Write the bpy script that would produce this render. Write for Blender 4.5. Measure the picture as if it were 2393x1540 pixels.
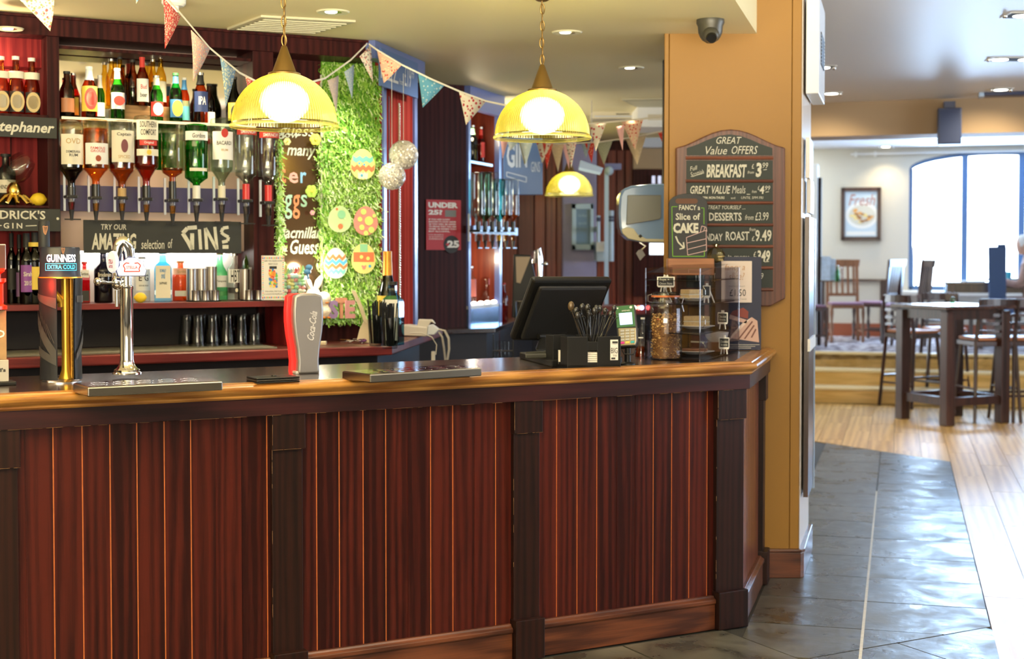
import bpy, bmesh, math, random
from mathutils import Vector, Matrix
R = math.radians; PI = math.pi; sin = math.sin; cos = math.cos
random.seed(7)
SC = bpy.context.scene
C = SC.collection
for o in list(bpy.data.objects): bpy.data.objects.remove(o)
# ---------------------------------------------------------------- camera
F = 3323.0; CX = 1196.5; AXY = 700.0; PITCH = math.atan(0.03); EYE = Vector((0, 0, 1.563))
cam = bpy.data.cameras.new('camera'); cam.sensor_width = 36; cam.lens = 36 * F / 2393
cam.shift_y = -70.0 / 2393; cam.clip_start = 0.05; cam.clip_end = 200
cam.dof.use_dof = True; cam.dof.focus_distance = 5.0; cam.dof.aperture_fstop = 3.4
co = bpy.data.objects.new('camera', cam); C.objects.link(co)
co.location = EYE; co.rotation_euler = (PI / 2 - PITCH, 0, 0); SC.camera = co
# ---------------------------------------------------------------- world, exposure
w = bpy.data.worlds.new('world'); SC.world = w; w.use_nodes = True
bg = w.node_tree.nodes['Background']; bg.inputs[0].default_value = (0.80, 0.90, 1.0, 1); bg.inputs[1].default_value = 9.0
SC.view_settings.view_transform = 'Standard'; SC.view_settings.look = 'None'
SC.view_settings.gamma = 1; SC.view_settings.use_curve_mapping = False
SC.view_settings.exposure = 0.33
# ---------------------------------------------------------------- lights
def area(name, loc, target, sx, sy, power, col, spread=180):
    l = bpy.data.lights.new(name, 'AREA'); l.shape = 'RECTANGLE'; l.size = sx; l.size_y = sy
    l.energy = power; l.color = col; l.spread = R(spread)
    o = bpy.data.objects.new(name, l); C.objects.link(o); o.location = loc
    d = Vector(target) - Vector(loc); o.rotation_euler = d.to_track_quat('-Z', 'Y').to_euler(); return o
def point(name, loc, power, col, r=0.05):
    l = bpy.data.lights.new(name, 'POINT'); l.energy = power; l.color = col; l.shadow_soft_size = r
    o = bpy.data.objects.new(name, l); C.objects.link(o); o.location = loc; return o
def spot(name, loc, target, power, col, ang=90, blend=0.8, r=0.05):
    l = bpy.data.lights.new(name, 'SPOT'); l.energy = power; l.color = col; l.spot_size = R(ang); l.spot_blend = blend; l.shadow_soft_size = r
    o = bpy.data.objects.new(name, l); C.objects.link(o); o.location = loc
    d = Vector(target) - Vector(loc); o.rotation_euler = d.to_track_quat('-Z', 'Y').to_euler(); return o
WARM = (1.0, 0.80, 0.50); WHITE = (1.0, 0.93, 0.82); DAY = (0.62, 0.80, 1.0)
# daylight through the big far window and the street windows of the right room
area('daylight_far_window', (6.55, 18.2, 2.0), (3.6, 8.0, 1.3), 2.6, 1.9, 260, (0.36, 0.62, 1.0))
area('daylight_right_window', (*[5.12 * 0.9648 + 8.4 * 0.2630, -5.12 * 0.2630 + 8.4 * 0.9648], 1.7), (2.0, 8.0, 0.2), 4.2, 1.5, 14, (0.36, 0.62, 1.0))
# unseen warm fill light added behind the customer
area('front_fill', (0.4, -2.3, 1.75), (0.4, 6.0, 1.25), 5.0, 2.0, 85, (1.0, 0.88, 0.70))
# upward fill lights added to brighten the ceiling, without fittings
area('ceiling_fill', (-1.8, 2.0, 1.95), (-1.7, 3.4, 3.25), 3.4, .8, 165, (1.0, 0.88, 0.56), 90)
area('ceiling_fill', (1.4, 2.6, 1.95), (1.3, 4.0, 3.25), 2.6, .8, 95, (1.0, 0.88, 0.64), 90)
area('ceiling_fill', (-.75, 9.7, 2.0), (.2, 9.9, 2.9), 1.2, .5, 22, (1.0, 0.90, 0.70), 120)
area('ceiling_fill', (-.6, -1.6, 1.8), (-.4, .8, 2.9), 4.0, .4, 60, (1.0, 0.88, 0.62), 110)
# ceiling downlights of the customer side
for i, (x, y) in enumerate([(-1.6, 2.2), (0.2, 2.6), (2.0, 3.0), (-0.9, 4.0), (0.9, 4.4)]):
    spot('ceiling_downlight', (x, y, 2.6), (x, y + .25, 0), 34, WARM, 125, 1.0, .08)
# ---------------------------------------------------------------- frames and rays
def ray(px, py):
    xc = (px - CX) / F; yc = (AXY - py) / F
    sp, cp = math.sin(PITCH), math.cos(PITCH)
    return Vector((xc, cp + yc * sp, -sp + yc * cp))
class Fr:
    """a vertical working plane family: local x along the wall, local t away from the viewer, z up"""
    def __init__(s, ox, oy, deg):
        s.o = Vector((ox, oy)); s.a = R(deg); s.u = Vector((cos(s.a), sin(s.a))); s.n = Vector((-sin(s.a), cos(s.a)))
    def w(s, x, t): p = s.o + s.u * x + s.n * t; return p.x, p.y
    def loc(s, X, Y): d = Vector((X, Y)) - s.o; return d.dot(s.u), d.dot(s.n)
    def pix(s, px, py, t):
        r = ray(px, py); k = (s.o.dot(s.n) + t) / (r.x * s.n.x + r.y * s.n.y)
        X, Y, Z = r * k; return s.loc(X, Y)[0], Z + EYE.z
    def flat(s, px, py, z):
        r = ray(px, py); k = (z - EYE.z) / r.z; return s.loc(r.x * k, r.y * k)
    def rect(s, x0, y0, x1, y1, t):
        ym = (y0 + y1) / 2; xm = (x0 + x1) / 2
        return s.pix(x0, ym, t)[0], s.pix(x1, ym, t)[0], s.pix(xm, y1, t)[1], s.pix(xm, y0, t)[1]
W = Fr(0, 0, 0)
B = Fr(-1.65, 4.59, 28.57)
G = Fr(0, 0, -15.25)
# ---------------------------------------------------------------- mesh builder
TXT = {}
def text_mesh(s, w=0.0, shear=0.0):
    k = (s, w, shear)
    if k not in TXT:
        cu = bpy.data.curves.new('t', 'FONT'); cu.body = s; cu.size = 1; cu.offset = w; cu.shear = shear; cu.resolution_u = 2
        cu.fill_mode = 'FRONT'; cu.align_x = 'LEFT'
        ob = bpy.data.objects.new('t', cu); me = ob.to_mesh()
        vs = [(v.co.x, v.co.y) for v in me.vertices]; fs = [tuple(p.vertices) for p in me.polygons]
        ob.to_mesh_clear(); bpy.data.objects.remove(ob); bpy.data.curves.remove(cu)
        TXT[k] = (vs, fs)
    return TXT[k]
class MB:
    def __init__(s): s.v = []; s.f = []; s.m = []; s.s = []; s.M = None
    def add(s, vs, fs, m=0, smooth=False):
        b = len(s.v)
        s.v += [tuple(s.M @ Vector(v)) for v in vs] if s.M else [tuple(v) for v in vs]
        s.f += [tuple(b + i for i in f) for f in fs]; s.m += [m] * len(fs); s.s += [smooth] * len(fs)
        return s
    def box(s, x0, x1, y0, y1, z0, z1, m=0):
        if x0 > x1: x0, x1 = x1, x0
        if y0 > y1: y0, y1 = y1, y0
        if z0 > z1: z0, z1 = z1, z0
        return s.add([(x0, y0, z0), (x1, y0, z0), (x1, y1, z0), (x0, y1, z0), (x0, y0, z1), (x1, y0, z1), (x1, y1, z1), (x0, y1, z1)],
                     [(0, 3, 2, 1), (4, 5, 6, 7), (0, 1, 5, 4), (1, 2, 6, 5), (2, 3, 7, 6), (3, 0, 4, 7)], m)
    def hexa(s, P, m=0):
        """8 corners, bottom loop then top loop"""
        return s.add(P, [(0, 3, 2, 1), (4, 5, 6, 7), (0, 1, 5, 4), (1, 2, 6, 5), (2, 3, 7, 6), (3, 0, 4, 7)], m)
    def pris(s, pts, y0, y1, m=0, smooth=False):
        """outline in x,z (counter-clockwise seen from -y) extruded along y"""
        n = len(pts); v = [(x, y0, z) for x, z in pts] + [(x, y1, z) for x, z in pts]
        f = [tuple(range(n)), tuple(range(2 * n - 1, n - 1, -1))]
        s.add(v, f, m); b = len(s.v) - 2 * n
        for i in range(n):
            j = (i + 1) % n; s.f.append((b + i, b + n + i, b + n + j, b + j)); s.m.append(m); s.s.append(smooth)
        return s
    def prisz(s, pts, z0, z1, m=0, smooth=False):
        n = len(pts); v = [(x, y, z0) for x, y in pts] + [(x, y, z1) for x, y in pts]
        s.add(v, [tuple(range(n - 1, -1, -1)), tuple(range(n, 2 * n))], m); b = len(s.v) - 2 * n
        for i in range(n):
            j = (i + 1) % n; s.f.append((b + i, b + j, b + n + j, b + n + i)); s.m.append(m); s.s.append(smooth)
        return s
    def lathe(s, prof, c=(0, 0, 0), n=20, m=0, sx=1, sy=1, a0=0, a1=360, axis='z', smooth=True, wob=None):
        """profile of (r, h)"""
        full = abs(a1 - a0) >= 360; k = n if full else n + 1; v = []; f = []
        for r, h in prof:
            for i in range(k):
                a = R(a0) + R(a1 - a0) * i / n; rr = r * (wob(i) if wob else 1)
                p = (rr * cos(a) * sx, rr * sin(a) * sy, h)
                if axis == 'x': p = (p[2], p[0], p[1])
                if axis == 'y': p = (p[1], p[2], p[0])
                v.append((c[0] + p[0], c[1] + p[1], c[2] + p[2]))
        for j in range(len(prof) - 1):
            for i in range(n if full else n):
                i2 = (i + 1) % k
                if not full and i == n: continue
                a, b, c2, d = j * k + i, j * k + i2, (j + 1) * k + i2, (j + 1) * k + i
                if prof[j][0] < 1e-6: f.append((a, c2, d))
                elif prof[j + 1][0] < 1e-6: f.append((a, b, d))
                else: f.append((a, b, c2, d))
        return s.add(v, f, m, smooth)
    def cyl(s, c, r, h, n=16, m=0, axis='z', r2=None):
        r2 = r if r2 is None else r2
        return s.lathe([(0, 0), (r, 0), (r2, h), (0, h)], c, n, m, axis=axis)
    def ball(s, c, r, n=14, m=0, sx=1, sy=1, sz=1):
        pr = [(r * sin(PI * i / 8), -r * cos(PI * i / 8) * sz) for i in range(9)]; pr[0] = (0, pr[0][1]); pr[-1] = (0, pr[-1][1])
        return s.lathe(pr, c, n, m, sx, sy)
    def stube(s, pts, r, n=8, m=0, sub=5):
        """tube along a Catmull-Rom curve through the points"""
        P = [Vector(p) for p in pts]; rs = r if isinstance(r, (list, tuple)) else [r] * len(P); o = []; q = []
        for i in range(len(P) - 1):
            a, b, c, d = P[max(i - 1, 0)], P[i], P[i + 1], P[min(i + 2, len(P) - 1)]
            for k in range(sub):
                t = k / sub; o.append(.5 * ((2 * b) + (c - a) * t + (2 * a - 5 * b + 4 * c - d) * t * t + (3 * b - a - 3 * c + d) * t ** 3)); q.append(rs[i] + (rs[i + 1] - rs[i]) * t)
        o.append(P[-1]); q.append(rs[-1]); return s.tube(o, q, n, m)
    def tube(s, pts, r, n=8, m=0, closed=False, cap=True):
        P = [Vector(p) for p in pts]; k = len(P); rs = r if isinstance(r, (list, tuple)) else [r] * k; v = []; f = []
        prev = None
        for i, p in enumerate(P):
            a = P[(i + 1) % k] if (closed or i < k - 1) else p; b = P[i - 1] if (closed or i > 0) else p
            t = (a - b).normalized()
            if prev is None: x = t.orthogonal().normalized()
            else: x = (prev - t * prev.dot(t)).normalized()
            prev = x; y = t.cross(x)
            for j in range(n):
                q = 2 * PI * j / n; v.append(p + (x * cos(q) + y * sin(q)) * rs[i])
        for i in range(k if closed else k - 1):
            for j in range(n):
                a = i * n + j; b = i * n + (j + 1) % n; c = ((i + 1) % k) * n + (j + 1) % n; d = ((i + 1) % k) * n + j
                f.append((a, b, c, d))
        if not closed and cap: f.append(tuple(range(n - 1, -1, -1))); f.append(tuple((k - 1) * n + j for j in range(n)))
        return s.add(v, f, m, True)
    def arc(s, c, r, z0, z1, a0=-150, a1=-30, m=0, n=10, sy=1):
        """open strip of a cylinder wall facing -y, slightly proud"""
        v = []; f = []
        for i in range(n + 1):
            a = R(a0 + (a1 - a0) * i / n)
            v += [(c[0] + r * cos(a), c[1] + r * sin(a) * sy, z0), (c[0] + r * cos(a), c[1] + r * sin(a) * sy, z1)]
        for i in range(n): f.append((2 * i, 2 * i + 2, 2 * i + 3, 2 * i + 1))
        return s.add(v, f, m, True)
    def txt(s, t, x0, x1, z0, z1, y, m=0, w=0.0, shear=0.0, wrap=None, rot=0):
        """flat lettering stretched into the box x0..x1, z0..z1, facing -y; wrap=(cx, cy, r) bends it round a cylinder"""
        vs, fs = text_mesh(t, w, shear)
        if not vs: return s
        ax = min(v[0] for v in vs); bx = max(v[0] for v in vs); ay = min(v[1] for v in vs); by = max(v[1] for v in vs)
        out = []
        for x, z in vs:
            X = x0 + (x - ax) / (bx - ax) * (x1 - x0); Z = z0 + (z - ay) / (by - ay) * (z1 - z0)
            if rot:
                cx, cz = (x0 + x1) / 2, (z0 + z1) / 2; dx, dz = X - cx, Z - cz
                X = cx + dx * cos(rot) - dz * sin(rot); Z = cz + dx * sin(rot) + dz * cos(rot)
            if wrap:
                a = (X - wrap[0]) / wrap[2]; out.append((wrap[0] + wrap[2] * sin(a), wrap[1] - wrap[2] * cos(a), Z))
            else: out.append((X, y, Z))
        return s.add(out, fs, m)
    def line(s, pts, wd, y, m=0):
        """painted stroke along x,z points, flat facing -y"""
        for (a, b), (c, d) in zip(pts, pts[1:]):
            l = math.hypot(c - a, d - b) or 1e-6; nx, nz = -(d - b) / l * wd / 2, (c - a) / l * wd / 2
            s.add([(a - nx, y, b - nz), (c - nx, y, d - nz), (c + nx, y, d + nz), (a + nx, y, b + nz)], [(0, 1, 2, 3)], m)
        return s
    def disc(s, cx, cz, r, y, m=0, n=18, sx=1, sz=1):
        return s.add([(cx + r * sx * cos(2 * PI * i / n), y, cz + r * sz * sin(2 * PI * i / n)) for i in range(n)], [tuple(range(n))], m)
    def quad(s, x0, x1, z0, z1, y, m=0):
        return s.add([(x0, y, z0), (x1, y, z0), (x1, y, z1), (x0, y, z1)], [(0, 1, 2, 3)], m)
    def mesh(s, name, mats, org=(0, 0, 0), flip=False):
        me = bpy.data.meshes.new(name)
        me.from_pydata([(x - org[0], y - org[1], z - org[2]) for x, y, z in s.v], [], s.f)
        for mt in (mats if isinstance(mats, (list, tuple)) else [mats]): me.materials.append(mt)
        me.polygons.foreach_set('material_index', s.m); me.polygons.foreach_set('use_smooth', s.s)
        me.update()
        if any(s.s): me.set_sharp_from_angle(angle=R(38))
        return me
def bevel(o, w, seg=2):
    md = o.modifiers.new('bevel', 'BEVEL'); md.width = w; md.segments = seg; md.limit_method = 'ANGLE'; md.angle_limit = R(40); return o
class Th:
    """a thing: an Empty at its base; parts are built in frame coordinates"""
    def __init__(s, name, label, cat, fr, x, t, z, group=None, kind=None, rz=0):
        o = bpy.data.objects.new(name, None); C.objects.link(o); o.empty_display_size = .05
        X, Y = fr.w(x, t); o.location = (X, Y, z); o.rotation_euler = (0, 0, fr.a + R(rz))
        if kind: o['kind'] = kind
        if label: o['label'] = label
        if cat: o['category'] = cat
        if group: o['group'] = group
        s.o = o; s.fr = fr; s.org = (x, t, z)
    def part(s, mb, name, mats, parent=None, label=None, bev=0, local=False, kind=None):
        me = mb.mesh(name, mats, (0, 0, 0) if local else s.org)
        p = bpy.data.objects.new(name, me); C.objects.link(p); p.parent = parent or s.o
        if label: p['label'] = label
        if kind: p['kind'] = kind
        if bev: bevel(p, bev)
        return p
def solo(mb, name, label, cat, fr, x, t, z, mats, group=None, kind=None, bev=0, local=False, rz=0):
    me = mb.mesh(name, mats, (0, 0, 0) if local else (x, t, z))
    o = bpy.data.objects.new(name, me); C.objects.link(o)
    X, Y = fr.w(x, t); o.location = (X, Y, z); o.rotation_euler = (0, 0, fr.a + R(rz))
    if kind: o['kind'] = kind
    if label: o['label'] = label
    if cat: o['category'] = cat
    if group: o['group'] = group
    if bev: bevel(o, bev)
    return o
def struct(mb, name, fr, x, t, z, mats, bev=0): return solo(mb, name, None, None, fr, x, t, z, mats, kind='structure', bev=bev)
def dup(root, loc=None, rotz=None, label=None, scale=None):
    r = root.copy(); C.objects.link(r)
    if loc: r.location = loc
    if rotz is not None: r.rotation_euler = (0, 0, rotz)
    if scale: r.scale = scale
    if label: r['label'] = label
    for ch in [c for c in bpy.data.objects if c.parent == root]:
        c = ch.copy(); C.objects.link(c); c.parent = r
        for g in [q for q in bpy.data.objects if q.parent == ch]:
            d = g.copy(); C.objects.link(d); d.parent = c
    return r
# ---------------------------------------------------------------- materials
def nt(name):
    m = bpy.data.materials.new(name); m.use_nodes = True; t = m.node_tree; b = t.nodes['Principled BSDF']; return m, t, b
def N(t, ty, **kw):
    n = t.nodes.new(ty)
    for k, v in kw.items(): setattr(n, k, v)
    return n
def rgb(c): return (*c, 1) if len(c) == 3 else c
MATS = {}
def mat(name, col, rough=.5, metal=0, emis=None, es=0, coat=0, spec=.5, bump=0, bscale=200, var=0):
    if name in MATS: return MATS[name]
    m, t, b = nt(name)
    b.inputs['Base Color'].default_value = rgb(col); b.inputs['Roughness'].default_value = rough; b.inputs['Metallic'].default_value = metal
    b.inputs['Coat Weight'].default_value = coat; b.inputs['Specular IOR Level'].default_value = spec
    if emis: b.inputs['Emission Color'].default_value = rgb(emis); b.inputs['Emission Strength'].default_value = es
    tc = N(t, 'ShaderNodeTexCoord'); no = N(t, 'ShaderNodeTexNoise'); no.inputs['Scale'].default_value = bscale; no.inputs['Detail'].default_value = 4
    t.links.new(tc.outputs['Object'], no.inputs['Vector'])
    if bump:
        bu = N(t, 'ShaderNodeBump'); bu.inputs['Strength'].default_value = bump; bu.inputs['Distance'].default_value = .003
        t.links.new(no.outputs['Fac'], bu.inputs['Height']); t.links.new(bu.outputs[0], b.inputs['Normal'])
    if var:
        mx = N(t, 'ShaderNodeMix', data_type='RGBA', blend_type='MULTIPLY'); mx.inputs[0].default_value = var
        mx.inputs[6].default_value = rgb(col); t.links.new(no.outputs['Color'], mx.inputs[7])
        mr = N(t, 'ShaderNodeMapRange'); mr.inputs[3].default_value = .35; mr.inputs[4].default_value = 1.65
        t.links.new(no.outputs['Fac'], mr.inputs[0]); t.links.new(mr.outputs[0], mx.inputs[7]); t.links.new(mx.outputs[2], b.inputs['Base Color'])
    MATS[name] = m; return m
def wood(name, c1, c2, axis='z', rough=.35, coat=.3, scale=1.0, rnd=.5, worn=None, spec=.5):
    """long grain along the axis, per-piece tone, optional pale scratches"""
    if name in MATS: return MATS[name]
    m, t, b = nt(name); L = t.links.new
    tc = N(t, 'ShaderNodeTexCoord'); oi = N(t, 'ShaderNodeObjectInfo'); mp = N(t, 'ShaderNodeMapping')
    sc = [26 * scale] * 3; sc['xyz'.index(axis)] = 1.3 * scale; mp.inputs['Scale'].default_value = sc
    L(tc.outputs['Object'], mp.inputs['Vector'])
    ad = N(t, 'ShaderNodeVectorMath', operation='ADD'); ml = N(t, 'ShaderNodeMath', operation='MULTIPLY'); ml.inputs[1].default_value = 37
    L(oi.outputs['Random'], ml.inputs[0]); L(mp.outputs[0], ad.inputs[0]); L(ml.outputs[0], ad.inputs[1])
    no = N(t, 'ShaderNodeTexNoise'); no.inputs['Scale'].default_value = 1; no.inputs['Detail'].default_value = 6; no.inputs['Roughness'].default_value = .62; no.inputs['Distortion'].default_value = .6
    L(ad.outputs[0], no.inputs['Vector'])
    n2 = N(t, 'ShaderNodeTexWave'); n2.inputs['Scale'].default_value = .55; n2.inputs['Distortion'].default_value = 9; n2.inputs['Detail'].default_value = 3
    L(ad.outputs[0], n2.inputs['Vector'])
    mi = N(t, 'ShaderNodeMath', operation='MULTIPLY_ADD'); mi.inputs[1].default_value = .35; L(n2.outputs['Fac'], mi.inputs[0]); L(no.outputs['Fac'], mi.inputs[2])
    mp2 = N(t, 'ShaderNodeMapping'); s2 = [230] * 3; s2['xyz'.index(axis)] = 5; mp2.inputs['Scale'].default_value = s2; L(tc.outputs['Object'], mp2.inputs['Vector'])
    a2 = N(t, 'ShaderNodeVectorMath', operation='ADD'); L(mp2.outputs[0], a2.inputs[0]); L(ml.outputs[0], a2.inputs[1])
    nf = N(t, 'ShaderNodeTexNoise'); nf.inputs['Scale'].default_value = 1; nf.inputs['Detail'].default_value = 3; nf.inputs['Distortion'].default_value = 1.2; L(a2.outputs[0], nf.inputs['Vector'])
    m3 = N(t, 'ShaderNodeMath', operation='MULTIPLY_ADD'); m3.inputs[1].default_value = .55; L(nf.outputs['Fac'], m3.inputs[0]); L(mi.outputs[0], m3.inputs[2])
    m4 = N(t, 'ShaderNodeMath', operation='SUBTRACT'); m4.inputs[1].default_value = .275; L(m3.outputs[0], m4.inputs[0]); mi = m4
    ra = N(t, 'ShaderNodeMath', operation='MULTIPLY_ADD'); ra.inputs[1].default_value = rnd; ra.inputs[2].default_value = -.17 - rnd / 2; L(oi.outputs['Random'], ra.inputs[0])
    su = N(t, 'ShaderNodeMath', operation='ADD'); L(mi.outputs[0], su.inputs[0]); L(ra.outputs[0], su.inputs[1])
    cr = N(t, 'ShaderNodeValToRGB'); cr.color_ramp.elements[0].position = .25; cr.color_ramp.elements[1].position = .75
    cr.color_ramp.elements[0].color = rgb(c1); cr.color_ramp.elements[1].color = rgb(c2); L(su.outputs[0], cr.inputs[0])
    out = cr.outputs[0]
    if worn:
        n3 = N(t, 'ShaderNodeTexNoise'); n3.inputs['Scale'].default_value = 34; n3.inputs['Detail'].default_value = 7; n3.inputs['Roughness'].default_value = .7
        L(tc.outputs['Object'], n3.inputs['Vector'])
        c3 = N(t, 'ShaderNodeValToRGB'); c3.color_ramp.elements[0].position = .70; c3.color_ramp.elements[1].position = .74; L(n3.outputs['Fac'], c3.inputs[0])
        mx = N(t, 'ShaderNodeMix', data_type='RGBA'); L(c3.outputs[0], mx.inputs[0]); L(out, mx.inputs[6]); mx.inputs[7].default_value = rgb(worn); out = mx.outputs[2]
    L(out, b.inputs['Base Color']); b.inputs['Specular IOR Level'].default_value = spec
    b.inputs['Roughness'].default_value = rough; b.inputs['Coat Weight'].default_value = coat; b.inputs['Coat Roughness'].default_value = .25
    bu = N(t, 'ShaderNodeBump'); bu.inputs['Strength'].default_value = .12; bu.inputs['Distance'].default_value = .002; L(no.outputs['Fac'], bu.inputs['Height']); L(bu.outputs[0], b.inputs['Normal'])
    MATS[name] = m; return m
def thin(name, col, gloss=.18, rough=.02, dens=1.0):
    """glass and bottled liquid: tinted see-through wall with a mirror-like skin that strengthens at grazing angles"""
    if name in MATS: return MATS[name]
    m = bpy.data.materials.new(name); m.use_nodes = True; t = m.node_tree; t.nodes.clear(); L = t.links.new
    o = N(t, 'ShaderNodeOutputMaterial'); tr = N(t, 'ShaderNodeBsdfTransparent'); gl = N(t, 'ShaderNodeBsdfGlossy'); gl.inputs['Roughness'].default_value = rough
    lw = N(t, 'ShaderNodeLayerWeight'); lw.inputs['Blend'].default_value = .3
    pw_ = N(t, 'ShaderNodeMath', operation='POWER'); pw_.inputs[1].default_value = 3; L(lw.outputs['Facing'], pw_.inputs[0])
    mr = N(t, 'ShaderNodeMath', operation='MULTIPLY_ADD'); mr.inputs[1].default_value = min(.8, gloss * 2.6); mr.inputs[2].default_value = gloss * .28; L(pw_.outputs[0], mr.inputs[0])
    cr = N(t, 'ShaderNodeMix', data_type='RGBA'); cr.inputs[6].default_value = rgb(col); cr.inputs[7].default_value = rgb([c * c * .8 for c in col]); L(lw.outputs['Facing'], cr.inputs[0])
    L(cr.outputs[2], tr.inputs[0])
    mx = N(t, 'ShaderNodeMixShader'); L(mr.outputs[0], mx.inputs[0]); L(tr.outputs[0], mx.inputs[1]); L(gl.outputs[0], mx.inputs[2])
    if dens < 1:
        pass
    L(mx.outputs[0], o.inputs[0]); MATS[name] = m; return m
def fabric(name, base, spots, sc=60, th=.35):
    """printed cotton: scattered blossoms on a plain ground"""
    if name in MATS: return MATS[name]
    m, t, b = nt(name); L = t.links.new
    tc = N(t, 'ShaderNodeTexCoord'); out = None; prev = rgb(base)
    for i, c in enumerate(spots):
        vo = N(t, 'ShaderNodeTexVoronoi'); vo.inputs['Scale'].default_value = sc * (1 + .37 * i); vo.inputs['Randomness'].default_value = 1
        mp = N(t, 'ShaderNodeMapping'); mp.inputs['Location'].default_value = (i * 3.1, i * 1.7, i * .9); L(tc.outputs['Object'], mp.inputs[0]); L(mp.outputs[0], vo.inputs['Vector'])
        lt = N(t, 'ShaderNodeMath', operation='LESS_THAN'); lt.inputs[1].default_value = th; L(vo.outputs['Distance'], lt.inputs[0])
        mx = N(t, 'ShaderNodeMix', data_type='RGBA'); L(lt.outputs[0], mx.inputs[0]); mx.inputs[7].default_value = rgb(c)
        if out: L(out, mx.inputs[6])
        else: mx.inputs[6].default_value = prev
        out = mx.outputs[2]
    L(out, b.inputs['Base Color']); b.inputs['Roughness'].default_value = .9
    # cotton lets some light through
    b.inputs['Subsurface Weight'].default_value = 0
    MATS[name] = m; return m

M_red = wood('mahogany_red', (.019, .0026, .0024), (.072, .010, .006), 'z', .36, .04, .62, .36, spec=.30)
M_redx = wood('mahogany_red_horizontal', (.045, .008, .007), (.14, .028, .018), 'x', .34, .3, 1, .1)
M_dark = wood('mahogany_dark', (.009, .0035, .003), (.024, .007, .005), 'z', .42, .02, .7, .1, worn=(.045, .02, .014), spec=.25)
M_rail = wood('mahogany_rail', (.014, .0045, .006), (.040, .009, .010), 'x', .36, .08, .7, .1, spec=.35)
M_gold = wood('worn_oak_nosing', (.24, .085, .014), (.50, .235, .05), 'x', .33, .4, 1.3, .1)
M_top = wood('counter_top_wood', (.018, .009, .007), (.055, .026, .018), 'x', .16, .6, .7, .1)
M_groove = mat('worn_orange_groove', (.55, .15, .035), .5, var=.5, bscale=30)
M_chip = mat('bare_chipped_edge', (.34, .18, .08), .6, var=.6, bscale=60)
M_skirt = wood('skirting_brown', (.045, .012, .006), (.15, .045, .018), 'x', .34, .3, 1, .1)
M_bbred = wood('back_bar_red', (.10, .014, .016), (.21, .03, .03), 'x', .3, .3, .8, .1)
M_bbred_z = wood('back_bar_panel', (.13, .012, .016), (.26, .028, .028), 'z', .42, .0, .6, .2, spec=.08)
M_bbdark = wood('back_bar_dark', (.022, .007, .008), (.055, .013, .013), 'z', .38, .0, .6, .1, spec=.10)
M_panel2 = wood('passage_panel', (.11, .016, .010), (.24, .045, .022), 'z', .34, .05, .6, .6, spec=.35)
M_black = mat('black_plastic', (.009, .009, .009), .42, spec=.3)
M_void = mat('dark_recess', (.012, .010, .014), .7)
M_ceil = mat('cream_ceiling', (.80, .72, .44), .55, bump=.05, bscale=4)
M_ceil2 = mat('white_ceiling', (.76, .74, .76), .4, bump=.05, bscale=3)
M_must = mat('mustard_wall', (.31, .15, .018), .5, bump=.05, bscale=90)
M_white = mat('white_paint', (.78, .77, .74), .4)
M_cream = mat('cream_wall', (.62, .55, .42), .6)
M_chrome = mat('chrome', (.86, .85, .84), .07, 1)
M_steel = mat('brushed_steel', (.55, .52, .48), .28, 1)
M_brass = mat('aged_brass', (.24, .15, .05), .42, .85)
M_chalk = mat('chalk_paint', (.62, .61, .52), .8, var=.25, bscale=120)
M_board = mat('chalkboard', (.022, .025, .024), .55, var=.3, bscale=6)
M_blueboard = mat('blue_sign_board', (.05, .11, .30), .4)
# ================================================================ SETTING
def clip(poly, nx, ny, c):
    """keep x*nx + y*ny <= c"""
    out = []
    for i, p in enumerate(poly):
        q = poly[(i + 1) % len(poly)]; a = p[0] * nx + p[1] * ny - c; b = q[0] * nx + q[1] * ny - c
        if a <= 0: out.append(p)
        if a * b < 0: k = a / (a - b); out.append((p[0] + (q[0] - p[0]) * k, p[1] + (q[1] - p[1]) * k))
    return out
def inset(poly, d):
    n = len(poly); out = []
    for i in range(n):
        p, a, b = Vector(poly[i]), Vector(poly[i - 1]), Vector(poly[(i + 1) % n])
        e1 = (p - a).normalized(); e2 = (b - p).normalized(); n1 = Vector((-e1.y, e1.x)); n2 = Vector((-e2.y, e2.x))
        k = (n1 + n2); l = k.length
        if l < .2: return None
        k = k / l; out.append(tuple(p + k * d / max(.35, k.dot(n1))))
    return out
def parea(p): return sum(p[i - 1][0] * p[i][1] - p[i][0] * p[i - 1][1] for i in range(len(p))) / 2
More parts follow.
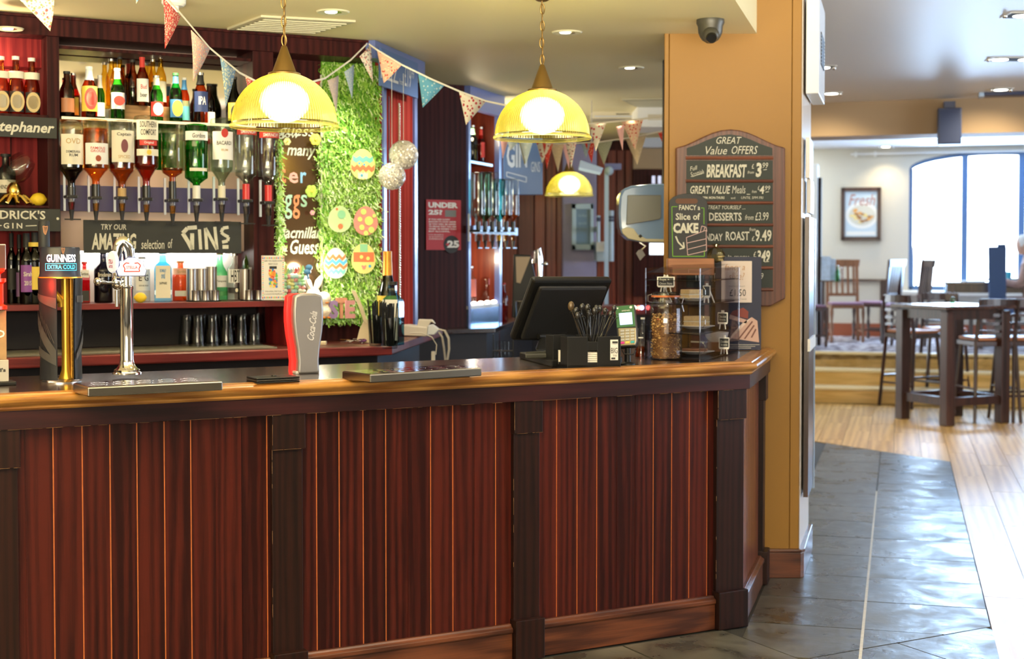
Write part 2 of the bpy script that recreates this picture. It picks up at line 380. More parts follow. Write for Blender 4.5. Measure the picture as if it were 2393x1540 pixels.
def slate():
    m, t, b = nt('slate_tile'); L = t.links.new
    tc = N(t, 'ShaderNodeTexCoord'); oi = N(t, 'ShaderNodeObjectInfo')
    n1 = N(t, 'ShaderNodeTexNoise'); n1.inputs['Scale'].default_value = 4.2; n1.inputs['Detail'].default_value = 9; n1.inputs['Roughness'].default_value = .62; n1.inputs['Distortion'].default_value = .5
    ofs = N(t, 'ShaderNodeVectorMath', operation='ADD'); mo = N(t, 'ShaderNodeMath', operation='MULTIPLY'); mo.inputs[1].default_value = 53; L(oi.outputs['Random'], mo.inputs[0]); L(tc.outputs['Object'], ofs.inputs[0]); L(mo.outputs[0], ofs.inputs[1]); L(ofs.outputs[0], n1.inputs['Vector'])
    cr = N(t, 'ShaderNodeValToRGB'); e = cr.color_ramp.elements; e[0].position = .3; e[0].color = (.012, .012, .009, 1); e[1].position = .68; e[1].color = (.12, .11, .085, 1)
    L(n1.outputs['Fac'], cr.inputs[0])
    mx = N(t, 'ShaderNodeMix', data_type='RGBA', blend_type='MULTIPLY'); mx.inputs[0].default_value = 1
    mr = N(t, 'ShaderNodeMapRange'); mr.inputs[3].default_value = .75; mr.inputs[4].default_value = 1.2; L(oi.outputs['Random'], mr.inputs[0])
    L(cr.outputs[0], mx.inputs[6]); L(mr.outputs[0], mx.inputs[7]); L(mx.outputs[2], b.inputs['Base Color'])
    r = N(t, 'ShaderNodeMapRange'); r.inputs[1].default_value = .35; r.inputs[2].default_value = .65; r.inputs[3].default_value = .20; r.inputs[4].default_value = .48; L(n1.outputs['Fac'], r.inputs[0]); L(r.outputs[0], b.inputs['Roughness'])
    n2 = N(t, 'ShaderNodeTexNoise'); n2.inputs['Scale'].default_value = 7; n2.inputs['Detail'].default_value = 8; n2.inputs['Roughness'].default_value = .6; L(ofs.outputs[0], n2.inputs['Vector'])
    bu = N(t, 'ShaderNodeBump'); bu.inputs['Strength'].default_value = .6; bu.inputs['Distance'].default_value = .006; L(n2.outputs['Fac'], bu.inputs['Height']); L(bu.outputs[0], b.inputs['Normal'])
    b.inputs['Specular IOR Level'].default_value = 1.0
    return m
M_slate = slate()
M_plank = wood('pale_floor_plank', (.46, .25, .06), (.70, .45, .15), 'y', .38, .05, .35, .2)
M_grout = mat('dark_grout', (.03, .028, .024), .6)
M_pgrout = mat('pale_grout', (.55, .52, .45), .5, var=.4, bscale=40)
FL = MB().box(-6, 9, -3, 24, -.08, -.006)
floor = struct(FL, 'floor', W, 0, 0, 0, M_grout)
EA, EB = -.137, .385
nd = (.839, .544)
def add_tile(poly, name, m, th=.008, ins=.004, z=0):
    if len(poly) < 3 or abs(parea(poly)) < .004: return
    if parea(poly) < 0: poly = poly[::-1]
    p = inset(poly, ins)
    if not p or parea(p) <= 0: return
    cx = sum(q[0] for q in p) / len(p); cy = sum(q[1] for q in p) / len(p)
    ca, sa = cos(-G.a), sin(-G.a)
    mb = MB().prisz([((x - cx) * ca - (y - cy) * sa, (x - cx) * sa + (y - cy) * ca) for x, y in p], -th, random.uniform(-.0012, .0))
    o = bpy.data.objects.new(name, mb.mesh(name, m)); C.objects.link(o); o.parent = floor; o.location = (cx, cy, z); o.rotation_euler = (0, 0, G.a)
    return o
# slate laid square to the bar, in front of it
for i in range(-3, 7):
    for j in range(0, 3):
        s0 = 2.86 - .5 * (7 - i) + .5; t1 = -.045 - .5 * j
        poly = [B.w(a, b) for a, b in ((s0 - .5, t1 - .5), (s0, t1 - .5), (s0, t1), (s0 - .5, t1))]
        add_tile(poly, 'slate_tile', M_slate)
for k in range(2):
    s0 = 2.86 + .5 * k; add_tile([B.w(a, b) for a, b in ((s0, -1.545), (s0 + .5, -1.545), (s0 + .5, -1.045), (s0, -1.045))], 'slate_tile', M_slate); add_tile([B.w(a, b) for a, b in ((s0, -1.04), (s0 + .5, -1.04), (s0 + .5, -.545), (s0, -.545))], 'slate_tile', M_slate)
# slate laid square to the building: three rows running away
for ci, (e0, e1) in enumerate(((-1.16, -.66), (-.657, EA), (EA, EB))):
    for k in range(-3, 13):
        d0 = 6.11 + .5 * k + (.0 if ci else .08)
        p = [G.w(a, b) for a, b in ((e0, d0), (e1, d0), (e1, d0 + .5), (e0, d0 + .5))]
        p = clip(p, nd[0], nd[1], 8.70)
        if ci < 2 or True: p = clip(p, -B.u.x, -B.u.y, -(B.o.dot(B.u) + 2.86))
        p = clip(p, -B.n.x, -B.n.y, -(B.o.dot(B.n) - .545))
        p = clip(p, -.964, .267, -(.964 * .985 - .267 * 5.95)) if p else p
        add_tile(p, 'slate_tile', M_slate)
# long joint of pale grout
j0 = G.w(EA, 5.45); j1 = G.w(EA, 9.75)
gt = MB(); gt.hexa([(*G.w(EA - .006, 5.45), -.007), (*G.w(EA + .006, 5.45), -.007), (*G.w(EA + .005, 9.75), -.007), (*G.w(EA - .005, 9.75), -.007),
    (*G.w(EA - .006, 5.45), .0012), (*G.w(EA + .006, 5.45), .0012), (*G.w(EA + .005, 9.75), .0012), (*G.w(EA - .005, 9.75), .0012)])
o = bpy.data.objects.new('grout_line', gt.mesh('grout_line', M_pgrout)); C.objects.link(o); o.parent = floor
# pale planks: the far half of the room
for i in range(-8, 8):
    e0 = EB + .21 * i
    for k in range(-3, 9):
        d0 = 5.6 + 1.25 * k + (.6 if i % 2 else 0)
        p = [G.w(a, b) for a, b in ((e0, d0), (e0 + .21, d0), (e0 + .21, d0 + 1.25), (e0, d0 + 1.25))]
        if e0 < EB - .01: p = clip(p, -nd[0], -nd[1], -8.70)
        p = clip(p, -G.n.x, -G.n.y, -4.9); p = clip(p, G.n.x, G.n.y, 15.5)
        cxm = sum(q[0] for q in p) / max(1, len(p)); cym = sum(q[1] for q in p) / max(1, len(p))
        if not p or cxm > .375 * cym + .5 or cxm < .17 * cym: continue
        ob = add_tile(p, 'floor_plank', M_plank, .007, .0015)
        if ob:
            pass
# ---- ceilings
EC = -.675; ZC = 2.64; ZR = 2.92
cb = MB().prisz([G.w(-7, -3), G.w(EC, -3), G.w(EC, 7.3), G.w(-.86, 7.3), G.w(-2.1, 20), G.w(-7, 20)], ZC, ZR + .05)
struct(cb, 'ceiling', W, 0, 0, 0, M_ceil)
cr_ = MB().prisz([G.w(EC + .005, -3), G.w(7, -3), G.w(7, 12.8), G.w(-1.39, 12.8), G.w(-.855, 7.305), G.w(EC + .005, 7.305)], ZR, ZR + .1)
cr_.prisz([G.w(-1.445, 12.8), G.w(7, 12.8), G.w(7, 20), G.w(-1.39, 20)], 3.0, 3.1)
struct(cr_, 'ceiling', W, 0, 0, 0, M_ceil2)
bm_ = MB().prisz([G.w(-1.4, 12.8), G.w(7, 12.8), G.w(7, 13.25), G.w(-1.4, 13.25)], 2.62, 3.05)
M_beam = mat('tan_beam', (.40, .27, .155), .6)
struct(bm_, 'trim_1', W, 0, 0, 0, M_beam)
# ---- mustard column
CA = (.737, 6.9); CB = (1.402, 6.9); CCc = (1.576, 7.537); CD = (.91, 7.60)
wc = MB().prisz([(CA[0] + .01, CA[1] + .012), (CB[0] - .01, CB[1] + .012), (CCc[0] - .01, CCc[1]), (CD[0] + .01, CD[1])], 0, ZR)
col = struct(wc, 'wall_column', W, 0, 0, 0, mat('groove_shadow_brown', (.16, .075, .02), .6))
def cpart(x0, x1, nm):
    o = bpy.data.objects.new(nm, MB().box(x0, x1, 6.9, 6.914, 0, ZR - .001).mesh(nm, M_must)); C.objects.link(o); o.parent = col; bevel(o, .002, 1)
cpart(.737, .758, 'corner_bead'); cpart(.7605, 1.352, 'panel'); cpart(1.3545, 1.402, 'corner_bead')
sd = MB(); sd.hexa([(1.398, 6.9, 0), (1.4025, 6.9, 0), (1.580, 7.54, 0), (1.570, 7.54, 0), (1.398, 6.9, ZR), (1.4025, 6.9, ZR), (1.580, 7.54, ZR), (1.570, 7.54, ZR)])
o = bpy.data.objects.new('side_panel', sd.mesh('side_panel', mat('side_paint', (.62, .50, .38), .35))); C.objects.link(o); o.parent = col  # daylight on this side of the column is put into a paler colour
bs = MB().prisz([(1.16, 6.878), (1.405, 6.878), (1.425, 6.9), (1.60, 7.53), (1.58, 7.54), (1.16, 6.9)], 0, .125)
bs.prisz([(1.16, 6.872), (1.408, 6.872), (1.43, 6.9), (1.6, 7.53), (1.58, 7.54), (1.16, 6.9)], .125, .141)
struct(bs, 'baseboard_column', W, 0, 0, 0, M_skirt, bev=.004)
# ---- right room: steps, platform, far wall, window
ZP = .51
pf = MB().prisz([G.w(-4, 16.15), G.w(7, 16.15), G.w(7, 19.5), G.w(-4, 19.5)], 0, ZP)
def speckle():
    m, t, b = nt('patterned_carpet'); tc = N(t, 'ShaderNodeTexCoord'); v = N(t, 'ShaderNodeTexVoronoi'); v.inputs['Scale'].default_value = 9
    cr = N(t, 'ShaderNodeValToRGB'); e = cr.color_ramp.elements; e[0].position = .25; e[0].color = (.55, .5, .5, 1); e[1].position = .6; e[1].color = (.12, .08, .09, 1)
    t.links.new(tc.outputs['Object'], v.inputs['Vector']); t.links.new(v.outputs['Distance'], cr.inputs[0]); t.links.new(cr.outputs[0], b.inputs['Base Color']); b.inputs['Roughness'].default_value = .9; return m
M_carpet = speckle()
struct(pf, 'floor', W, 0, 0, 0, M_carpet)
M_step = wood('golden_step_oak', (.62, .37, .09), (.85, .56, .20), 'x', .35, .3, .6, .1)
M_tread = mat('pale_step_nosing', (.82, .68, .40), .35)
st = Th('wooden_steps', 'three golden oak steps up to the carpeted platform', 'steps', G, .0, 15.55, 0)
for k in range(3):
    d0 = 15.55 + .3 * k; z0 = .17 * k
    st.part(MB().box(-1.6, 2.6, d0, d0 + .32 if k < 2 else d0 + .02, 0 if k == 0 else z0 - .01, z0 + .14), 'riser', M_step)
    st.part(MB().box(-1.6, 2.6, d0 - .02, d0 + .32 if k < 2 else 16.22, z0 + .14, z0 + .172), 'tread', M_tread, bev=.008)
wx0, wz0 = G.pix(2125, 500, 19.44)[0], G.pix(2200, 678, 19.44)[1]
def win_arch(px, py): return G.pix(px, py, 19.44)
x1 = G.pix(2125, 400, 19.44)[0]; zt = G.pix(2125, 395, 19.44)[1]; zpk = G.pix(2330, 352, 19.44)[1]; xm = G.pix(2330, 352, 19.44)[0]; x2 = 2 * xm - x1
arc_pts = [(xm + (x1 - xm) * cos(PI * i / 16), zt + (zpk - zt) * sin(PI * i / 16)) for i in range(17)]
M_fw = mat('far_wall_paint', (.60, .55, .45), .6)
fw = MB()
Gd = 19.44
def gq(mb, x0, xx, d0, d1, z0, z1, m=0): mb.box(x0, xx, d0, d1, z0, z1, m)
gq(fw, -4, x1, Gd, Gd + .25, 0, 3.1); gq(fw, x2, 7, Gd, Gd + .25, 0, 3.1); gq(fw, x1, x2, Gd, Gd + .25, 0, wz0)
for i in range(16):
    (a, za), (b, zb) = arc_pts[i], arc_pts[i + 1]
    fw.hexa([(a, Gd, za), (b, Gd, zb), (b, Gd + .25, zb), (a, Gd + .25, za), (a, Gd, 3.1), (b, Gd, 3.1), (b, Gd + .25, 3.1), (a, Gd + .25, 3.1)])
struct(fw, 'wall_far', G, 0, 0, 0, M_fw)
M_wf = mat('blue_grey_window_frame', (.08, .17, .34), .35)
wn = Th('window_1', None, None, G, xm, Gd, wz0, kind='structure')
fr = MB()
for i in range(16):
    (a, za), (b, zb) = arc_pts[i], arc_pts[i + 1]
    fr.hexa([(a, Gd + .05, za - .05), (b, Gd + .05, zb - .05), (b, Gd + .12, zb - .05), (a, Gd + .12, za - .05), (a, Gd + .05, za + .01), (b, Gd + .05, zb + .01), (b, Gd + .12, zb + .01), (a, Gd + .12, za + .01)])
fr.box(x1 - .01, x1 + .05, Gd + .05, Gd + .12, wz0, zt); fr.box(x2 - .05, x2 + .01, Gd + .05, Gd + .12, wz0, zt); fr.box(x1, x2, Gd + .05, Gd + .12, wz0, wz0 + .05)
wn.part(fr, 'window_frame', M_wf)
for a, b in ((2247, 2262), (2380, 2396)):
    xa = G.pix(a, 500, Gd)[0]; xb = G.pix(b, 500, Gd)[0]; wn.part(MB().box(xa, xb, Gd + .03, Gd + .11, wz0, zpk - .03), 'mullion', M_wf)
wn.part(MB().box(x1, x2, Gd + .08, Gd + .085, wz0, zpk), 'pane', thin('window_glass', (.97, .99, 1), .08))
wn.part(MB().box(x1 - .15, x2, Gd - .22, Gd, wz0 - .07, wz0 - .01), 'window_sill', mat('sill_stone', (.66, .62, .54), .4), bev=.01)
for px in (2133, 2141, 2156, 2222):
    xa = G.pix(px, 620, Gd + .4)[0]; z1 = G.pix(px, 577, Gd + .4)[1]
    wn.part(MB().box(xa - .015, xa + .015, Gd + .38, Gd + .41, wz0 - .3, z1), 'railing_bar', M_wf)
wn.part(MB().box(x1, x2, Gd + .38, Gd + .41, wz0 + .02, wz0 + .05), 'railing_bar', M_wf)
struct(MB().box(-4, x2 + 1, Gd - .02, Gd, ZP, ZP + .17), 'baseboard_far', G, 0, 0, 0, mat('red_skirting', (.30, .075, .03), .5), bev=.004)
# curtain rail of the window
cr_ = Th('curtain_rail', 'thin white curtain rail above the arched window', 'rail', G, xm - 1, Gd - .06, 2.93)
cr_.part(MB().tube([(x1 - .75, Gd - .07, 2.92), (x2, Gd - .07, 2.92)], .012), 'rail', M_white)
for x in (x1 - .7, x1 - .45): cr_.part(MB().box(x, x + .03, Gd - .08, Gd, 2.89, 2.95), 'bracket', M_white)
# return wall left of the far room and a white pilaster
lw = MB().prisz([G.w(-3.0, 17.2), G.w(G.pix(1897, 500, 17.2)[0], 17.2), G.w(G.pix(1897, 500, 17.2)[0], 17.35), G.w(-3.0, 17.35)], ZP, 3.0)
struct(lw, 'wall_return', W, 0, 0, 0, M_fw)
xp = G.pix(1898, 500, 17.2)[0]; xq = G.pix(1911, 500, 17.2)[0]
struct(MB().box(xp, xq, 17.15, 17.4, ZP, 2.66), 'trim_2', G, 0, 0, 0, M_white, bev=.01)
struct(MB().box(xq, xq + .04, 17.2, 17.38, ZP, 2.5), 'trim_3', G, 0, 0, 0, M_dark)
# enclosing walls the photograph only shows by reflection
struct(MB().box(-5.2, 9, -3.1, -2.95, 0, 3), 'wall_rear', W, 0, 0, 0, M_cream)
struct(MB().box(-4.6, -4.5, -3, 20, 0, 3), 'wall_left', W, 0, 0, 0, M_cream)
wr = MB(); E0, E1 = 5.2, 5.35
for d0, d1, z0, z1 in ((-5, 6.2, 0, 3.1), (10.6, 19.7, 0, 3.1), (6.2, 10.6, 0, .9), (6.2, 10.6, 2.5, 3.1)): wr.box(E0, E1, d0, d1, z0, z1)
struct(wr, 'wall_right', G, 0, 0, 0, M_cream)
# passage far wall
YF = 13.2
pw = MB().box(-4.5, 2.45, YF, YF + .15, 0, 2.64)
pwl = struct(pw, 'wall_passage', W, 0, 0, 0, M_bbdark)

# ================================================================ BAR
def sweep(mb, prof, path, m=0, smooth=True, closed_prof=False):
    """profile of (outward, z) carried along a path of x,y points, mitred; outward = right of travel"""
    n = len(path); k = len(prof); vs = []
    for i, p in enumerate(path):
        p = Vector(p); d0 = (p - Vector(path[i - 1])).normalized() if i else None
        d1 = (Vector(path[i + 1]) - p).normalized() if i < n - 1 else None
        d0 = d0 or d1; d1 = d1 or d0; n0 = Vector((d0.y, -d0.x)); n1 = Vector((d1.y, -d1.x)); mm = (n0 + n1).normalized(); sc = 1 / max(.3, mm.dot(n0))
        for a, z in prof: q = p + mm * a * sc; vs.append((q.x, q.y, z))
    fs = []
    kk = k if closed_prof else k - 1
    for i in range(n - 1):
        for j in range(kk):
            a = i * k + j; b = i * k + (j + 1) % k; fs.append((a, (i + 1) * k + j, (i + 1) * k + (j + 1) % k, b))
    if closed_prof: fs.append(tuple(range(k))); fs.append(tuple((n - 1) * k + j for j in range(k - 1, -1, -1)))
    return mb.add(vs, fs, m, smooth)
Scx = 2.985
CORN = B.w(Scx, 0); S = Fr(CORN[0], CORN[1], 74.5)      # side return frame: x runs away along the side
SL = .90
bar = Th('panelled_bar', 'long dark red panelled bar front with pilasters and skirting', 'bar', B, 1.5, 0, 0)
seams = [55, 122, 190, 255, 318, 382, 444, 503, 563, 622]
def sx(px, t=0): return B.pix(px, 1000, t)[0]
def plank(x0, x1, z0=.10, z1=1.02, fr=B, t=0.0):
    mb = MB(); g = .0042
    # face with a small bead: groove strip on the left edge in bare worn wood
    mb.box(x0 + g, x1, t, t + .014, z0, z1, 0)
    mb.box(x0, x0 + g, t + .0015, t + .010, z0, z1, 1 if random.random() < .75 else 0)
    return mb
def add_planks(edges):
    for a, b in zip(edges, edges[1:]):
        mb = plank(a, b); me = mb.mesh('plank', [M_red, M_groove], (a, 0, 0))
        p = bpy.data.objects.new('plank', me); C.objects.link(p); p.parent = bar.o; p.location = (a - bar.org[0], 0, 0)
e0 = [sx(p) for p in seams]; add_planks([-.06] + e0 + [.93])
e1 = [1.0] + [sx(p) for p in (738, 791, 847, 900, 951, 1005, 1057, 1107, 1157)] + [1.89]; add_planks(e1)
e2 = [1.98] + [sx(p) for p in (1300, 1348, 1394, 1440, 1483, 1526, 1569, 1610, 1652)] + [2.86]; add_planks(e2)
add_planks([-.66, -.56, -.46, -.36, -.26, -.16])
bar.part(MB().box(-.7, Scx - .01, .014, .05, 0, 1.05), 'backing_board', M_dark)
for (a, b) in ((-.14, .045), (.902, 1.0185), (1.874, 1.992), (2.842, Scx)):
    bar.part(MB().box(a, b - .003 if b < 2.9 else b, -.022, .012, .05, .90), 'pilaster', M_dark, bev=.002)
    bar.part(MB().box(a - .002, b + .004, -.034, .01, .8815, 1.02), 'capital_block', [M_dark, M_chip], bev=.002)
    bar.part(MB().box(a - .004, b + .006, -.050, .01, 0, .158), 'plinth_block', M_dark, bev=.003)
    # bare chipped arrises
    ch = MB()
    for k in range(7):
        z = .884 + random.random() * .12; ch.box(a - .0024, a - .0014, -.0345, -.0335, z, z + random.uniform(.01, .04))
        z = .2 + random.random() * .66; ch.box(a - .0004, a + .0004, -.0226, -.0215, z, z + random.uniform(.006, .05))
    for k in range(9):
        q = a + (b - a) * random.random(); ch.box(q, min(b + .004, q + random.uniform(.006, .03)), -.0346, -.033, .8812, .8820)
    bar.part(ch, 'chipped_edge', M_chip, kind='stuff')
# fascia rail
path = [B.w(-.7, 0), B.w(Scx, 0), S.w(SL, 0)]
def toB(mb):
    mb.v = [(*B.loc(x, y), z) for x, y, z in mb.v]; return mb
bar.part(toB(sweep(MB(), [(.0, 1.006), (.040, 1.006), (.040, 1.075), (.0, 1.075)], path, closed_prof=True, smooth=False)), 'fascia_rail', M_rail, bev=.002)
mb = MB()
for k in range(60):
    q = random.uniform(-.2, 2.95); mb.box(q, q + random.uniform(.004, .06), -.0403, -.0395, 1.0057, 1.0063)
bar.part(mb, 'chipped_edge', M_chip, kind='stuff')
for a, b in ((-.62, -.145), (.05, .896), (1.026, 1.868), (2.0, 2.836)):
    pr = [(0, 0), (.024, 0), (.024, .105), (.031, .112), (.031, .126), (.018, .134), (.014, .141), (0, .141)]
    bar.part(toB(sweep(MB(), pr, [B.w(a, 0), B.w(b, 0)], closed_prof=True, smooth=False)), 'skirting_board', M_skirt, bev=.002)
# side return of the bar
sp = [.0, .075, .15, .225, .30, .375, .45, .525, .60, .675, .75]
M_litplank = wood('warm_lit_plank', (.10, .022, .010), (.20, .05, .02), 'z', .3, .3, 1, .3)  # warm light on the side return is put into this brighter wood
for a, b in zip(sp, sp[1:]):
    mb = MB(); mb.box(a + .005, b, 0, .014, .1, 1.02, 0); mb.box(a, a + .005, .002, .012, .1, 1.02, 1)
    mb.v = [(*B.loc(*S.w(x, y)), z) for x, y, z in mb.v]
    me = mb.mesh('plank', [M_litplank, M_groove], bar.org); p = bpy.data.objects.new('plank', me); C.objects.link(p); p.parent = bar.o
def sbox(x0, x1, t0, t1, z0, z1):
    mb = MB().box(x0, x1, t0, t1, z0, z1); mb.v = [(*B.loc(*S.w(x, y)), z) for x, y, z in mb.v]; return mb
bar.part(sbox(0, SL, .014, .05, 0, 1.05), 'backing_board', M_dark)
bar.part(sbox(.76, .86, -.022, .01, .05, 1.0), 'pilaster', M_dark, bev=.002)
bar.part(sbox(.757, .865, -.034, .01, .88, 1.02), 'capital_block', M_dark, bev=.002)
bar.part(sbox(.755, .87, -.045, .01, 0, .158), 'plinth_block', M_dark, bev=.002)
pr = [(0, 0), (.024, 0), (.024, .105), (.031, .112), (.031, .126), (.018, .134), (.014, .141), (0, .141)]
bar.part(toB(sweep(MB(), pr, [S.w(.03, 0), S.w(.75, 0)], closed_prof=True, smooth=False)), 'skirting_board', M_skirt, bev=.002)
# worktop
ZT = 1.12
top = Th('counter_worktop', 'dark polished counter top with a worn golden moulded edge', 'counter', B, 1.5, .3, 1.08)
fr_ = B.w(Scx + .02, -.05)
pts = [B.w(-.8, -.02), B.w(Scx, -.02), S.w(SL, .0), W.w(.75, 6.88), W.w(.737, 7.45), W.w(.45, 7.45), B.w(2.75, .68), B.w(-.8, .68)]
mb = MB().prisz([B.loc(*p) for p in pts], ZT - .045, ZT); top.part(mb, 'worktop', M_top)
pr = [(-.03, 1.068), (.045, 1.068), (.050, 1.074), (.050, 1.080), (.058, 1.086), (.066, 1.094), (.070, 1.103), (.068, 1.111), (.060, 1.1165), (.048, 1.1165), (.046, 1.121), (.030, 1.124), (.010, 1.124), (.004, 1.1205), (-.03, 1.1205)]
top.part(toB(sweep(MB(), pr, path, closed_prof=True)), 'edge_moulding', M_gold)
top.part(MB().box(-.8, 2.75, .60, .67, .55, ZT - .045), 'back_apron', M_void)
# what stands behind the front: floor behind is in shade of the counter
# ================================================================ BACK BAR
def Yd(fr, x, t): return fr.w(x, t)[1]
g_clear = thin('clear_glass', (.93, .95, .94), .22)
def liq(n, c, g=.16): return thin(n, c, g)
M_lab = mat('cream_label', (.72, .68, .56), .6); M_labw = mat('white_label', (.8, .8, .78), .6); M_ink = mat('black_ink', (.02, .02, .02), .6)
M_redink = mat('red_ink', (.55, .04, .03), .6); M_cap = mat('silver_cap', (.75, .75, .72), .25, 1); M_gcap = mat('gold_foil', (.75, .5, .12), .3, .8)
BK = Th('back_bar', 'tall dark red back bar with shelves, cornice and mirror behind the counter', 'back bar', B, 1.0, 1.9, 0)
ZL = 1.134; ZS = 1.352; TB = 2.08
def bx(x0, x1, t0, t1, z0, z1, nm, m, bev=.002, par=None, label=None): return BK.part(MB().box(x0, x1, t0, t1, z0, z1), nm, m, parent=par, bev=bev, label=label)
def sB(px, t, py=400): return B.pix(px, py, t)[0]
pR = W.flat(1032, 768, ZL); pc = (2.03, 1.5)
s688 = sB(684, 1.68, 760)
cpts = [(-.8, 1.5), pc, B.loc(*pR), (2.62, 2.35), (2.2, 2.35), (2.2, TB), (-.8, TB)]
BK.part(MB().prisz(cpts, ZL - .012, ZL), 'lower_counter', M_redx)
BK.part(toB(sweep(MB(), [(-.02, 1.088), (.0, 1.088), (.004, 1.094), (.004, 1.128), (0, 1.1335), (-.02, 1.1335)], [B.w(-.8, 1.5), B.w(*pc), pR], closed_prof=True, smooth=False)), 'counter_edge', M_bbred)
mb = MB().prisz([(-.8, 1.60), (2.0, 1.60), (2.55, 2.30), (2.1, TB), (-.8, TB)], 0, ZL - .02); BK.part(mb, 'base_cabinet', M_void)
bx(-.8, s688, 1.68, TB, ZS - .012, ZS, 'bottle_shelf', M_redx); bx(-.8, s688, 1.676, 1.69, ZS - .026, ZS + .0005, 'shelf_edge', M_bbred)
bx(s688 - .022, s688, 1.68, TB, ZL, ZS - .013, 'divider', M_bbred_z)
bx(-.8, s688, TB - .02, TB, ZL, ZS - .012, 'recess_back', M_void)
# dusty bar mat in the recess
bx(-.6, s688 - .12, 1.56, 1.9, ZL + .0005, ZL + .006, 'shelf_lining', mat('grey_shelf_lining', (.17, .16, .13), .9, bump=.8, bscale=300), bev=0)
# posts and cornice
p0, p1 = sB(112, 1.78), sB(141, 1.78); q0, q1 = sB(592, 1.78), sB(640, 1.78)
bx(p0, p1, 1.78, TB, ZS, 2.55, 'post', M_bbdark); bx(q0, q1, 1.78, TB, ZS, 2.55, 'post', M_bbdark)
bx(-.8, 2.06, 1.77, TB, 2.55, 2.638, 'cornice', M_bbdark); bx(-.8, 2.06, 1.755, 1.79, 2.625, 2.638, 'cornice_bead', M_bbdark)
bx(-.8, p0, 2.02, TB, ZS, 2.55, 'back_panel', M_bbred_z); bx(-.8, p0, 1.9, 2.03, 2.42, 2.55, 'soffit', M_bbred_z)
for x in (.2, .36): bx(x, x + .004, 2.016, 2.021, ZS, 2.42, 'panel_joint', M_bbdark, 0)
M_mirror = mat('old_mirror', (.80, .75, .70), .06, 1)
bx(p1, q0, 2.0, 2.03, 1.63, 2.52, 'mirror', M_mirror, 0)
M_pinkwall = mat('pale_pink_back', (.60, .44, .40), .4)
bx(p1, q0, 2.03, TB, ZS, 2.55, 'back_panel', M_pinkwall, 0)
# pale pink board the measures hang on, blue grey rail across it
bx(p1, q0, 1.93, 1.95, 1.59, 1.975, 'backing_strip', M_pinkwall, 0)
z0, z1 = B.pix(350, 496, 1.84)[1], B.pix(350, 437, 1.84)[1]
M_rail2 = mat('blue_grey_rail', (.075, .065, .17), .3)
bx(p1, q1, 1.84, 1.86, z0, z1, 'measure_rail', M_rail2)
bx(p1, q0, 1.80, 1.98, 2.50, 2.515, 'light_pelmet', M_bbdark)
# bottle shelf above with its raised block
zt = B.pix(350, 284, 1.8)[1]
bx(p1, q0, 1.74, 1.99, zt - .012, zt, 'glass_shelf', thin('shelf_glass', (.85, .92, .86), .3), 0)
bx(p1, q0, 1.738, 1.742, zt - .012, zt, 'shelf_lip', mat('glow_shelf_lip', (.7, .62, .45), .3, emis=(1, .8, .5), es=.35), 0)  # light caught on the shelf's front edge is put in as emission
b0, b1 = sB(287, 1.86), sB(432, 1.86); zr = B.pix(350, 248, 1.86)[1]
bx(b0, b1, 1.86, 1.97, zt, zr, 'riser_block', wood('riser_oak', (.16, .08, .03), (.32, .17, .07), 'x', .5, .1))
# LED tube and white board behind the gins
bx(p1 + .06, q0 - .02, 2.022, 2.03, ZS, 1.60, 'white_splashback', mat('white_splashback', (.85, .85, .82), .4), 0)
led = MB().box(p1 + .05, q0 - .08, 1.985, 2.0, 1.575, 1.60)
BK.part(led, 'strip_light', mat('led_tube', (1, 1, 1), .5, emis=(1, .97, .90), es=14))
# left bay signs and shelf
bx(-.8, p0, 1.76, 2.03, 2.18, 2.195, 'shelf', M_bbdark); bx(-.8, p0, 1.76, 2.03, 1.78, 1.792, 'shelf', M_bbdark)
def sign(name, label, fr, rc, t, th, mb_mats, texts, group=None, bev=.001, cat='sign', extra=None):
    x0, x1, z0, z1 = fr.rect(*rc, t)
    T = Th(name, label, cat, fr, (x0 + x1) / 2, t, z0, group)
    T.part(MB().box(x0, x1, t, t + th, z0, z1), 'board', mb_mats[0], bev=bev)
    mb = MB()
    for tx in texts:
        s, a, b, c, d = tx[:5]; kw = tx[5] if len(tx) > 5 else {}
        X0, X1, Z0, Z1 = fr.rect(a, b, c, d, t)
        mb.txt(s, X0, X1, Z0, Z1, t - .0012, **kw)
    if extra: extra(mb, lambda x, y: fr.pix(x, y, t - .0012), t - .0012)
    T.part(mb, 'lettering', mb_mats[1:])
    return T
sign('beer_sign', 'black chalkboard strip with beer lettering under the brown wheat beers', B, (-140, 270, 133, 319), 1.74, .012, [M_board, M_chalk],
     [('Weihenstephaner', -128, 282, 127, 314, dict(w=.025, shear=.25))])
sign('gin_brand_sign', 'black strip with serif gin lettering below the octopus and lemons', B, (-78, 487, 141, 540), 1.74, .012, [M_board, M_chalk],
     [('HENDRICK\'S', -62, 491, 106, 512, dict(w=.02)), ('G I N', 8, 521, 52, 534, dict(w=.02))],
     extra=lambda mb, p, y: (mb.line([p(60, 528), p(86, 527)], .004, y), mb.disc(*p(135, 511), .006, y), mb.line([p(-10, 527), p(4, 527)], .004, y)))
def gins(mb, p, y):
    # hand-drawn block capitals G I N s
    wd = .019
    mb.line([p(460, 531), p(438, 533), p(427, 545), p(440, 566), p(449, 583), p(449, 545)], wd, y)
    mb.line([p(466, 536), p(469, 583)], wd * .8, y); mb.line([p(480, 533), p(483, 583)], wd * .8, y); mb.line([p(480, 533), p(507, 583), p(502, 530)], wd * .8, y)
    mb.line([p(534, 531), p(521, 533), p(517, 543), p(524, 549), p(534, 554), p(532, 563), p(519, 566)], .015, y); mb.line([p(520, 577), p(534, 577)], .018, y)
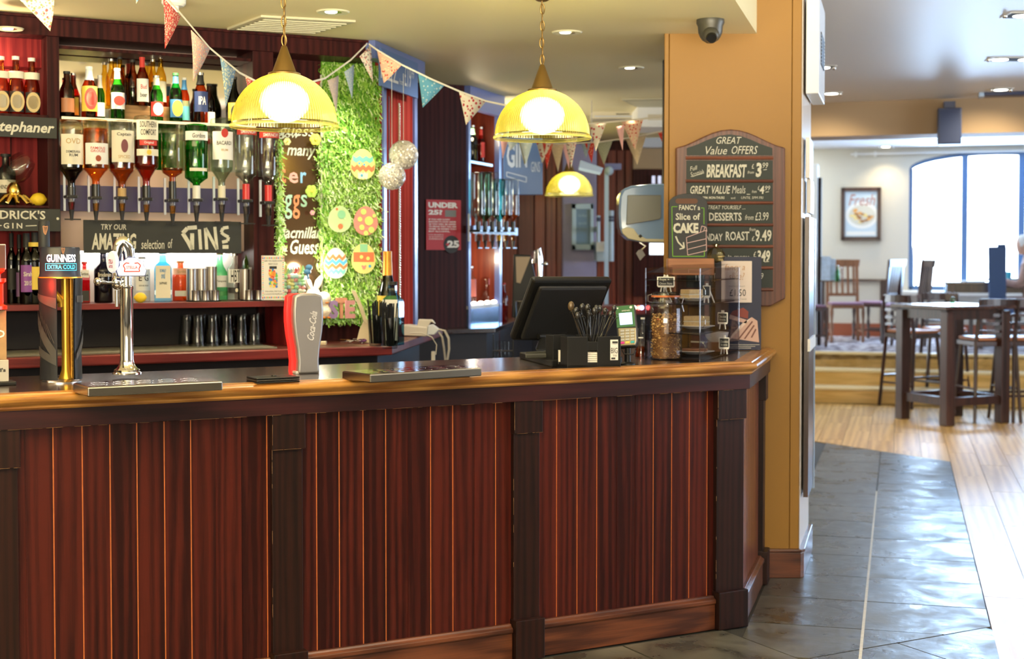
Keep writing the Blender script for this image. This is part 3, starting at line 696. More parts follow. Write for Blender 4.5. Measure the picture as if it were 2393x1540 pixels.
sign('gin_chalkboard', 'long chalkboard reading try our amazing selection of gins', B, (196, 516, 564, 592), 1.76, .012, [M_board, M_chalk],
     [('TRY OUR', 236, 524, 295, 537, dict(shear=.1, w=.01)), ('AMAZING', 214, 545, 318, 584, dict(w=.03, shear=.08)), ('selection', 330, 560, 384, 582, dict(shear=.1, w=.005)), ('of', 392, 558, 403, 580, dict(shear=.1, w=.005))], extra=gins)

PROF = {
 'beer': [(0, 0), (.92, 0), (1, .02), (1, .55), (.93, .62), (.60, .73), (.44, .80), (.40, .955)],
 'weiss': [(0, 0), (.92, 0), (1, .02), (1, .46), (.92, .55), (.62, .68), (.45, .76), (.38, .955)],
 'wine': [(0, 0), (.92, 0), (1, .02), (1, .60), (.9, .67), (.5, .74), (.38, .79), (.36, .96)],
 'spirit': [(0, 0), (.94, 0), (1, .02), (1, .62), (.92, .68), (.45, .76), (.36, .80), (.34, .93)],
 'square': [(0, 0), (1, 0), (1, .66), (.9, .72), (.42, .80), (.38, .92)],
 'tanq': [(0, 0), (.94, 0), (1, .02), (1, .50), (.90, .60), (.55, .70), (.40, .76), (.38, .84)],
 'broker': [(0, 0), (.94, 0), (1, .02), (1, .60), (.9, .66), (.3, .70), (.27, .90)],
 'champ': [(0, 0), (.95, 0), (1, .02), (1, .42), (.9, .52), (.5, .70), (.36, .80), (.33, .95)],
}
def bottle(label, fr, px, yb, yt, t, wpx, kind, glass, labs=(), cap=M_cap, caph=.05, z0=None, group=None, name='beer_bottle', cat='bottle', liquid=None, fill=.6, sq=False, capr=.48, foil=None):
    x, zb = fr.pix(px, yb, t); zb = z0 if z0 is not None else zb; h = fr.pix(px, yt, t)[1] - zb; r = Yd(fr, x, t) * wpx / 2 / F
    T = Th(name, label, cat, fr, x, t, zb, group); c = (x, t, zb); P = PROF[kind]; n = 4 if sq else 20; a0 = 45 - 13 if sq else 0
    k = 1.3 if sq else 1
    T.part(MB().lathe([(a * r * k, b * h) for a, b in P] + [(P[-1][0] * r * k, h * .96)], c, n, 0, a0=a0, a1=a0 + 360), 'glass_body', glass)
    if liquid:
        q = [(a * r * k * .93, max(b * h, .004)) for a, b in P if b <= fill]; T.part(MB().lathe(q + [(q[-1][0], fill * h), (0, fill * h)], c, n, 0, a0=a0, a1=a0 + 360), 'liquid', liquid)
    T.part(MB().lathe([(0, h * (1 - caph)), (r * capr, h * (1 - caph)), (r * capr, h), (0, h)], c, 14), 'cap', cap)
    if foil:
        a, b, m = foil; rr = r * .45 if a > .74 else r * .7
        T.part(MB().lathe([(r * .64, a * h), (r * .47, (a + .08) * h), (r * .42, b * h)], c, 16), 'neck_foil', m)
    for L in labs:
        za, zb2, m, ang = L[:4]; mb = MB().arc(c, r * 1.012 * (1.0 if not sq else 1), zb + za * h, zb + zb2 * h, -90 - ang, -90 + ang)
        if sq:
            mb = MB(); mb.M = Matrix.Translation(Vector(c)) @ Matrix.Rotation(R(-13), 4, 'Z'); mb.quad(-r * .8, r * .8, za * h, zb2 * h, -r * k * .7072 - .001)
            mb.M = None
        pl = T.part(mb, 'label', m)
        for (s, f0, f1, wd, tm) in L[4:]:
            mb = MB(); zz0 = zb + (za + (zb2 - za) * f0) * h; zz1 = zb + (za + (zb2 - za) * f1) * h
            if sq:
                mb.M = Matrix.Translation(Vector((c[0], c[1], 0))) @ Matrix.Rotation(R(-13), 4, 'Z'); mb.txt(s, -r * wd, r * wd, zz0, zz1, -r * k * .7072 - .0018, w=.02)
            elif s == 'oval': mb.lathe([(0, -.0001), (1, 0)], (0, 0, 0)) if False else mb.disc(c[0], (zz0 + zz1) / 2, (zz1 - zz0) / 2, c[1] - r * 1.03, sx=wd * r / max(1e-5, (zz1 - zz0) / 2))
            else: mb.txt(s, c[0] - r * wd, c[0] + r * wd, zz0, zz1, 0, w=.015, wrap=(c[0], c[1], r * 1.03))
            T.part(mb, 'print', tm, parent=pl)
    return T
amber = liq('amber_beer', (.70, .38, .06)); brown = liq('brown_glass', (.42, .15, .04)); dkbrown = liq('dark_brown_glass', (.20, .08, .04)); green = liq('green_glass', (.16, .55, .13))
gold_b = liq('golden_lager', (.90, .68, .18)); redale = liq('red_ale', (.80, .22, .06)); dkgreen = liq('dark_green_glass', (.03, .055, .02)); lime = liq('pale_green_gin', (.42, .66, .16)); mint = liq('mint_gin_glass', (.45, .88, .60))
# wheat beers on the left
M_wb = mat('wheat_label_gold', (.55, .42, .20), .5)
for px, nm in ((3, 'partly outside the frame'), (38, 'in the middle of the three'), (75, 'beside the dark post')):
    bottle('tall brown wheat beer bottle with oval cream label, ' + nm, B, px, 269, 132 if px < 50 else 136, 1.84, 36, 'weiss', liq('wheat_beer', (.60, .30, .10)),
           [(.05, .40, M_ink, 62, ('oval', .0, 1.0, .88, M_wb), ('oval', .16, .84, .66, M_lab), ('WEIHEN', .40, .60, .62, M_ink)), (.62, .74, M_lab, 80)], M_labw, .06, z0=2.195, group='wheat beers on the left shelf', name='wheat_beer_bottle')
TS = 1.82
def tb(label, px, yb, yt, wpx, glass, labs, cap=M_cap, t=TS, z0=None, kind='beer', **k):
    bottle(label, B, px, yb, yt, t, wpx, kind, glass, labs, cap, z0=zt if z0 is None else z0, group='beers on the shelf above the spirit measures', **k)
M_y = mat('yellow_label', (.75, .55, .08), .5); M_bl = mat('blue_label', (.06, .25, .55), .5); M_gr = mat('green_label', (.05, .25, .08), .5); M_or = mat('orange_label', (.65, .25, .05), .5)
tb('dark brown stout bottle with copper label at the left end of the shelf', 157, 285, 167, 34, dkbrown, [(.12, .42, mat('copper_label', (.35, .14, .06), .5), 60)], M_ink)
tb('half hidden bottle with yellow label behind the stout bottle', 172, 280, 171, 24, redale, [(.1, .48, M_y, 70)], M_cap, t=1.9)
tb('red brown ale bottle with round blue star label', 209, 282, 156, 36, redale, [(.14, .62, M_y, 78, ('oval', .06, .94, .82, M_redink), ('oval', .2, .8, .58, M_lab), ('*', .2, .9, .4, M_bl))], M_labw, foil=(.74, .97, mat('pale_neck_label', (.6, .62, .65), .5)))
tb('small green bottle with white neck between the ale and the golden beers', 234, 280, 176, 22, green, [(.1, .4, M_labw, 70)], M_labw, t=1.9, foil=(.72, .97, M_labw))
tb('golden clear-necked lager bottle behind, left of the pair', 261, 250, 138, 26, gold_b, [], M_cap, t=1.93, z0=zr)
tb('green lager bottle with red and white hexagon label', 275, 272, 160, 32, green, [(.2, .52, M_labw, 72, ('oval', .2, .8, .8, M_redink), ('LAGER', .42, .6, .66, M_labw))], M_labw, t=1.78, foil=(.68, .97, mat('beige_foil', (.55, .52, .42), .5)))
tb('golden beer bottle with dark neck standing behind the hexagon label', 281, 250, 133, 24, gold_b, [], M_ink, t=1.95, z0=zr)
tb('plain brown bottle on the wooden riser', 311, 247, 140, 26, brown, [], M_ink, t=1.9, z0=zr)
tb('red topped brown bottle with white script label on the riser', 333, 247, 134, 28, brown, [(.08, .55, M_labw, 75, ('Bud', .55, .75, .5, M_redink), ('beer', .2, .4, .6, M_ink))], M_redink, t=1.87, z0=zr, foil=(.70, .97, M_redink))
tb('golden bottle with silver neck, left of two on the riser', 358, 247, 139, 24, gold_b, [], M_cap, t=1.93, z0=zr)
tb('golden bottle with silver neck, right of two on the riser', 376, 247, 131, 26, gold_b, [(.1, .5, M_lab, 60)], M_cap, t=1.9, z0=zr)
tb('green bottle with red and white oval label in front of the riser', 366, 277, 177, 30, green, [(.1, .42, M_redink, 70, ('oval', .06, .94, .8, M_labw), ('BECKS', .35, .65, .72, M_ink))], M_cap, t=1.78, foil=(.70, .97, mat('beige_foil', (.55, .52, .42), .5)))
tb('green bottle with blue neck and oval gold label', 411, 278, 171, 30, green, [(.1, .46, M_bl, 70, ('oval', .04, .96, .84, M_y), ('PERONI', .5, .68, .7, M_redink))], M_gr, t=1.8, foil=(.70, .93, M_bl))
tb('slim amber bottle with yellow and turquoise label', 431, 280, 182, 24, redale, [(.08, .5, mat('turquoise_label', (.12, .5, .6), .5), 80), (.38, .5, M_y, 80)], M_labw, t=1.86, foil=(.74, .95, M_bl))
tb('stout amber pale ale bottle with dark blue shield label', 469, 286, 170, 33, liq('pale_ale', (.72, .24, .03)), [(.22, .62, mat('navy_label', (.02, .04, .14), .5), 72, ('IPA', .35, .75, .55, M_labw))], M_cap, t=1.78, foil=(.76, .95, M_ink))
tb('dark bottle with white lower label behind the pale ale', 489, 284, 196, 26, dkbrown, [(.05, .32, M_labw, 70)], M_ink, t=1.88)
bottle('dark green bottle with gold round label against the right post', B, 546, 282, 180, 1.84, 36, 'weiss', dkgreen, [(.1, .46, M_y, 60, ('oval', .1, .9, .7, M_ink))], M_ink, z0=zt, name='beer_bottle')
# ---- spirit bottles upside down in measures
M_black2 = mat('measure_black', (.02, .02, .022), .3)
def optic(label, px, ytop, ysh, yneck, wpx, glass, liquid, level, labs=(), cap=None, t=1.73, cl=None, blue=True, top='round', fr=B, yc=463, group='upside-down spirit bottles in wall measures', sc=1.0):
    x, zn = fr.pix(px, yneck, t); ztop = fr.pix(px, ytop, t)[1]; zsh = fr.pix(px, ysh, t)[1]; r = Yd(fr, x, t) * wpx / 2 / F; H = ztop - zn
    zc = fr.pix(px, yc, t)[1]; k = r * .30
    T = Th('spirit_bottle', label, 'bottle', fr, x, t, zc - .09 * sc, group)
    hs = (zsh - zn)
    outer = [(k, 0), (k, hs * .35), (k * 1.15, hs * .5), (r * .75, hs * .9), (r * .97, hs * 1.05), (r, hs * 1.2), (r, H * .93), (r * .93, H * .985), (r * .6, H), (r * .15, H * .985), (0, H * .96)]
    if top == 'sq': outer = [(k, 0), (k, hs * .5), (r * .9, hs * .8), (r, hs), (r, H * .96), (r * .95, H), (0, H * .985)]
    T.part(MB().lathe(outer, (x, t, zn), 22), 'glass_body', glass)
    lv = zn + level * H
    inner = [(a * .92, b) for a, b in outer if b < level * H]
    T.part(MB().lathe([(0, .001)] + inner + [(inner[-1][0], level * H), (0, level * H)], (x, t, zn), 22), 'liquid', liquid)
    for (f0, f1, m, ang, *tx) in labs:
        pl = T.part(MB().arc((x, t, 0), r * 1.015, zn + f0 * H, zn + f1 * H, -90 - ang, -90 + ang), 'label', m)
        for (s, g0, g1, wd, tm) in tx:
            zz0 = zn + (f0 + (f1 - f0) * g0) * H; zz1 = zn + (f0 + (f1 - f0) * g1) * H; mb = MB()
            if s == 'oval': mb.disc(x, (zz0 + zz1) / 2, (zz1 - zz0) / 2, t - r * 1.03, sx=wd * r / max(1e-5, (zz1 - zz0) / 2))
            else: mb.txt(s, x - r * wd, x + r * wd, zz0, zz1, 0, w=.012, wrap=(x, t, r * 1.03))
            T.part(mb, 'print', tm, parent=pl)
    u = Yd(fr, x, t) / F * sc  # metres per pixel
    T.part(MB().lathe([(k * 1.15, 0), (k * 1.2, (zc - zn) * -.0), (k * 1.1, 0)], (x, t, zn), 14).lathe([(0, 0), (k * 1.15, 0), (k * 1.15, zn - zc + .012), (0, zn - zc + .012)], (x, t, zc), 14), 'neck_collar', cap or M_black2)
    T.part(MB().box(x - 13 * u, x + 13 * u, t - .02, t + .05, zc - 3 * u, zc + 4 * u), 'clamp', M_black2, bev=.003)
    T.part(MB().lathe([(9 * u, 0), (8.5 * u, -10 * u), (6.5 * u, -24 * u), (5 * u, -28 * u)], (x, t, zc - 3 * u), 14), 'measure_chamber', g_clear)
    T.part(MB().lathe([(0, -9 * u), (7.6 * u, -9 * u), (5.8 * u, -27 * u), (0, -27 * u)], (x, t, zc - 3 * u), 14), 'measured_shot', cl or liquid)
    T.part(MB().lathe([(0, -27 * u), (6.5 * u, -27 * u), (4.5 * u, -40 * u), (3.5 * u, -52 * u), (0, -52 * u)], (x, t, zc - 3 * u), 14), 'nozzle', M_black2)
    T.part(MB().box(x - 17 * u, x + 20 * u, t - .012, t - .004, zc - 54 * u, zc - 51 * u), 'push_bar', M_black2)
    T.part(MB().box(x - 13 * u, x - 8 * u, t + .05, t + .06, zc - 32 * u, zc + 54 * u), 'wall_bracket', mat('pale_bracket', (.65, .7, .8), .35))
    T.part(MB().box(x - 12 * u, x + 6 * u, t + .0, t + .06, zc - 2 * u, zc + 2 * u), 'holder_arm', M_black2)
    return T
dkrum = liq('dark_rum', (.14, .03, .03)); whisky = liq('blended_whisky', (.95, .52, .18)); spiced = liq('spiced_rum', (.88, .42, .13)); liqueur = liq('red_liqueur', (.70, .14, .06)); bourbon = liq('bourbon', (.80, .34, .10)); ginG = liq('bright_green_glass', (.08, .62, .12)); clr = liq('clear_spirit', (.88, .90, .88), .2)
gold_s = liq('golden_shot', (.85, .55, .10)); clear_s = liq('cloudy_shot', (.62, .58, .52)); M_tan = mat('tan_print', (.5, .33, .14), .6)
optic('dark rum bottle with white label, leftmost of the upside-down spirits', 167, 283, 400, 443, 56, g_clear, dkrum, .62, [(.36, .80, M_lab, 62, ('OVD', .68, .86, .62, M_tan), ('DEMERARA', .38, .46, .6, M_ink), ('RUM', .26, .35, .35, M_ink))], cl=liq('red_shot', (.62, .08, .02)), yc=460)
optic('amber whisky bottle with white label and red grouse picture', 224, 279, 398, 437, 58, liq('amber_wall', (.97, .84, .66)), whisky, .86, [(.33, .64, M_labw, 62, ('FAMOUS', .70, .82, .6, M_redink), ('GROUSE', .56, .68, .6, M_redink), ('oval', .12, .42, .22, mat('rust_print', (.35, .07, .03), .6)))], cl=gold_s, yc=463)
optic('spiced rum bottle with cream label and caped figures', 285, 282, 402, 446, 58, g_clear, spiced, .42, [(.40, .85, M_lab, 62, ('oval', .30, .72, .28, mat('brown_figure', (.2, .06, .07), .6)), ('Captain', .80, .93, .6, M_ink), ('SPICED', .12, .22, .5, M_tan))], cl=gold_s, cap=M_tan, yc=463)
optic('rounded liqueur bottle with white top label and red seal', 342, 270, 393, 440, 56, g_clear, liqueur, .66, [(.66, .93, M_lab, 62, ('SOUTHERN', .62, .92, .75, M_ink), ('COMFORT', .22, .52, .7, M_ink)), (.58, .65, M_redink, 45, ('Original', .2, .8, .4, M_labw)), (.44, .53, M_lab, 62, ('oval', .1, .9, .2, M_y))], cl=gold_s, yc=466)
optic('square whiskey bottle with embossed clear glass and amber neck', 403, 300, 398, 430, 50, liq('pale_yellow_glass', (.96, .95, .80)), bourbon, .28, [], cl=gold_s, top='sq', yc=469, cap=M_black2)
optic('bright green gin bottle with white script band', 459, 290, 418, 440, 53, ginG, liq('green_gin', (.45, .85, .45)), .6, [(.74, .88, M_labw, 80, ('Gordons', .25, .75, .62, M_ink)), (.26, .31, M_lab, 50)], cl=clear_s, cap=M_labw, yc=468)
optic('white rum bottle with white label and red disc', 518, 276, 400, 440, 52, liq('pale_green_wall', (.82, .92, .84)), clr, .30, [(.40, .80, M_labw, 66, ('oval', .78, 1.1, .32, M_redink), ('BACARDI', .52, .66, .72, M_ink), ('RUM', .30, .38, .3, M_tan))], cl=clear_s, cap=M_lab, yc=466)
optic('clear vodka bottle with red banner, left of the vodka pair', 575, 300, 412, 436, 50, g_clear, clr, .28, [(.88, .98, M_redink, 70, ('SMIRNOFF', .2, .8, .8, M_labw))], cl=clear_s, cap=mat('red_collar', (.6, .03, .03), .3), yc=470)
optic('clear vodka bottle with red banner, right of the vodka pair under the lamp', 627, 302, 415, 439, 50, g_clear, clr, .3, [(.84, .94, M_redink, 70, ('SMIRNOFF', .2, .8, .8, M_labw))], cl=clear_s, cap=mat('red_collar', (.6, .03, .03), .3), yc=474, t=1.72)
# slim spare bottles standing behind the measures
# ---- left bay things
M_goldm = mat('gold_metal', (.75, .52, .14), .25, 1)
def lemon(label, fr, px, yb, t, wpx, z0):
    x = fr.pix(px, yb, t)[0]; r = Yd(fr, x, t) * wpx / 2 / F; yl = mat('lemon_skin', (.86, .60, .03), .45, bump=.5, bscale=400)
    mb = MB().lathe([(0, -1.0 * r), (.12 * r, -1.0 * r), (.25 * r, -.9 * r), (.62 * r, -.62 * r), (.8 * r, -.2 * r), (.8 * r, .2 * r), (.62 * r, .62 * r), (.25 * r, .9 * r), (.1 * r, 1.02 * r), (0, 1.02 * r)], (x, t, z0 + r * .8), 18, axis='x')
    solo(mb, 'lemon', label, 'lemon', fr, x, t, z0, yl, group='lemons on the back bar')
lemon('whole lemon on the left shelf beside the octopus', B, 90, 487, 1.82, 38, 1.792)
lemon('smaller lemon behind at the end of the left shelf', B, 114, 487, 1.93, 26, 1.792)
lemon('lemon on the bottle shelf beside the gin bottles', B, 328, 707, 1.76, 30, ZS)
lemon('lemon half hidden behind the left cocktail shakers', B, 438, 705, 1.93, 24, ZS)
x, z = B.pix(22, 487, 1.84)
T = Th('octopus_ornament', 'gold octopus ornament below a tilted balloon glass', 'ornament', B, x, 1.84, 1.792)
T.part(MB().ball((x + .02, 1.84, 1.792 + .065), .032, sz=1.3), 'body', M_goldm)
for k in range(6):
    a = -2.6 + k * .55; T.part(MB().tube([(x + .02, 1.84, 1.84), (x + .02 + .05 * cos(a), 1.84 + .04 * sin(a), 1.83), (x + .02 + .085 * cos(a), 1.84 + .06 * sin(a), 1.80), (x + .02 + .105 * cos(a), 1.84 + .07 * sin(a), 1.806)], [.014, .012, .008, .004]), 'tentacle', M_goldm)
T = Th('balloon_glass', 'large balloon gin glass tilted on the octopus', 'glass', B, x + .02, 1.84, 1.90)
mb = MB(); mb.M = Matrix.Translation(Vector((x + .035, 1.82, 1.955))) @ Matrix.Rotation(R(38), 4, 'Y')
mb.lathe([(.0, -.07), (.03, -.062), (.055, -.03), (.060, 0), (.052, .045), (.042, .065)], (0, 0, 0), 24); mb.M = None; T.part(mb, 'bowl', g_clear)
bottle('black apothecary gin bottle behind the balloon glass', B, 14, 487, 360, 1.93, 46, 'spirit', mat('black_gin_glass', (.02, .02, .02), .1), [(.25, .5, M_lab, 60, ('HENDRICKS', .3, .6, .8, M_ink))], M_ink, z0=1.792, name='gin_bottle', capr=.5)
# wines on the left of the shelf
for px, yt, w, lb, nm in ((28, 545, 22, (M_ink, .2, .5), 'leftmost of the dark wine bottles'), (46, 548, 20, (mat('dull_purple', (.16, .07, .2), .5), .1, .45), 'slim dark wine bottle behind the purple label'), (63, 545, 33, (mat('purple_label', (.24, .07, .34), .5), .17, .55), 'wine bottle with a purple scroll label'), (83, 543, 34, (M_y, .2, .52), 'wine bottle with plain yellow label and yellow neck band'), (104, 545, 26, (M_y, .2, .5), 'wine bottle with yellow band half behind the stout tap')):
    a = 1.82 if px in (63, 83) else 1.92
    bottle(nm + ' on the shelf', B, px, 705, yt, a, w, 'wine', dkgreen, [(lb[1], lb[2], lb[0], 60)] + ([(.2, .52, lb[0], 30, ('Sirah', .6, .8, .6, M_lab), ('2015', .2, .4, .5, M_lab))] if px == 63 else []) + ([(.80, .86, M_y, 170)] if px in (83,) else []), M_ink, .2, z0=ZS, group='wine bottles left of the gins', name='wine_bottle')
# gins
def gb(label, px, yt, wpx, kind, glass, labs, cap, t=1.86, **k): bottle(label, B, px, 708, yt, t, wpx, kind, glass, labs, cap, z0=ZS, group='gin bottles on the back bar shelf', name='gin_bottle', **k)
gb('clear gin bottle with cork stopper behind the stout tap', 150, 545, 30, 'spirit', g_clear, [(.2, .5, M_labw, 60)], mat('cork', (.45, .28, .14), .7), t=1.95, caph=.08)
gb('pink gin bottle with white band and red gin', 198, 612, 26, 'spirit', liq('pink_red_gin', (.75, .06, .10)), [(.62, .8, M_labw, 80, ('Gordons', .3, .7, .7, M_ink)), (.05, .3, M_ink, 70)], M_redink, sq=True)
gb('dark shouldered gin bottle with pale script', 242, 588, 42, 'spirit', liq('smoky_glass', (.10, .09, .12)), [(.5, .6, liq('smoky_band', (.3, .28, .3)), 60, ('Brockmans', .1, .9, .8, M_lab))], M_ink, capr=.36)
gb('clear gin bottle with white label and black letters E G', 332, 600, 38, 'spirit', g_clear, [(.25, .72, M_labw, 60, ('E G', .45, .75, .62, M_ink), ('EDINBURGH', .2, .27, .6, M_ink))], M_labw, t=1.9)
gb('square sky blue gin bottle with tall white label', 381, 588, 42, 'square', liq('sky_blue_glass', (.25, .70, .92)), [(.08, .72, M_lab, 40, ('BOMBAY', .8, .9, .34, M_bl), ('oval', .60, .80, .2, M_bl), ('SAPPHIRE', .42, .5, .4, M_ink))], mat('pale_blue_cap', (.6, .75, .9), .3), sq=True, t=1.82)
gb('orange gin bottle with peach band beside the steel shakers', 422, 610, 36, 'spirit', liq('orange_gin', (.92, .35, .14)), [(.66, .82, mat('peach_label', (.85, .45, .28), .5), 80, ('Gordons', .3, .7, .7, M_tan)), (.12, .26, M_lab, 60)], M_or, t=1.94)
gb('mint green gin bottle with red seal and white label', 514, 590, 36, 'tanq', mint, [(.28, .52, M_labw, 62, ('Tanqueray', .4, .6, .7, M_ink)), (.10, .2, M_gr, 80)], mat('beige_cap', (.6, .45, .3), .5), t=1.92)
gb('clear gin bottle with black striped label and ink stamp', 548, 592, 34, 'spirit', g_clear, [(.38, .66, M_labw, 70, ('HBTL', .05, .95, .8, M_ink)), (.16, .28, M_ink, 75, ('oval', .15, .85, .2, M_lab))], M_cap, t=1.88)
gb('pale green gin bottle with wooden stopper and red seal at the right end', 586, 551, 42, 'tanq', lime, [(.40, .48, M_lab, 80)], mat('light_cork', (.72, .55, .33), .6), t=1.9, caph=.13, capr=.34)
# steel cocktail measures
def shakers(label, px0, px1, yt, t, n, group):
    x0, z0, x1 = sB(px0, t, 700), ZS, sB(px1, t, 700); wd = x1 - x0; zt_ = B.pix((px0 + px1) / 2, yt, t)[1]; h = zt_ - ZS; r = wd / (2 * n) * 1.1
    T = Th('shaker_set', label, 'cocktail shakers', B, (x0 + x1) / 2, t, ZS, group)
    T.part(MB().cyl(((x0 + x1) / 2, t, ZS), wd * .58, .006, 24), 'tray', M_black)
    for k in range(n):
        cx = x0 + wd * (k + .5) / n; hh = h * (1.0 if k < n - 1 else 1.06)
        T.part(MB().lathe([(0, .006), (r * .94, .006), (r, .02), (r, hh - .01), (r * 1.03, hh), (r * .95, hh), (r * .93, .03), (0, .03)], (cx, t + .03, ZS), 22), 'tall_cup', M_steel)
    for k in range(n):
        cx = x0 + wd * (k + .5) / n + .003; rr = r * .72
        T.part(MB().lathe([(0, .006), (rr, .006), (rr, h * .32), (rr * 1.05, h * .34), (rr * .93, h * .34), (rr * .9, .02), (0, .02)], (cx, t - r * .9, ZS), 20), 'short_cup', M_steel)
shakers('three tall steel cocktail cups with short cups in front, left set', 441, 510, 628, 1.80, 3, 'steel cocktail cups on the shelf')
shakers('two tall steel cocktail cups with short cups in front, right set by the egg card', 566, 611, 629, 1.80, 2, 'steel cocktail cups on the shelf')
# upside-down pint glasses in the recess under the shelf
M_gls = thin('drinking_glass', (.95, .97, .97), .07)
n = 0
for row, t in enumerate((1.80, 1.93)):
    for k, px in enumerate((428, 462, 496, 530, 564, 594)):
        x = sB(px + row * 9, t, 790); r0, r1, h = .030, .041, .145
        if row == 0 and k in (0,): continue
        mb = MB().lathe([(r1, 0), (r1 * .97, h * .25), (r0 * 1.02, h * .8), (r0, h), (0, h), (0, h - .008), (r0 * .9, h - .008), (r1 * .92, h * .25), (r1 * .95, 0)], (x, t, ZL + .006), 20)
        pos = ('front row' if row == 0 else 'back row') + ', ' + ('leftmost' if k == (1 - row) else 'second from the left' if k == 2 - row else 'third from the left' if k == 3 - row else 'fourth from the left' if k == 4 - row else 'fifth from the left' if k == 5 - row else 'nearest the divider')
        solo(mb, 'pint_glass', 'upturned pint glass under the shelf, ' + pos, 'glass', B, x, t, ZL + .006, M_gls, group='upturned pint glasses under the shelf'); n += 1
# card: guess how many eggs
x0, x1, z0, z1 = B.rect(612, 584, 664, 688, 1.66)
T = Th('egg_guess_card', 'white card with bean border and a jar of coloured eggs', 'card', B, (x0 + x1) / 2, 1.66, ZS, rz=-4)
T.o.location.z = ZS
o = T.part(MB().box(x0, x1, 1.66, 1.664, ZS + .006, ZS + .006 + (z1 - z0)), 'card', mat('card_white', (.74, .72, .66), .6)); zc = ZS + .006; hh = z1 - z0; wd = x1 - x0
mb = MB(); cols = [mat('candy_%s' % c, v, .5) for c, v in (('red', (.7, .08, .05)), ('blue', (.05, .2, .6)), ('orange', (.8, .3, .04)), ('green', (.12, .5, .12)), ('yellow', (.85, .65, .08)))]
for k in range(13):
    for zz in (zc + .012, zc + hh - .012): mb.disc(x0 + wd * (k + .5) / 13, zz, .0028, 1.659, m=k % 4, sz=1.7, n=8)
for k in range(22):
    for xx in (x0 + .006, x1 - .006): mb.disc(xx, zc + hh * (k + .5) / 22, .0026, 1.659, m=(k + 1) % 4, n=8)
random.seed(5)
for k in range(60): mb.disc(x0 + wd * (.34 + .32 * random.random()), zc + hh * (.30 + .38 * random.random()), .0055, 1.6585 - k * .00001, m=random.randrange(5), n=8, sz=1.2)
T.part(mb, 'printed_beans', cols)
mb = MB(); mb.quad(x0 + wd * .34, x0 + wd * .66, zc + hh * .70, zc + hh * .76, 1.6588); mb.txt('CAN YOU GUESS HOW', x0 + wd * .1, x1 - wd * .1, zc + hh * .86, zc + hh * .90, 1.6588); mb.txt('MANY EGGS?', x0 + wd * .3, x1 - wd * .3, zc + hh * .79, zc + hh * .83, 1.6588)
mb.txt('WIN A MEAL FOR FOUR', x0 + wd * .14, x1 - wd * .14, zc + hh * .18, zc + hh * .21, 1.6588); mb.txt('£1 A GUESS FOR MACMILLAN', x0 + wd * .1, x1 - wd * .1, zc + hh * .12, zc + hh * .15, 1.6588)
T.part(mb, 'lettering', M_ink)
# red rear light in the back bar
point('back_bar_spot', (*B.w(.2, 1.85), 2.4), 8, WARM, .03)
for s_ in (.75, 1.05, 1.35): spot('back_bar_spot', (*B.w(s_, 1.70), 2.53), (*B.w(s_, 1.86), 1.5), 24, WARM, 80, .9, .03)
# ================================================================ ON THE COUNTER
def M3(*a): return Matrix.Translation(Vector(a))
emi = lambda n, c, s: mat(n, c, .5, emis=c, es=s)
# ---- stout tap: split dark cylinder round a gold column
x, t = B.flat(143, 893, ZT); z = ZT
T = Th('stout_tap', 'tall dark curved stout tap with gold core and lit head', 'beer tap', B, x, t, z)
u = Yd(B, x, t) / F
T.part(MB().lathe([(0, 0), (46 * u, 0), (46 * u, 3 * u), (36 * u, 7 * u), (0, 8 * u)], (x, t, z), 32), 'base_disc', M_steel)
M_shell = mat('stout_shell', (.016, .018, .026), .48, spec=.35); M_relief = mat('shell_relief', (.06, .06, .065), .35)
hb, ht_ = 8 * u, 255 * u
def shell(a0, a1, nm):
    P = [(48 * u, 0), (46 * u, 60 * u), (47 * u, 150 * u), (50 * u, 225 * u), (50 * u, 236 * u), (45 * u, 236 * u), (42 * u, 150 * u), (43 * u, 0), (48 * u, 0)]
    return T.part(MB().lathe(P, (x, t, z + hb), 20, a0=a0, a1=a1), nm, M_shell)
sl = shell(-215, -111, 'left_shell'); sr = shell(-60, 0, 'right_shell')
def relief(a0, a1, za0, za1, zb0, zb1, par):
    """slanted harp string raised on the curved shell"""
    mb = MB(); vs = []; fs = []; r = 50.3 * u
    for i in range(7):
        k = i / 6; a = R(a0 + (a1 - a0) * k); lo = za0 + (zb0 - za0) * k; hi = za1 + (zb1 - za1) * k
        vs += [(x + r * cos(a), t + r * sin(a), z + hb + lo * u), (x + r * cos(a), t + r * sin(a), z + hb + hi * u)]
    for i in range(6): fs.append((2 * i, 2 * i + 2, 2 * i + 3, 2 * i + 1))
    mb.add(vs, fs, 0, True); T.part(mb, 'relief_band', M_relief, parent=par)
relief(-190, -112, 190, 202, 165, 190, sl); relief(-188, -113, 130, 165, 40, 70, sl); relief(-175, -113, 60, 80, 34, 52, sl)
for k in range(5): relief(-172 + k * 8, -158 + k * 10, 165 - k * 9, 168 - k * 9, 120 - k * 9, 124 - k * 9, sl)
relief(-55, -5, 180, 195, 178, 196, sr); relief(-57, -8, 45, 60, 100, 130, sr)
for k in range(4): relief(-50 + k * 9, -38 + k * 9, 95 + k * 14, 98 + k * 14, 120 + k * 14, 123 + k * 14, sr)
M_gold2 = mat('tap_gold', (.72, .42, .06), .35, .7)
T.part(MB().lathe([(0, 0), (17 * u, 0), (10 * u, 20 * u), (9 * u, 60 * u), (9 * u, 250 * u), (0, 250 * u)], (x + 11 * u, t, z + hb), 20), 'gold_column', M_gold2)
T.part(MB().box(x + 20 * u, x + 28 * u, t - 12 * u, t + 10 * u, z + hb, z + ht_), 'gold_rib', mat('tap_gold_dark', (.45, .22, .03), .35, .7), bev=.003)
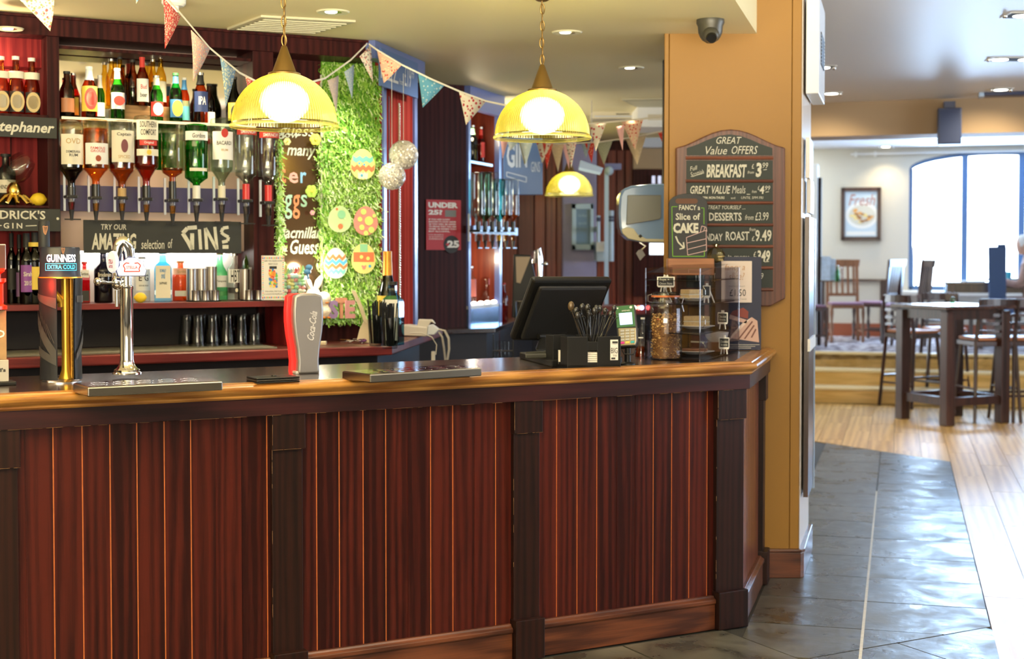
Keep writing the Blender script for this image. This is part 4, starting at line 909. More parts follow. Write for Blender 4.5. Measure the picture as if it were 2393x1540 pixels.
T.part(MB().tube([(x - 34 * u, t, z + 205 * u), (x - 14 * u, t, z + 205 * u), (x + 2 * u, t, z + 190 * u), (x + 2 * u, t, z + 176 * u)], [12 * u, 12 * u, 9 * u, 8 * u], 12), 'spout', M_gold2)
mb = MB()
zz = z + 28 * u
for ch in 'ST JAMESS GATE'[::1]:
    if ch != ' ': mb.txt(ch, x + 21.5 * u, x + 26 * u, zz, zz + 7 * u, t - 12.6 * u)
    zz += 13 * u
T.part(mb, 'embossed_lettering', M_gold2)
hd = T.part(MB().lathe([(0, 0), (44 * u, 0), (48 * u, 2 * u), (46 * u, 10 * u), (45 * u, 68 * u), (43 * u, 71 * u), (0, 72 * u)], (x, t, z + 245 * u), 32, sy=.9), 'head', mat('stout_head', (.02, .025, .05), .3))
T.part(MB().lathe([(44 * u, 0), (49.5 * u, 0), (49.5 * u, 4 * u), (44 * u, 4 * u)], (x, t, z + 243 * u), 32, sy=.92), 'gold_ring', M_gold2)
mb = MB().txt('GUINNESS', x - 41 * u, x + 30 * u, z + 281 * u, z + 299 * u, 0, w=.03, wrap=(x, t, 46.5 * u)); T.part(mb, 'lit_lettering', emi('lit_white', (.85, .9, 1), 1.3), parent=hd)
mb = MB().txt('EXTRA COLD', x - 39 * u, x + 28 * u, z + 265 * u, z + 275 * u, 0, w=.03, wrap=(x, t, 46.5 * u))
for (a, b, c, d) in ((-45, 33, 261.5, 262.8), (-45, 33, 277, 278.3), (-45, -43.8, 261.5, 278.3), (31.8, 33, 261.5, 278.3)): mb.arc((x, t, 0), 46.6 * u, z + c * u, z + d * u, -90 + math.degrees(a / 46.5), -90 + math.degrees(b / 46.5))
T.part(mb, 'lit_frame', emi('lit_cyan', (.06, .55, .80), 1.1), parent=hd)
def harp(mb, cx, zb, h, y, wrap=None):
    pts = [(-.22, 1), (.1, .92), (.28, 1), (.22, .55), (.05, 0), (-.12, .25), (-.22, 1)]
    mb.line([(cx + a * h, zb + b * h) for a, b in pts], .12 * h, y)
    for k in range(4): mb.line([(cx + (-.12 + .08 * k) * h, zb + .9 * h), (cx + (-.02 + .03 * k) * h, zb + .22 * h)], .03 * h, y)
mb = MB(); harp(mb, x - 2 * u, z + 300 * u, 14 * u, t - 46.6 * u * .98); T.part(mb, 'harp_emblem', mat('rose_gold', (.6, .32, .18), .3, .8), parent=hd)
hl = T.part(MB().lathe([(0, 0), (13 * u, 0), (13 * u, 70 * u), (11 * u, 73 * u), (0, 74 * u)], (x - 32 * u, t + .03, z + 305 * u), 20), 'handle', M_shell)
mb = MB(); harp(mb, x - 32 * u, z + 345 * u, 20 * u, t + .03 - 13.4 * u); T.part(mb, 'harp_emblem', mat('rose_gold', (.6, .32, .18), .3, .8), parent=hl)
point('tap_red_glow', (*B.w(x - 62 * u, t - .10), z + 225 * u), 1.6, (1, .04, .02), .02)
# ---- cider tap cut by the left edge
x, t = B.flat(2, 900, ZT); u = Yd(B, x, t) / F; z = ZT
T = Th('cider_tap', 'red, kraft and grey tower tap cut by the left picture edge', 'beer tap', B, x, t, z)
T.part(MB().box(x - 60 * u, x + 32 * u, t - .03, t + .06, z, z + 9 * u), 'foot', M_black, bev=.003)
T.part(MB().box(x - 60 * u, x + 16 * u, t - .02, t + .05, z + 9 * u, z + 60 * u), 'base_box', mat('pale_grey_box', (.42, .41, .38), .5), bev=.002)
kp = T.part(MB().box(x - 60 * u, x + 12 * u, t - .018, t + .045, z + 60 * u, z + 176 * u), 'kraft_panel', mat('kraft_board', (.36, .23, .11), .6, var=.5, bscale=30), bev=.002)
T.part(MB().lathe([(0, 0), (44 * u, 0), (44 * u, 8 * u), (36 * u, 12 * u), (36 * u, 60 * u), (42 * u, 64 * u), (42 * u, 72 * u), (0, 72 * u)], (x - 28 * u, t, z + 178 * u), 24), 'red_collar', mat('gloss_red', (.55, .04, .01), .25))
T.part(MB().lathe([(0, 0), (30 * u, 0), (30 * u, 10 * u), (39 * u, 16 * u), (40 * u, 24 * u), (0, 24 * u)], (x - 28 * u, t, z + 250 * u), 24), 'red_cup', mat('gloss_red', (.55, .04, .01), .25))
T.part(MB().box(x - 50 * u, x + 11 * u, t - .02, t + .02, z + 272 * u, z + 328 * u), 'top_panel', mat('brown_enamel', (.10, .05, .04), .3), bev=.002)
T.part(MB().box(x - 50 * u, x + 12.6 * u, t - .019, t + .019, z + 271 * u, z + 330 * u), 'steel_rim', M_steel, bev=.002)
mb = MB().txt('OLD', x - 40 * u, x + 8 * u, z + 112 * u, z + 130 * u, t - .0195, w=.03); T.part(mb, 'lettering', M_labw, parent=kp)
mb = MB().txt('orchard\'s', x - 50 * u, x + 9 * u, z + 32 * u, z + 41 * u, t - .0212, w=.04); T.part(mb, 'lettering', M_ink)
# ---- chrome lager tap
x, t = B.flat(297, 884, ZT); u = Yd(B, x, t) / F; z = ZT + .016
T = Th('chrome_beer_tap', 'polished chrome swan-neck beer tap with round white badges', 'beer tap', B, x, t, z)
T.part(MB().lathe([(0, 0), (34 * u, 0), (34 * u, 3 * u), (29 * u, 6 * u), (30 * u, 10 * u), (24 * u, 14 * u), (18 * u, 22 * u), (15.5 * u, 34 * u), (15.5 * u, 198 * u), (16.5 * u, 200 * u), (16.5 * u, 206 * u), (12 * u, 208 * u), (12 * u, 245 * u), (0, 245 * u)], (x, t, z), 32), 'column', M_chrome)
pts = [(x + 8 * u, t, z + 240 * u), (x + 7 * u, t, z + 270 * u), (x + 4 * u, t - .002, z + 295 * u), (x - 5 * u, t, z + 308 * u), (x - 15 * u, t, z + 302 * u), (x - 20 * u, t, z + 284 * u), (x - 22 * u, t, z + 250 * u), (x - 22 * u, t, z + 225 * u)]
T.part(MB().stube(pts, [12 * u, 13.5 * u, 14.5 * u, 15 * u, 14 * u, 12 * u, 9 * u, 8 * u], 18), 'swan_neck', M_chrome)
T.part(MB().ball((x - 22 * u, t, z + 214 * u), 13 * u, sz=1.3), 'valve_body', M_chrome); T.part(MB().ball((x - 8 * u, t, z + 216 * u), 10 * u, sz=1.3), 'valve_nut', M_chrome)
T.part(MB().lathe([(0, 0), (4.5 * u, 0), (5 * u, 38 * u), (0, 38 * u)], (x - 22 * u, t, z + 158 * u), 14), 'nozzle', M_chrome)
T.part(MB().tube([(x - 22 * u, t, z + 214 * u), (x - 45 * u, t - .01, z + 214 * u), (x - 60 * u, t - .015, z + 216 * u)], [4 * u, 3.5 * u, 6 * u], 12).ball((x - 68 * u, t - .017, z + 217 * u), 10 * u), 'lever', M_chrome)
wb = mat('badge_white', (.82, .84, .88), .3, emis=(.9, .93, 1), es=.35); bd = [(-30, -20), (30, -20), (34, -8), (27, 4), (28, 14), (18, 14), (8, 22), (-8, 22), (-18, 14), (-28, 14), (-27, 4), (-34, -8)]
cx, cz = x + 6 * u, z + 250 * u
hb2 = T.part(MB().pris([(cx + a * u, cz + b * u) for a, b in bd], t - 30 * u, t - 22 * u), 'front_badge', wb, bev=.003)
T.part(MB().pris([(cx + a * 1.05 * u, cz + b * 1.07 * u) for a, b in bd], t - 27 * u, t - 21 * u), 'badge_rim', mat('badge_blue', (.05, .07, .30), .3), bev=.002)
T.part(MB().box(cx - 8 * u, cx + 6 * u, t - 22 * u, t, cz - 8 * u, cz + 8 * u), 'badge_arm', M_chrome)
mb = MB(); rd = [(-20, 4), (-14, 10), (-6, 9)], [(6, 9), (14, 10), (20, 4), (16, -4), (18, -10), (-18, -10), (-16, -4), (-20, 4)]
for q in rd: mb.line([(cx + a * u, cz + b * u) for a, b in q], 2.4 * u, t - 30.6 * u)
mb.txt('STELLA', cx - 13 * u, cx + 13 * u, cz - 4 * u, cz + 3 * u, t - 30.6 * u, w=.02); T.part(mb, 'badge_print', M_redink, parent=hb2)
mb = MB(); mb.M = M3(x - 32 * u, t - .005, z + 262 * u) @ Matrix.Rotation(R(-84), 4, 'Z'); mb.lathe([(0, -.006), (24 * u, -.006), (26 * u, 0), (24 * u, .006), (0, .006)], (0, 0, 0), 28, sx=1, sy=1.35, axis='y'); mb.M = None
sb = T.part(mb, 'side_badge', wb)
mb = MB(); mb.M = M3(x - 32 * u, t - .005, z + 262 * u) @ Matrix.Rotation(R(-84), 4, 'Z'); mb.txt('STELLA', -16 * u, 14 * u, -4 * u, 6 * u, -.0065, w=.03); mb.txt('ARTOIS', -14 * u, 12 * u, -14 * u, -7 * u, -.0065, w=.03); T.part(mb, 'badge_print', M_redink, parent=sb)
# ---- drip trays
def tray(label, c1, c2, rz, dm):
    (xa, ta), (xb, tb_) = B.flat(*c1, ZT + .02), B.flat(*c2, ZT + .02)
    L_ = math.hypot(xb - xa, tb_ - ta); ang = math.degrees(math.atan2(tb_ - ta, xb - xa)); T = Th('drip_tray', label, 'drip tray', B, xa, ta, ZT, rz=ang); D_ = .19
    T.part(MB().box(0, L_, 0, D_, 0, .030), 'tray_body', dm, bev=.004, local=True)
    T.part(MB().box(.006, L_ - .006, .006, D_ - .006, .030, .0315), 'grid_plate', mat('polished_plate', (.62, .6, .56), .12, 1), local=True)
    mb = MB()
    for i in range(int(L_ / .075)):
        for j in range(2): mb.M = M3(.05 + i * .075 + j * .02, .06 + j * .07, .0317); mb.lathe([(.018, 0), (.024, .0008), (.027, 0)], (0, 0, 0), 14, sx=1.1); mb.M = None
    T.part(mb, 'drain_rings', M_chrome, local=True); return T
tray('stainless drip tray under the chrome beer tap', (205, 913), (521, 898), 0, mat('tray_steel', (.30, .28, .25), .25, 1))
tray('stainless drip tray right of the cola tap', (865, 882), (1126, 866), 0, mat('tray_steel', (.30, .28, .25), .25, 1))
# ---- black folded wallet
x, t = B.flat(600, 898, ZT); x2, t2 = B.flat(701, 893, ZT); L_ = math.hypot(x2 - x, t2 - t)
T = Th('bill_wallet', 'closed black bill wallet lying at the counter edge', 'wallet', B, x, t, ZT, rz=math.degrees(math.atan2(t2 - t, x2 - x)))
for k in range(3): T.part(MB().box(0, L_, 0, .10, .001 + k * .007, .0065 + k * .007), 'cover' if k != 1 else 'page_block', M_black if k != 1 else mat('dark_leather', (.03, .028, .026), .5), local=True, bev=.002)
T.part(MB().lathe([(0, 0), (.010, 0), (.008, .004), (0, .005)], (L_ * .52, .05, .021), 16), 'clasp', M_black, local=True)
# ---- cola tap
x, t = B.flat(713, 872, ZT); u = Yd(B, x, t) / F; z = ZT
T = Th('cola_tap', 'silver hourglass cola tap with raised script and red lit side', 'soft drink tap', B, x, t, z)
P = [(27, 0), (27, 12), (26, 30), (29, 60), (35, 95), (38, 125), (38, 150), (35, 182)]
out = [(x + a * u, z + b * u) for a, b in P] + [(x + 18 * u, z + 187 * u), (x - 18 * u, z + 187 * u)] + [(x - a * u, z + b * u) for a, b in P[::-1]]
rl = mat('red_lit_acrylic', (.75, .01, .01), .25, emis=(1, .03, .02), es=.9)
T.part(MB().pris([(a - 7 * u if a < x else a + 1 * u, b if b > z else b) for a, b in [(x + (p - x) * 1.0, q) for p, q in out]], t + .004, t + .035, smooth=True), 'red_side', rl, bev=.004)
mb = MB().pris([(x + 2 * u + (a - x) * .98, b) for a, b in out], t - .035, t + .003, smooth=True); T.part(mb, 'silver_front', mat('satin_silver', (.36, .35, .37), .40, .75), bev=.008)
T.part(MB().box(x - 30 * u, x + 29 * u, t - .03, t + .04, z, z + 7 * u), 'foot', mat('grey_foot', (.45, .45, .46), .4), bev=.003)
mb = MB(); mb.M = M3(x + 10 * u, t - .0365, z + 110 * u) @ Matrix.Rotation(R(-82), 4, 'Y'); mb.txt('Coca-Cola', -32 * u, 36 * u, -8 * u, 10 * u, 0, w=.02, shear=.45); mb.M = None; T.part(mb, 'raised_script', mat('bright_silver', (.72, .70, .72), .4, .3))
# ---- till monitor
t0 = .43; 
def wq(px, py, Y): a, b = W.pix(px, py, Y); return a, Y, b
T = Th('till_monitor', 'large black touchscreen till seen from behind on the counter', 'till', W, .32, 6.05, ZT)
f = [wq(1196, 797, 6.0), wq(1375, 800, 6.22), wq(1433, 655, 6.06), wq(1248, 655, 5.84)]
def slab(f, d, nrm=None):
    a = [Vector(p) for p in f]; n = (a[1] - a[0]).cross(a[3] - a[0]).normalized(); return [*(p + n * d[0] for p in a), *(p + n * d[1] for p in a)]
P8 = slab(f, (-.035, .0)); mb = MB().hexa([P8[0], P8[1], P8[2], P8[3], P8[4], P8[5], P8[6], P8[7]]); T.part(mb, 'display_housing', M_black, bev=.012)
c = sum((Vector(p) for p in f), Vector()) / 4; g = [c + (Vector(p) - c) * .86 for p in f]; P8 = slab(g, (0, .022)); T.part(MB().hexa(P8), 'rear_cover', mat('till_back', (.016, .016, .017), .42), bev=.012)
bs0, bs1 = wq(1215, 845, 5.9), wq(1440, 835, 6.2)
bb_ = MB().prisz([W.flat(1214, 838, ZT), W.flat(1290, 858, ZT), (W.flat(1290, 858, ZT)[0] + .30, W.flat(1290, 858, ZT)[1] + .22), (W.flat(1214, 838, ZT)[0] + .28, W.flat(1214, 838, ZT)[1] + .28)], ZT, ZT + .028)
T.part(bb_, 'base_plate', M_black, bev=.004)
a = W.flat(1262, 838, ZT + .03); T.part(MB().prisz([(a[0] - .06, a[1] + .0), (a[0] + .10, a[1] + .05), (a[0] + .1, a[1] + .16), (a[0] - .06, a[1] + .12)], ZT + .028, ZT + .05), 'base_step', mat('dark_olive_plastic', (.03, .03, .022), .5), bev=.006)
n1 = wq(1262, 832, 5.95); n2 = wq(1330, 775, 6.1)
T.part(MB().hexa([(n1[0] - .02, 5.93, ZT + .05), (n1[0] + .10, 6.0, ZT + .05), (n1[0] + .10, 6.12, ZT + .05), (n1[0] - .02, 6.06, ZT + .05), (n1[0] + .01, 6.02, 1.24), (n1[0] + .12, 6.08, 1.24), (n1[0] + .12, 6.13, 1.24), (n1[0] + .01, 6.08, 1.24)]), 'neck', M_black, bev=.008)
T.part(MB().tube([wq(1258, 786, 6.0), wq(1372, 788, 6.16)], .012, 10), 'hinge_bar', M_black)
# ---- black bar caddy
A0 = W.flat(1326, 861, ZT); dirr = R(10); ux, uy = cos(dirr), sin(dirr)
px_l = W.flat(1282, 848, ZT)
T = Th('bar_caddy', 'black plastic bar caddy with napkin slots in front of the till', 'caddy', W, A0[0], A0[1], ZT)
LW = (W.flat(1447, 855, ZT)[0] - A0[0]); LD = .16; hC = .125
Q = [(A0[0], A0[1]), (A0[0] + LW, A0[1] + .05), (A0[0] + LW - .09, A0[1] + .05 + LD), (A0[0] - .083, A0[1] + LD)]
T.part(MB().prisz(Q, ZT, ZT + .012), 'floor_plate', M_black)
def wall2(p, q, nm, notch):
    p, q = Vector(p), Vector(q); d = (q - p); L = d.length; d.normalize(); n = Vector((-d.y, d.x)); th = .004
    mb = MB()
    def seg(a, b, z0, z1):
        P = [p + d * a, p + d * b, p + d * b + n * th, p + d * a + n * th]; mb.prisz([tuple(v) for v in P], ZT + z0, ZT + z1)
    w0, w1, zl, zh = notch
    seg(0, L * w0, 0, hC); seg(L * w1, L, 0, hC); seg(L * w0, L * w1, 0, zl); seg(L * w0, L * w1, zl + .048, zh)
    for k in range(5):
        a = L * w0 * (1 - .0) ; 
    T.part(mb, nm, M_black, bev=.0015)
wall2(Q[0], Q[1], 'front_wall', (.38, .56, .022, .105)); wall2(Q[3], Q[0], 'side_wall', (.35, .68, .022, .07)); wall2(Q[1], Q[2], 'side_wall', (.4, .6, .02, .08)); wall2(Q[2], Q[3], 'rear_wall', (.4, .6, .02, .1))
def vmid(k, off=.01): return Vector(Q[0]) * (1 - k) + Vector(Q[1]) * k + Vector((-.01, .012))
nap = mat('napkin_white', (.78, .76, .70), .8)
m1 = vmid(.47); T2 = Th('napkin_stack', 'stack of white napkins in the front slot of the black caddy', 'napkins', W, m1.x, m1.y, ZT + .012)
for k in range(6): T2.part(MB().box(m1.x - .03, m1.x + .03, m1.y, m1.y + .05, ZT + .014 + k * .008, ZT + .0205 + k * .008), 'napkin', nap)
m2 = (Vector(Q[3]) * .52 + Vector(Q[0]) * .48) + Vector((.01, .0)); solo(MB().box(m2.x, m2.x + .025, m2.y - .02, m2.y + .03, ZT + .013, ZT + .066), 'napkin_stack', 'short pile of white napkins in the side slot of the caddy', 'napkins', W, m2.x, m2.y, ZT + .013, nap)
lb_ = MB().box(0, .032, -.001, 0, .03, .112); lb_.v = [(A0[0] + LW * .80 + a, A0[1] + .05 * .80 - .003 + a * .05 / LW + b, ZT + c_) for a, b, c_ in lb_.v]
T.part(lb_, 'sticker', nap)
mb = MB(); X = A0[0] + LW * .80; yy = A0[1] + .04 - .006; mb.txt('BIG', X + .003, X + .029, ZT + .058, ZT + .08, yy); mb.quad(X + .008, X + .03, ZT + .098, ZT + .106, yy); mb.quad(X + .004, X + .02, ZT + .034, ZT + .041, yy); mb.txt('THE', X + .01, X + .026, ZT + .045, ZT + .052, yy); T.part(mb, 'sticker_print', M_ink)
# spoons and stirrers in the caddy
random.seed(11)
spm = mat('glossy_black_spoon', (.02, .018, .016), .2); gsp = mat('bronze_spoon', (.10, .065, .03), .25, .4)
for k in range(24):
    bx_, by_ = A0[0] + .075 + .055 * random.random(), A0[1] + .07 + .05 * random.random(); tx = A0[0] + .01 + .19 * (k + random.random()) / 24; ty = by_ + random.uniform(-.02, .02); tz = ZT + .215 + random.uniform(-.02, .015) + (.02 if k < 3 else 0)
    m_ = gsp if k in (0, 21) else spm
    mb = MB().tube([(bx_, by_, ZT + .02), (tx, ty, tz)], .0018, 6)
    if k % 2 == 0: mb.M = M3(tx, ty, tz) @ Matrix.Rotation(random.uniform(-.4, .4), 4, 'Y'); mb.ball((0, 0, .012), .016 if k in (0, 21) else .012, 10, sx=.8, sy=.25, sz=1.25); mb.M = None
    else: mb.lathe([(.007, 0), (.009, .002), (.007, .004)], (tx, ty, tz), 10, axis='y')
    solo(mb, 'spoon' if k % 2 == 0 else 'stirrer', ('bronze tinted plastic spoon at the left of the caddy bunch' if k == 0 else 'black plastic spoon in the bunch in the caddy' if k % 2 == 0 else 'black ring-topped stirrer in the bunch in the caddy'), 'spoon' if k % 2 == 0 else 'stirrer', W, bx_, by_, ZT + .012, m_, group='black spoons in the bar caddy' if k % 2 == 0 else 'black stirrers in the bar caddy')
# ---- card reader on a stand
x, y = W.flat(1467, 853, ZT); u = y / F
T = Th('card_reader', 'card payment terminal with lit screen on a short black stand', 'card reader', W, x, y, ZT)
T.part(MB().lathe([(0, 0), (19 * u, 0), (18 * u, 4 * u), (8 * u, 8 * u), (7 * u, 40 * u), (0, 40 * u)], (x, y, ZT), 20), 'stand', M_black)
mm = M3(x - 2 * u, y - .01, ZT + 48 * u) @ Matrix.Rotation(R(-18), 4, 'Z') @ Matrix.Rotation(R(-24), 4, 'X') @ Matrix.Rotation(R(-6), 4, 'Y')
def cr(mb): mb.M = mm; return mb
body = cr(MB()).pris([(-19 * u, -4 * u), (20 * u, -4 * u), (24 * u, 6 * u), (23 * u, 38 * u), (17 * u, 100 * u), (-29 * u, 100 * u), (-24 * u, 30 * u)], 0, .03)
T.part(body, 'housing', mat('reader_dark', (.03, .03, .03), .35), bev=.003)
T.part(cr(MB()).pris([(-18 * u, -2 * u), (19 * u, -2 * u), (22 * u, 8 * u), (21 * u, 40 * u), (-21 * u, 42 * u)], -.004, 0), 'keypad_bezel', mat('champagne_silver', (.35, .30, .20), .35, .7), bev=.002)
T.part(cr(MB()).pris([(-24 * u, 44 * u), (20 * u, 44 * u), (16 * u, 99 * u), (-28 * u, 99 * u)], -.003, 0), 'green_fascia', mat('dark_green_fascia', (.03, .13, .05), .4), bev=.001)
T.part(cr(MB()).pris([(-16 * u, 50 * u), (14 * u, 50 * u), (12 * u, 80 * u), (-19 * u, 80 * u)], -.0045, -.003), 'screen', emi('screen_blue', (.45, .62, .95), .9))
T.part(cr(MB()).txt('SPEND', -12 * u, 8 * u, 84 * u, 87 * u, -.0046).disc(10 * u, 93 * u, 3.2 * u, -.0046, n=12).disc(-22 * u, 93 * u, 2 * u, -.0046, n=12), 'fascia_print', M_labw)
kc = {0: mat('key_magenta', (.6, .02, .3), .4), 1: mat('key_yellow', (.75, .5, .1), .4), 2: mat('key_teal', (.02, .35, .42), .4)}
for r_ in range(5):
    for q in range(3):
        X = (-15 + q * 12) * u; Z = (2 + r_ * 7.5) * u; T.part(cr(MB()).box(X, X + 9 * u, -.0065, -.004, Z, Z + 5 * u), 'key', kc[q] if r_ == 0 else mat('grey_key', (.40, .40, .40), .4))
T.part(MB().tube([(x - 14 * u, y - .02, ZT + 36 * u), (x - 10 * u, y - .03, ZT + 27 * u), (x + 12 * u, y - .03, ZT + 26 * u), (x + 18 * u, y - .01, ZT + 34 * u)], .003, 8), 'cradle', M_black)
# ---- nut jar
x, y = W.flat(1559, 842, ZT); y += .06; u = y / F; rj = 36 * u
T = Th('nut_jar', 'clip-top glass jar two thirds full of brown nuts', 'jar', W, x, y, ZT)
jp = [(0, 0), (34, 0), (37, 4), (38.5, 12), (38.5, 118), (36, 130), (32, 138), (31.5, 146)]
T.part(MB().lathe([(a * u, b * u) for a, b in jp], (x, y, ZT), 28), 'glass_body', g_clear)
T.part(MB().lathe([(0, 158), (20 * 1.0, 158), (32, 156), (34, 153), (34, 150), (0, 150)] and [(0, 158 * u), (24 * u, 158 * u), (33 * u, 155 * u), (34 * u, 150 * u), (0, 150 * u)], (x, y, ZT), 28), 'lid', thin('lid_glass', (.8, .88, .84), .3))
T.part(MB().lathe([(31 * u, 145.5 * u), (34 * u, 146 * u), (34 * u, 150 * u), (31 * u, 150 * u)], (x, y, ZT), 28), 'rubber_seal', mat('orange_rubber', (.62, .18, .05), .5))
T.part(MB().tube([(x - 33 * u, y, ZT + 152 * u), (x - 42 * u, y - .004, ZT + 150 * u), (x - 42 * u, y - .004, ZT + 136 * u), (x - 33 * u, y, ZT + 134 * u)], .0016, 6).tube([(x + 33 * u, y, ZT + 152 * u), (x + 42 * u, y - .004, ZT + 146 * u), (x + 37 * u, y - .006, ZT + 130 * u), (x + 42 * u, y, ZT + 112 * u)], .0016, 6), 'wire_clip', M_steel)
random.seed(3); nm = MB()
for k in range(1500):
    zf = random.random(); r_ = 36.5 * u * math.sqrt(random.uniform(.62, 1)); a = random.random() * 2 * PI; hz = zf * 102 * u
    sz = (4.6 if zf > .45 else 2.6) * u * random.uniform(.7, 1.25)
    if zf > .93: r_ = 36 * u * math.sqrt(random.random()); 
    nm.M = M3(x + (r_ - sz) * cos(a), y + (r_ - sz) * sin(a), ZT + .008 + hz) @ Matrix.Rotation(random.random() * 6, 4, 'Z') @ Matrix.Rotation(random.random() * 3, 4, 'X')
    v = [(-sz, 0, 0), (sz, 0, 0), (0, -sz * .7, 0), (0, sz * .7, 0), (0, 0, -sz * .55), (0, 0, sz * .55)]
    nm.add(v, [(0, 2, 5), (2, 1, 5), (1, 3, 5), (3, 0, 5), (2, 0, 4), (1, 2, 4), (3, 1, 4), (0, 3, 4)], random.randrange(3), True); nm.M = None
nm.lathe([(0, 3 * u), (31 * u, 3 * u), (31 * u, 98 * u), (0, 98 * u)], (x, y, ZT), 16, m=2)
o = T.part(nm, 'nuts', [mat('nut_light', (.72, .44, .16), .6), mat('nut_brown', (.52, .27, .08), .6), mat('nut_dark', (.22, .095, .03), .6)], kind='stuff')
# mini easel sign on the jar lid
def easel(label, px, py, Y, w_, h_, txts, rot=0, legs=True, z0=None, side=False):
    """little white chalkboard easel standing at a pixel-measured point on its shelf"""
    X, Z = W.pix(px, py, Y); Z = z0 if z0 is not None else Z
    T = Th('easel_sign', label, 'mini sign', W, X, Y, Z, 'small easel signs on the counter end', rz=rot)
    m_ = mat('easel_white', (.80, .78, .70), .5)
    T.part(MB().box(-w_ / 2, w_ / 2, -.004, 0, h_ * .32, h_ * .88), 'frame', m_, local=True, bev=.001)
    T.part(MB().box(-w_ * .43, w_ * .43, -.0052, -.004, h_ * .37, h_ * .83), 'board', M_board, local=True)
    for s_ in (-1, 1): T.part(MB().tube([(s_ * w_ * .08, .0, h_), (s_ * w_ * .30, -.004, 0)], .0028, 6), 'leg', m_, local=True)
    T.part(MB().tube([(0, .002, h_ * .95), (0, h_ * .5, 0)], .0028, 6), 'rear_leg', m_, local=True)
    T.part(MB().box(-w_ * .45, w_ * .45, -.010, .0, h_ * .27, h_ * .32), 'ledge', m_, local=True)
    if txts:
        mb = MB()
        for (s, a, b, c, d) in txts: mb.txt(s, a * w_, b * w_, c * h_, d * h_, -.0058, w=.01)
        T.part(mb, 'lettering', M_chalk, local=True)
    return T
yj = y
easel('small easel chalk sign reading sage and onion nuts on the jar lid', 1556, 683, yj, 41 * u, 40 * u, [('Sage +', -.36, .2, .62, .78), ('Onion Nuts', -.36, .36, .42, .56)], rot=-8, z0=ZT + 158 * u)
# ---- acrylic cake case
c0 = W.flat(1508, 838, ZT); c1 = W.flat(1635, 848, ZT); c2 = W.flat(1726, 822, ZT)
acr = thin('acrylic_sheet', (.93, .93, .95), .10); aed = thin('acrylic_edge', (.88, .86, .86), .35)
T = Th('cake_case', 'clear acrylic cake display case with three shelves and curved top', 'display case', W, c1[0], c1[1], ZT)
dv = Vector(c2) - Vector(c1); wv = Vector(c0) - Vector(c1)
c3 = tuple(Vector(c0) + dv); c1v = Vector(c1); hcase = .395
def pnl(p, q, z0, z1, nm, m=acr, th=.004):
    p, q = Vector(p), Vector(q); d = (q - p).normalized(); n = Vector((-d.y, d.x)) * th / 2
    return T.part(MB().prisz([tuple(p - n), tuple(q - n), tuple(q + n), tuple(p + n)], z0, z1), nm, m)
pnl(c1, c2, ZT, ZT + hcase, 'side_panel'); pnl(c0, c3, ZT, ZT + hcase, 'side_panel'); pnl(c0, c1, ZT, ZT + .34, 'front_panel'); pnl(c3, c2, ZT, ZT + hcase, 'rear_panel')
for p in (c0, c1, c2, c3): T.part(MB().tube([(p[0], p[1], ZT), (p[0], p[1], ZT + hcase)], .003, 6), 'corner_edge', aed)
levels = [ZT + .004, ZT + .115, ZT + .24]
for z_ in levels + [ZT + .34]:
    T.part(MB().prisz([c0, c1, c2, c3], z_, z_ + .004), 'shelf_sheet', acr)
    for a, b in ((c0, c1), (c1, c2)): T.part(MB().tube([(a[0], a[1], z_ + .002), (b[0], b[1], z_ + .002)], .0022, 6), 'shelf_rim', aed)
tp = MB(); vs = []; k = 8
for i in range(k + 1):
    f_ = i / k; p = c1v + dv * f_; q = Vector(c0) + dv * f_; zz = ZT + hcase - .02 + .035 * sin(f_ * PI * .6); vs += [(p.x, p.y, zz), (q.x, q.y, zz)]
tp.add(vs, [(2 * i, 2 * i + 1, 2 * i + 3, 2 * i + 2) for i in range(k)], 0, True); T.part(tp, 'curved_lid', acr)
for z_ in levels:
    p = c1v + dv * .04; T.part(MB().tube([(p.x + .004, p.y - .003, z_ + .03), (p.x + .014, p.y - .01, z_ + .045), (p.x + .014, p.y - .01, z_ + .065), (p.x + .004, p.y - .003, z_ + .08)], .002, 6), 'finger_hook', aed)
def inc(a, b): return c1v + wv * a + dv * b
pl_m = mat('white_china', (.80, .78, .72), .25); cakeb = mat('brown_cake', (.16, .06, .025), .8, var=.5, bscale=90); pan = mat('golden_pancake', (.58, .36, .11), .7, var=.5, bscale=60); crm = mat('cream_sponge', (.68, .50, .25), .8, var=.4, bscale=80)
def plate(label, p, z_, r_=.075):
    X, Y = p; solo(MB().lathe([(0, 0), (r_ * .5, 0), (r_ * .6, .004), (r_, .014), (r_ * .98, .016), (r_ * .55, .007), (0, .007)], (X, Y, z_), 26, sy=.8), 'plate', label, 'plate', W, X, Y, z_, pl_m, group='cake plates in the case')
def wedge(label, p, z_, m, h_, rot=0, name='cake_slice', L1=.10):
    X, Y = p; T = Th(name, label, 'cake', W, X, Y, z_, 'cakes in the acrylic case', rz=rot)
    T.part(MB().prisz([(-L1 / 2, -.03), (L1 / 2, -.03), (-L1 / 2, .035)], 0, h_ * .45), 'lower_layer', m, local=True, bev=.003)
    T.part(MB().prisz([(-L1 / 2, -.03), (L1 / 2, -.03), (-L1 / 2, .035)], h_ * .45, h_ * .55), 'filling', mat('cream_filling', (.75, .68, .5), .6), local=True)
    T.part(MB().prisz([(-L1 / 2, -.03), (L1 / 2, -.03), (-L1 / 2, .035)], h_ * .55, h_), 'upper_layer', m, local=True, bev=.003)
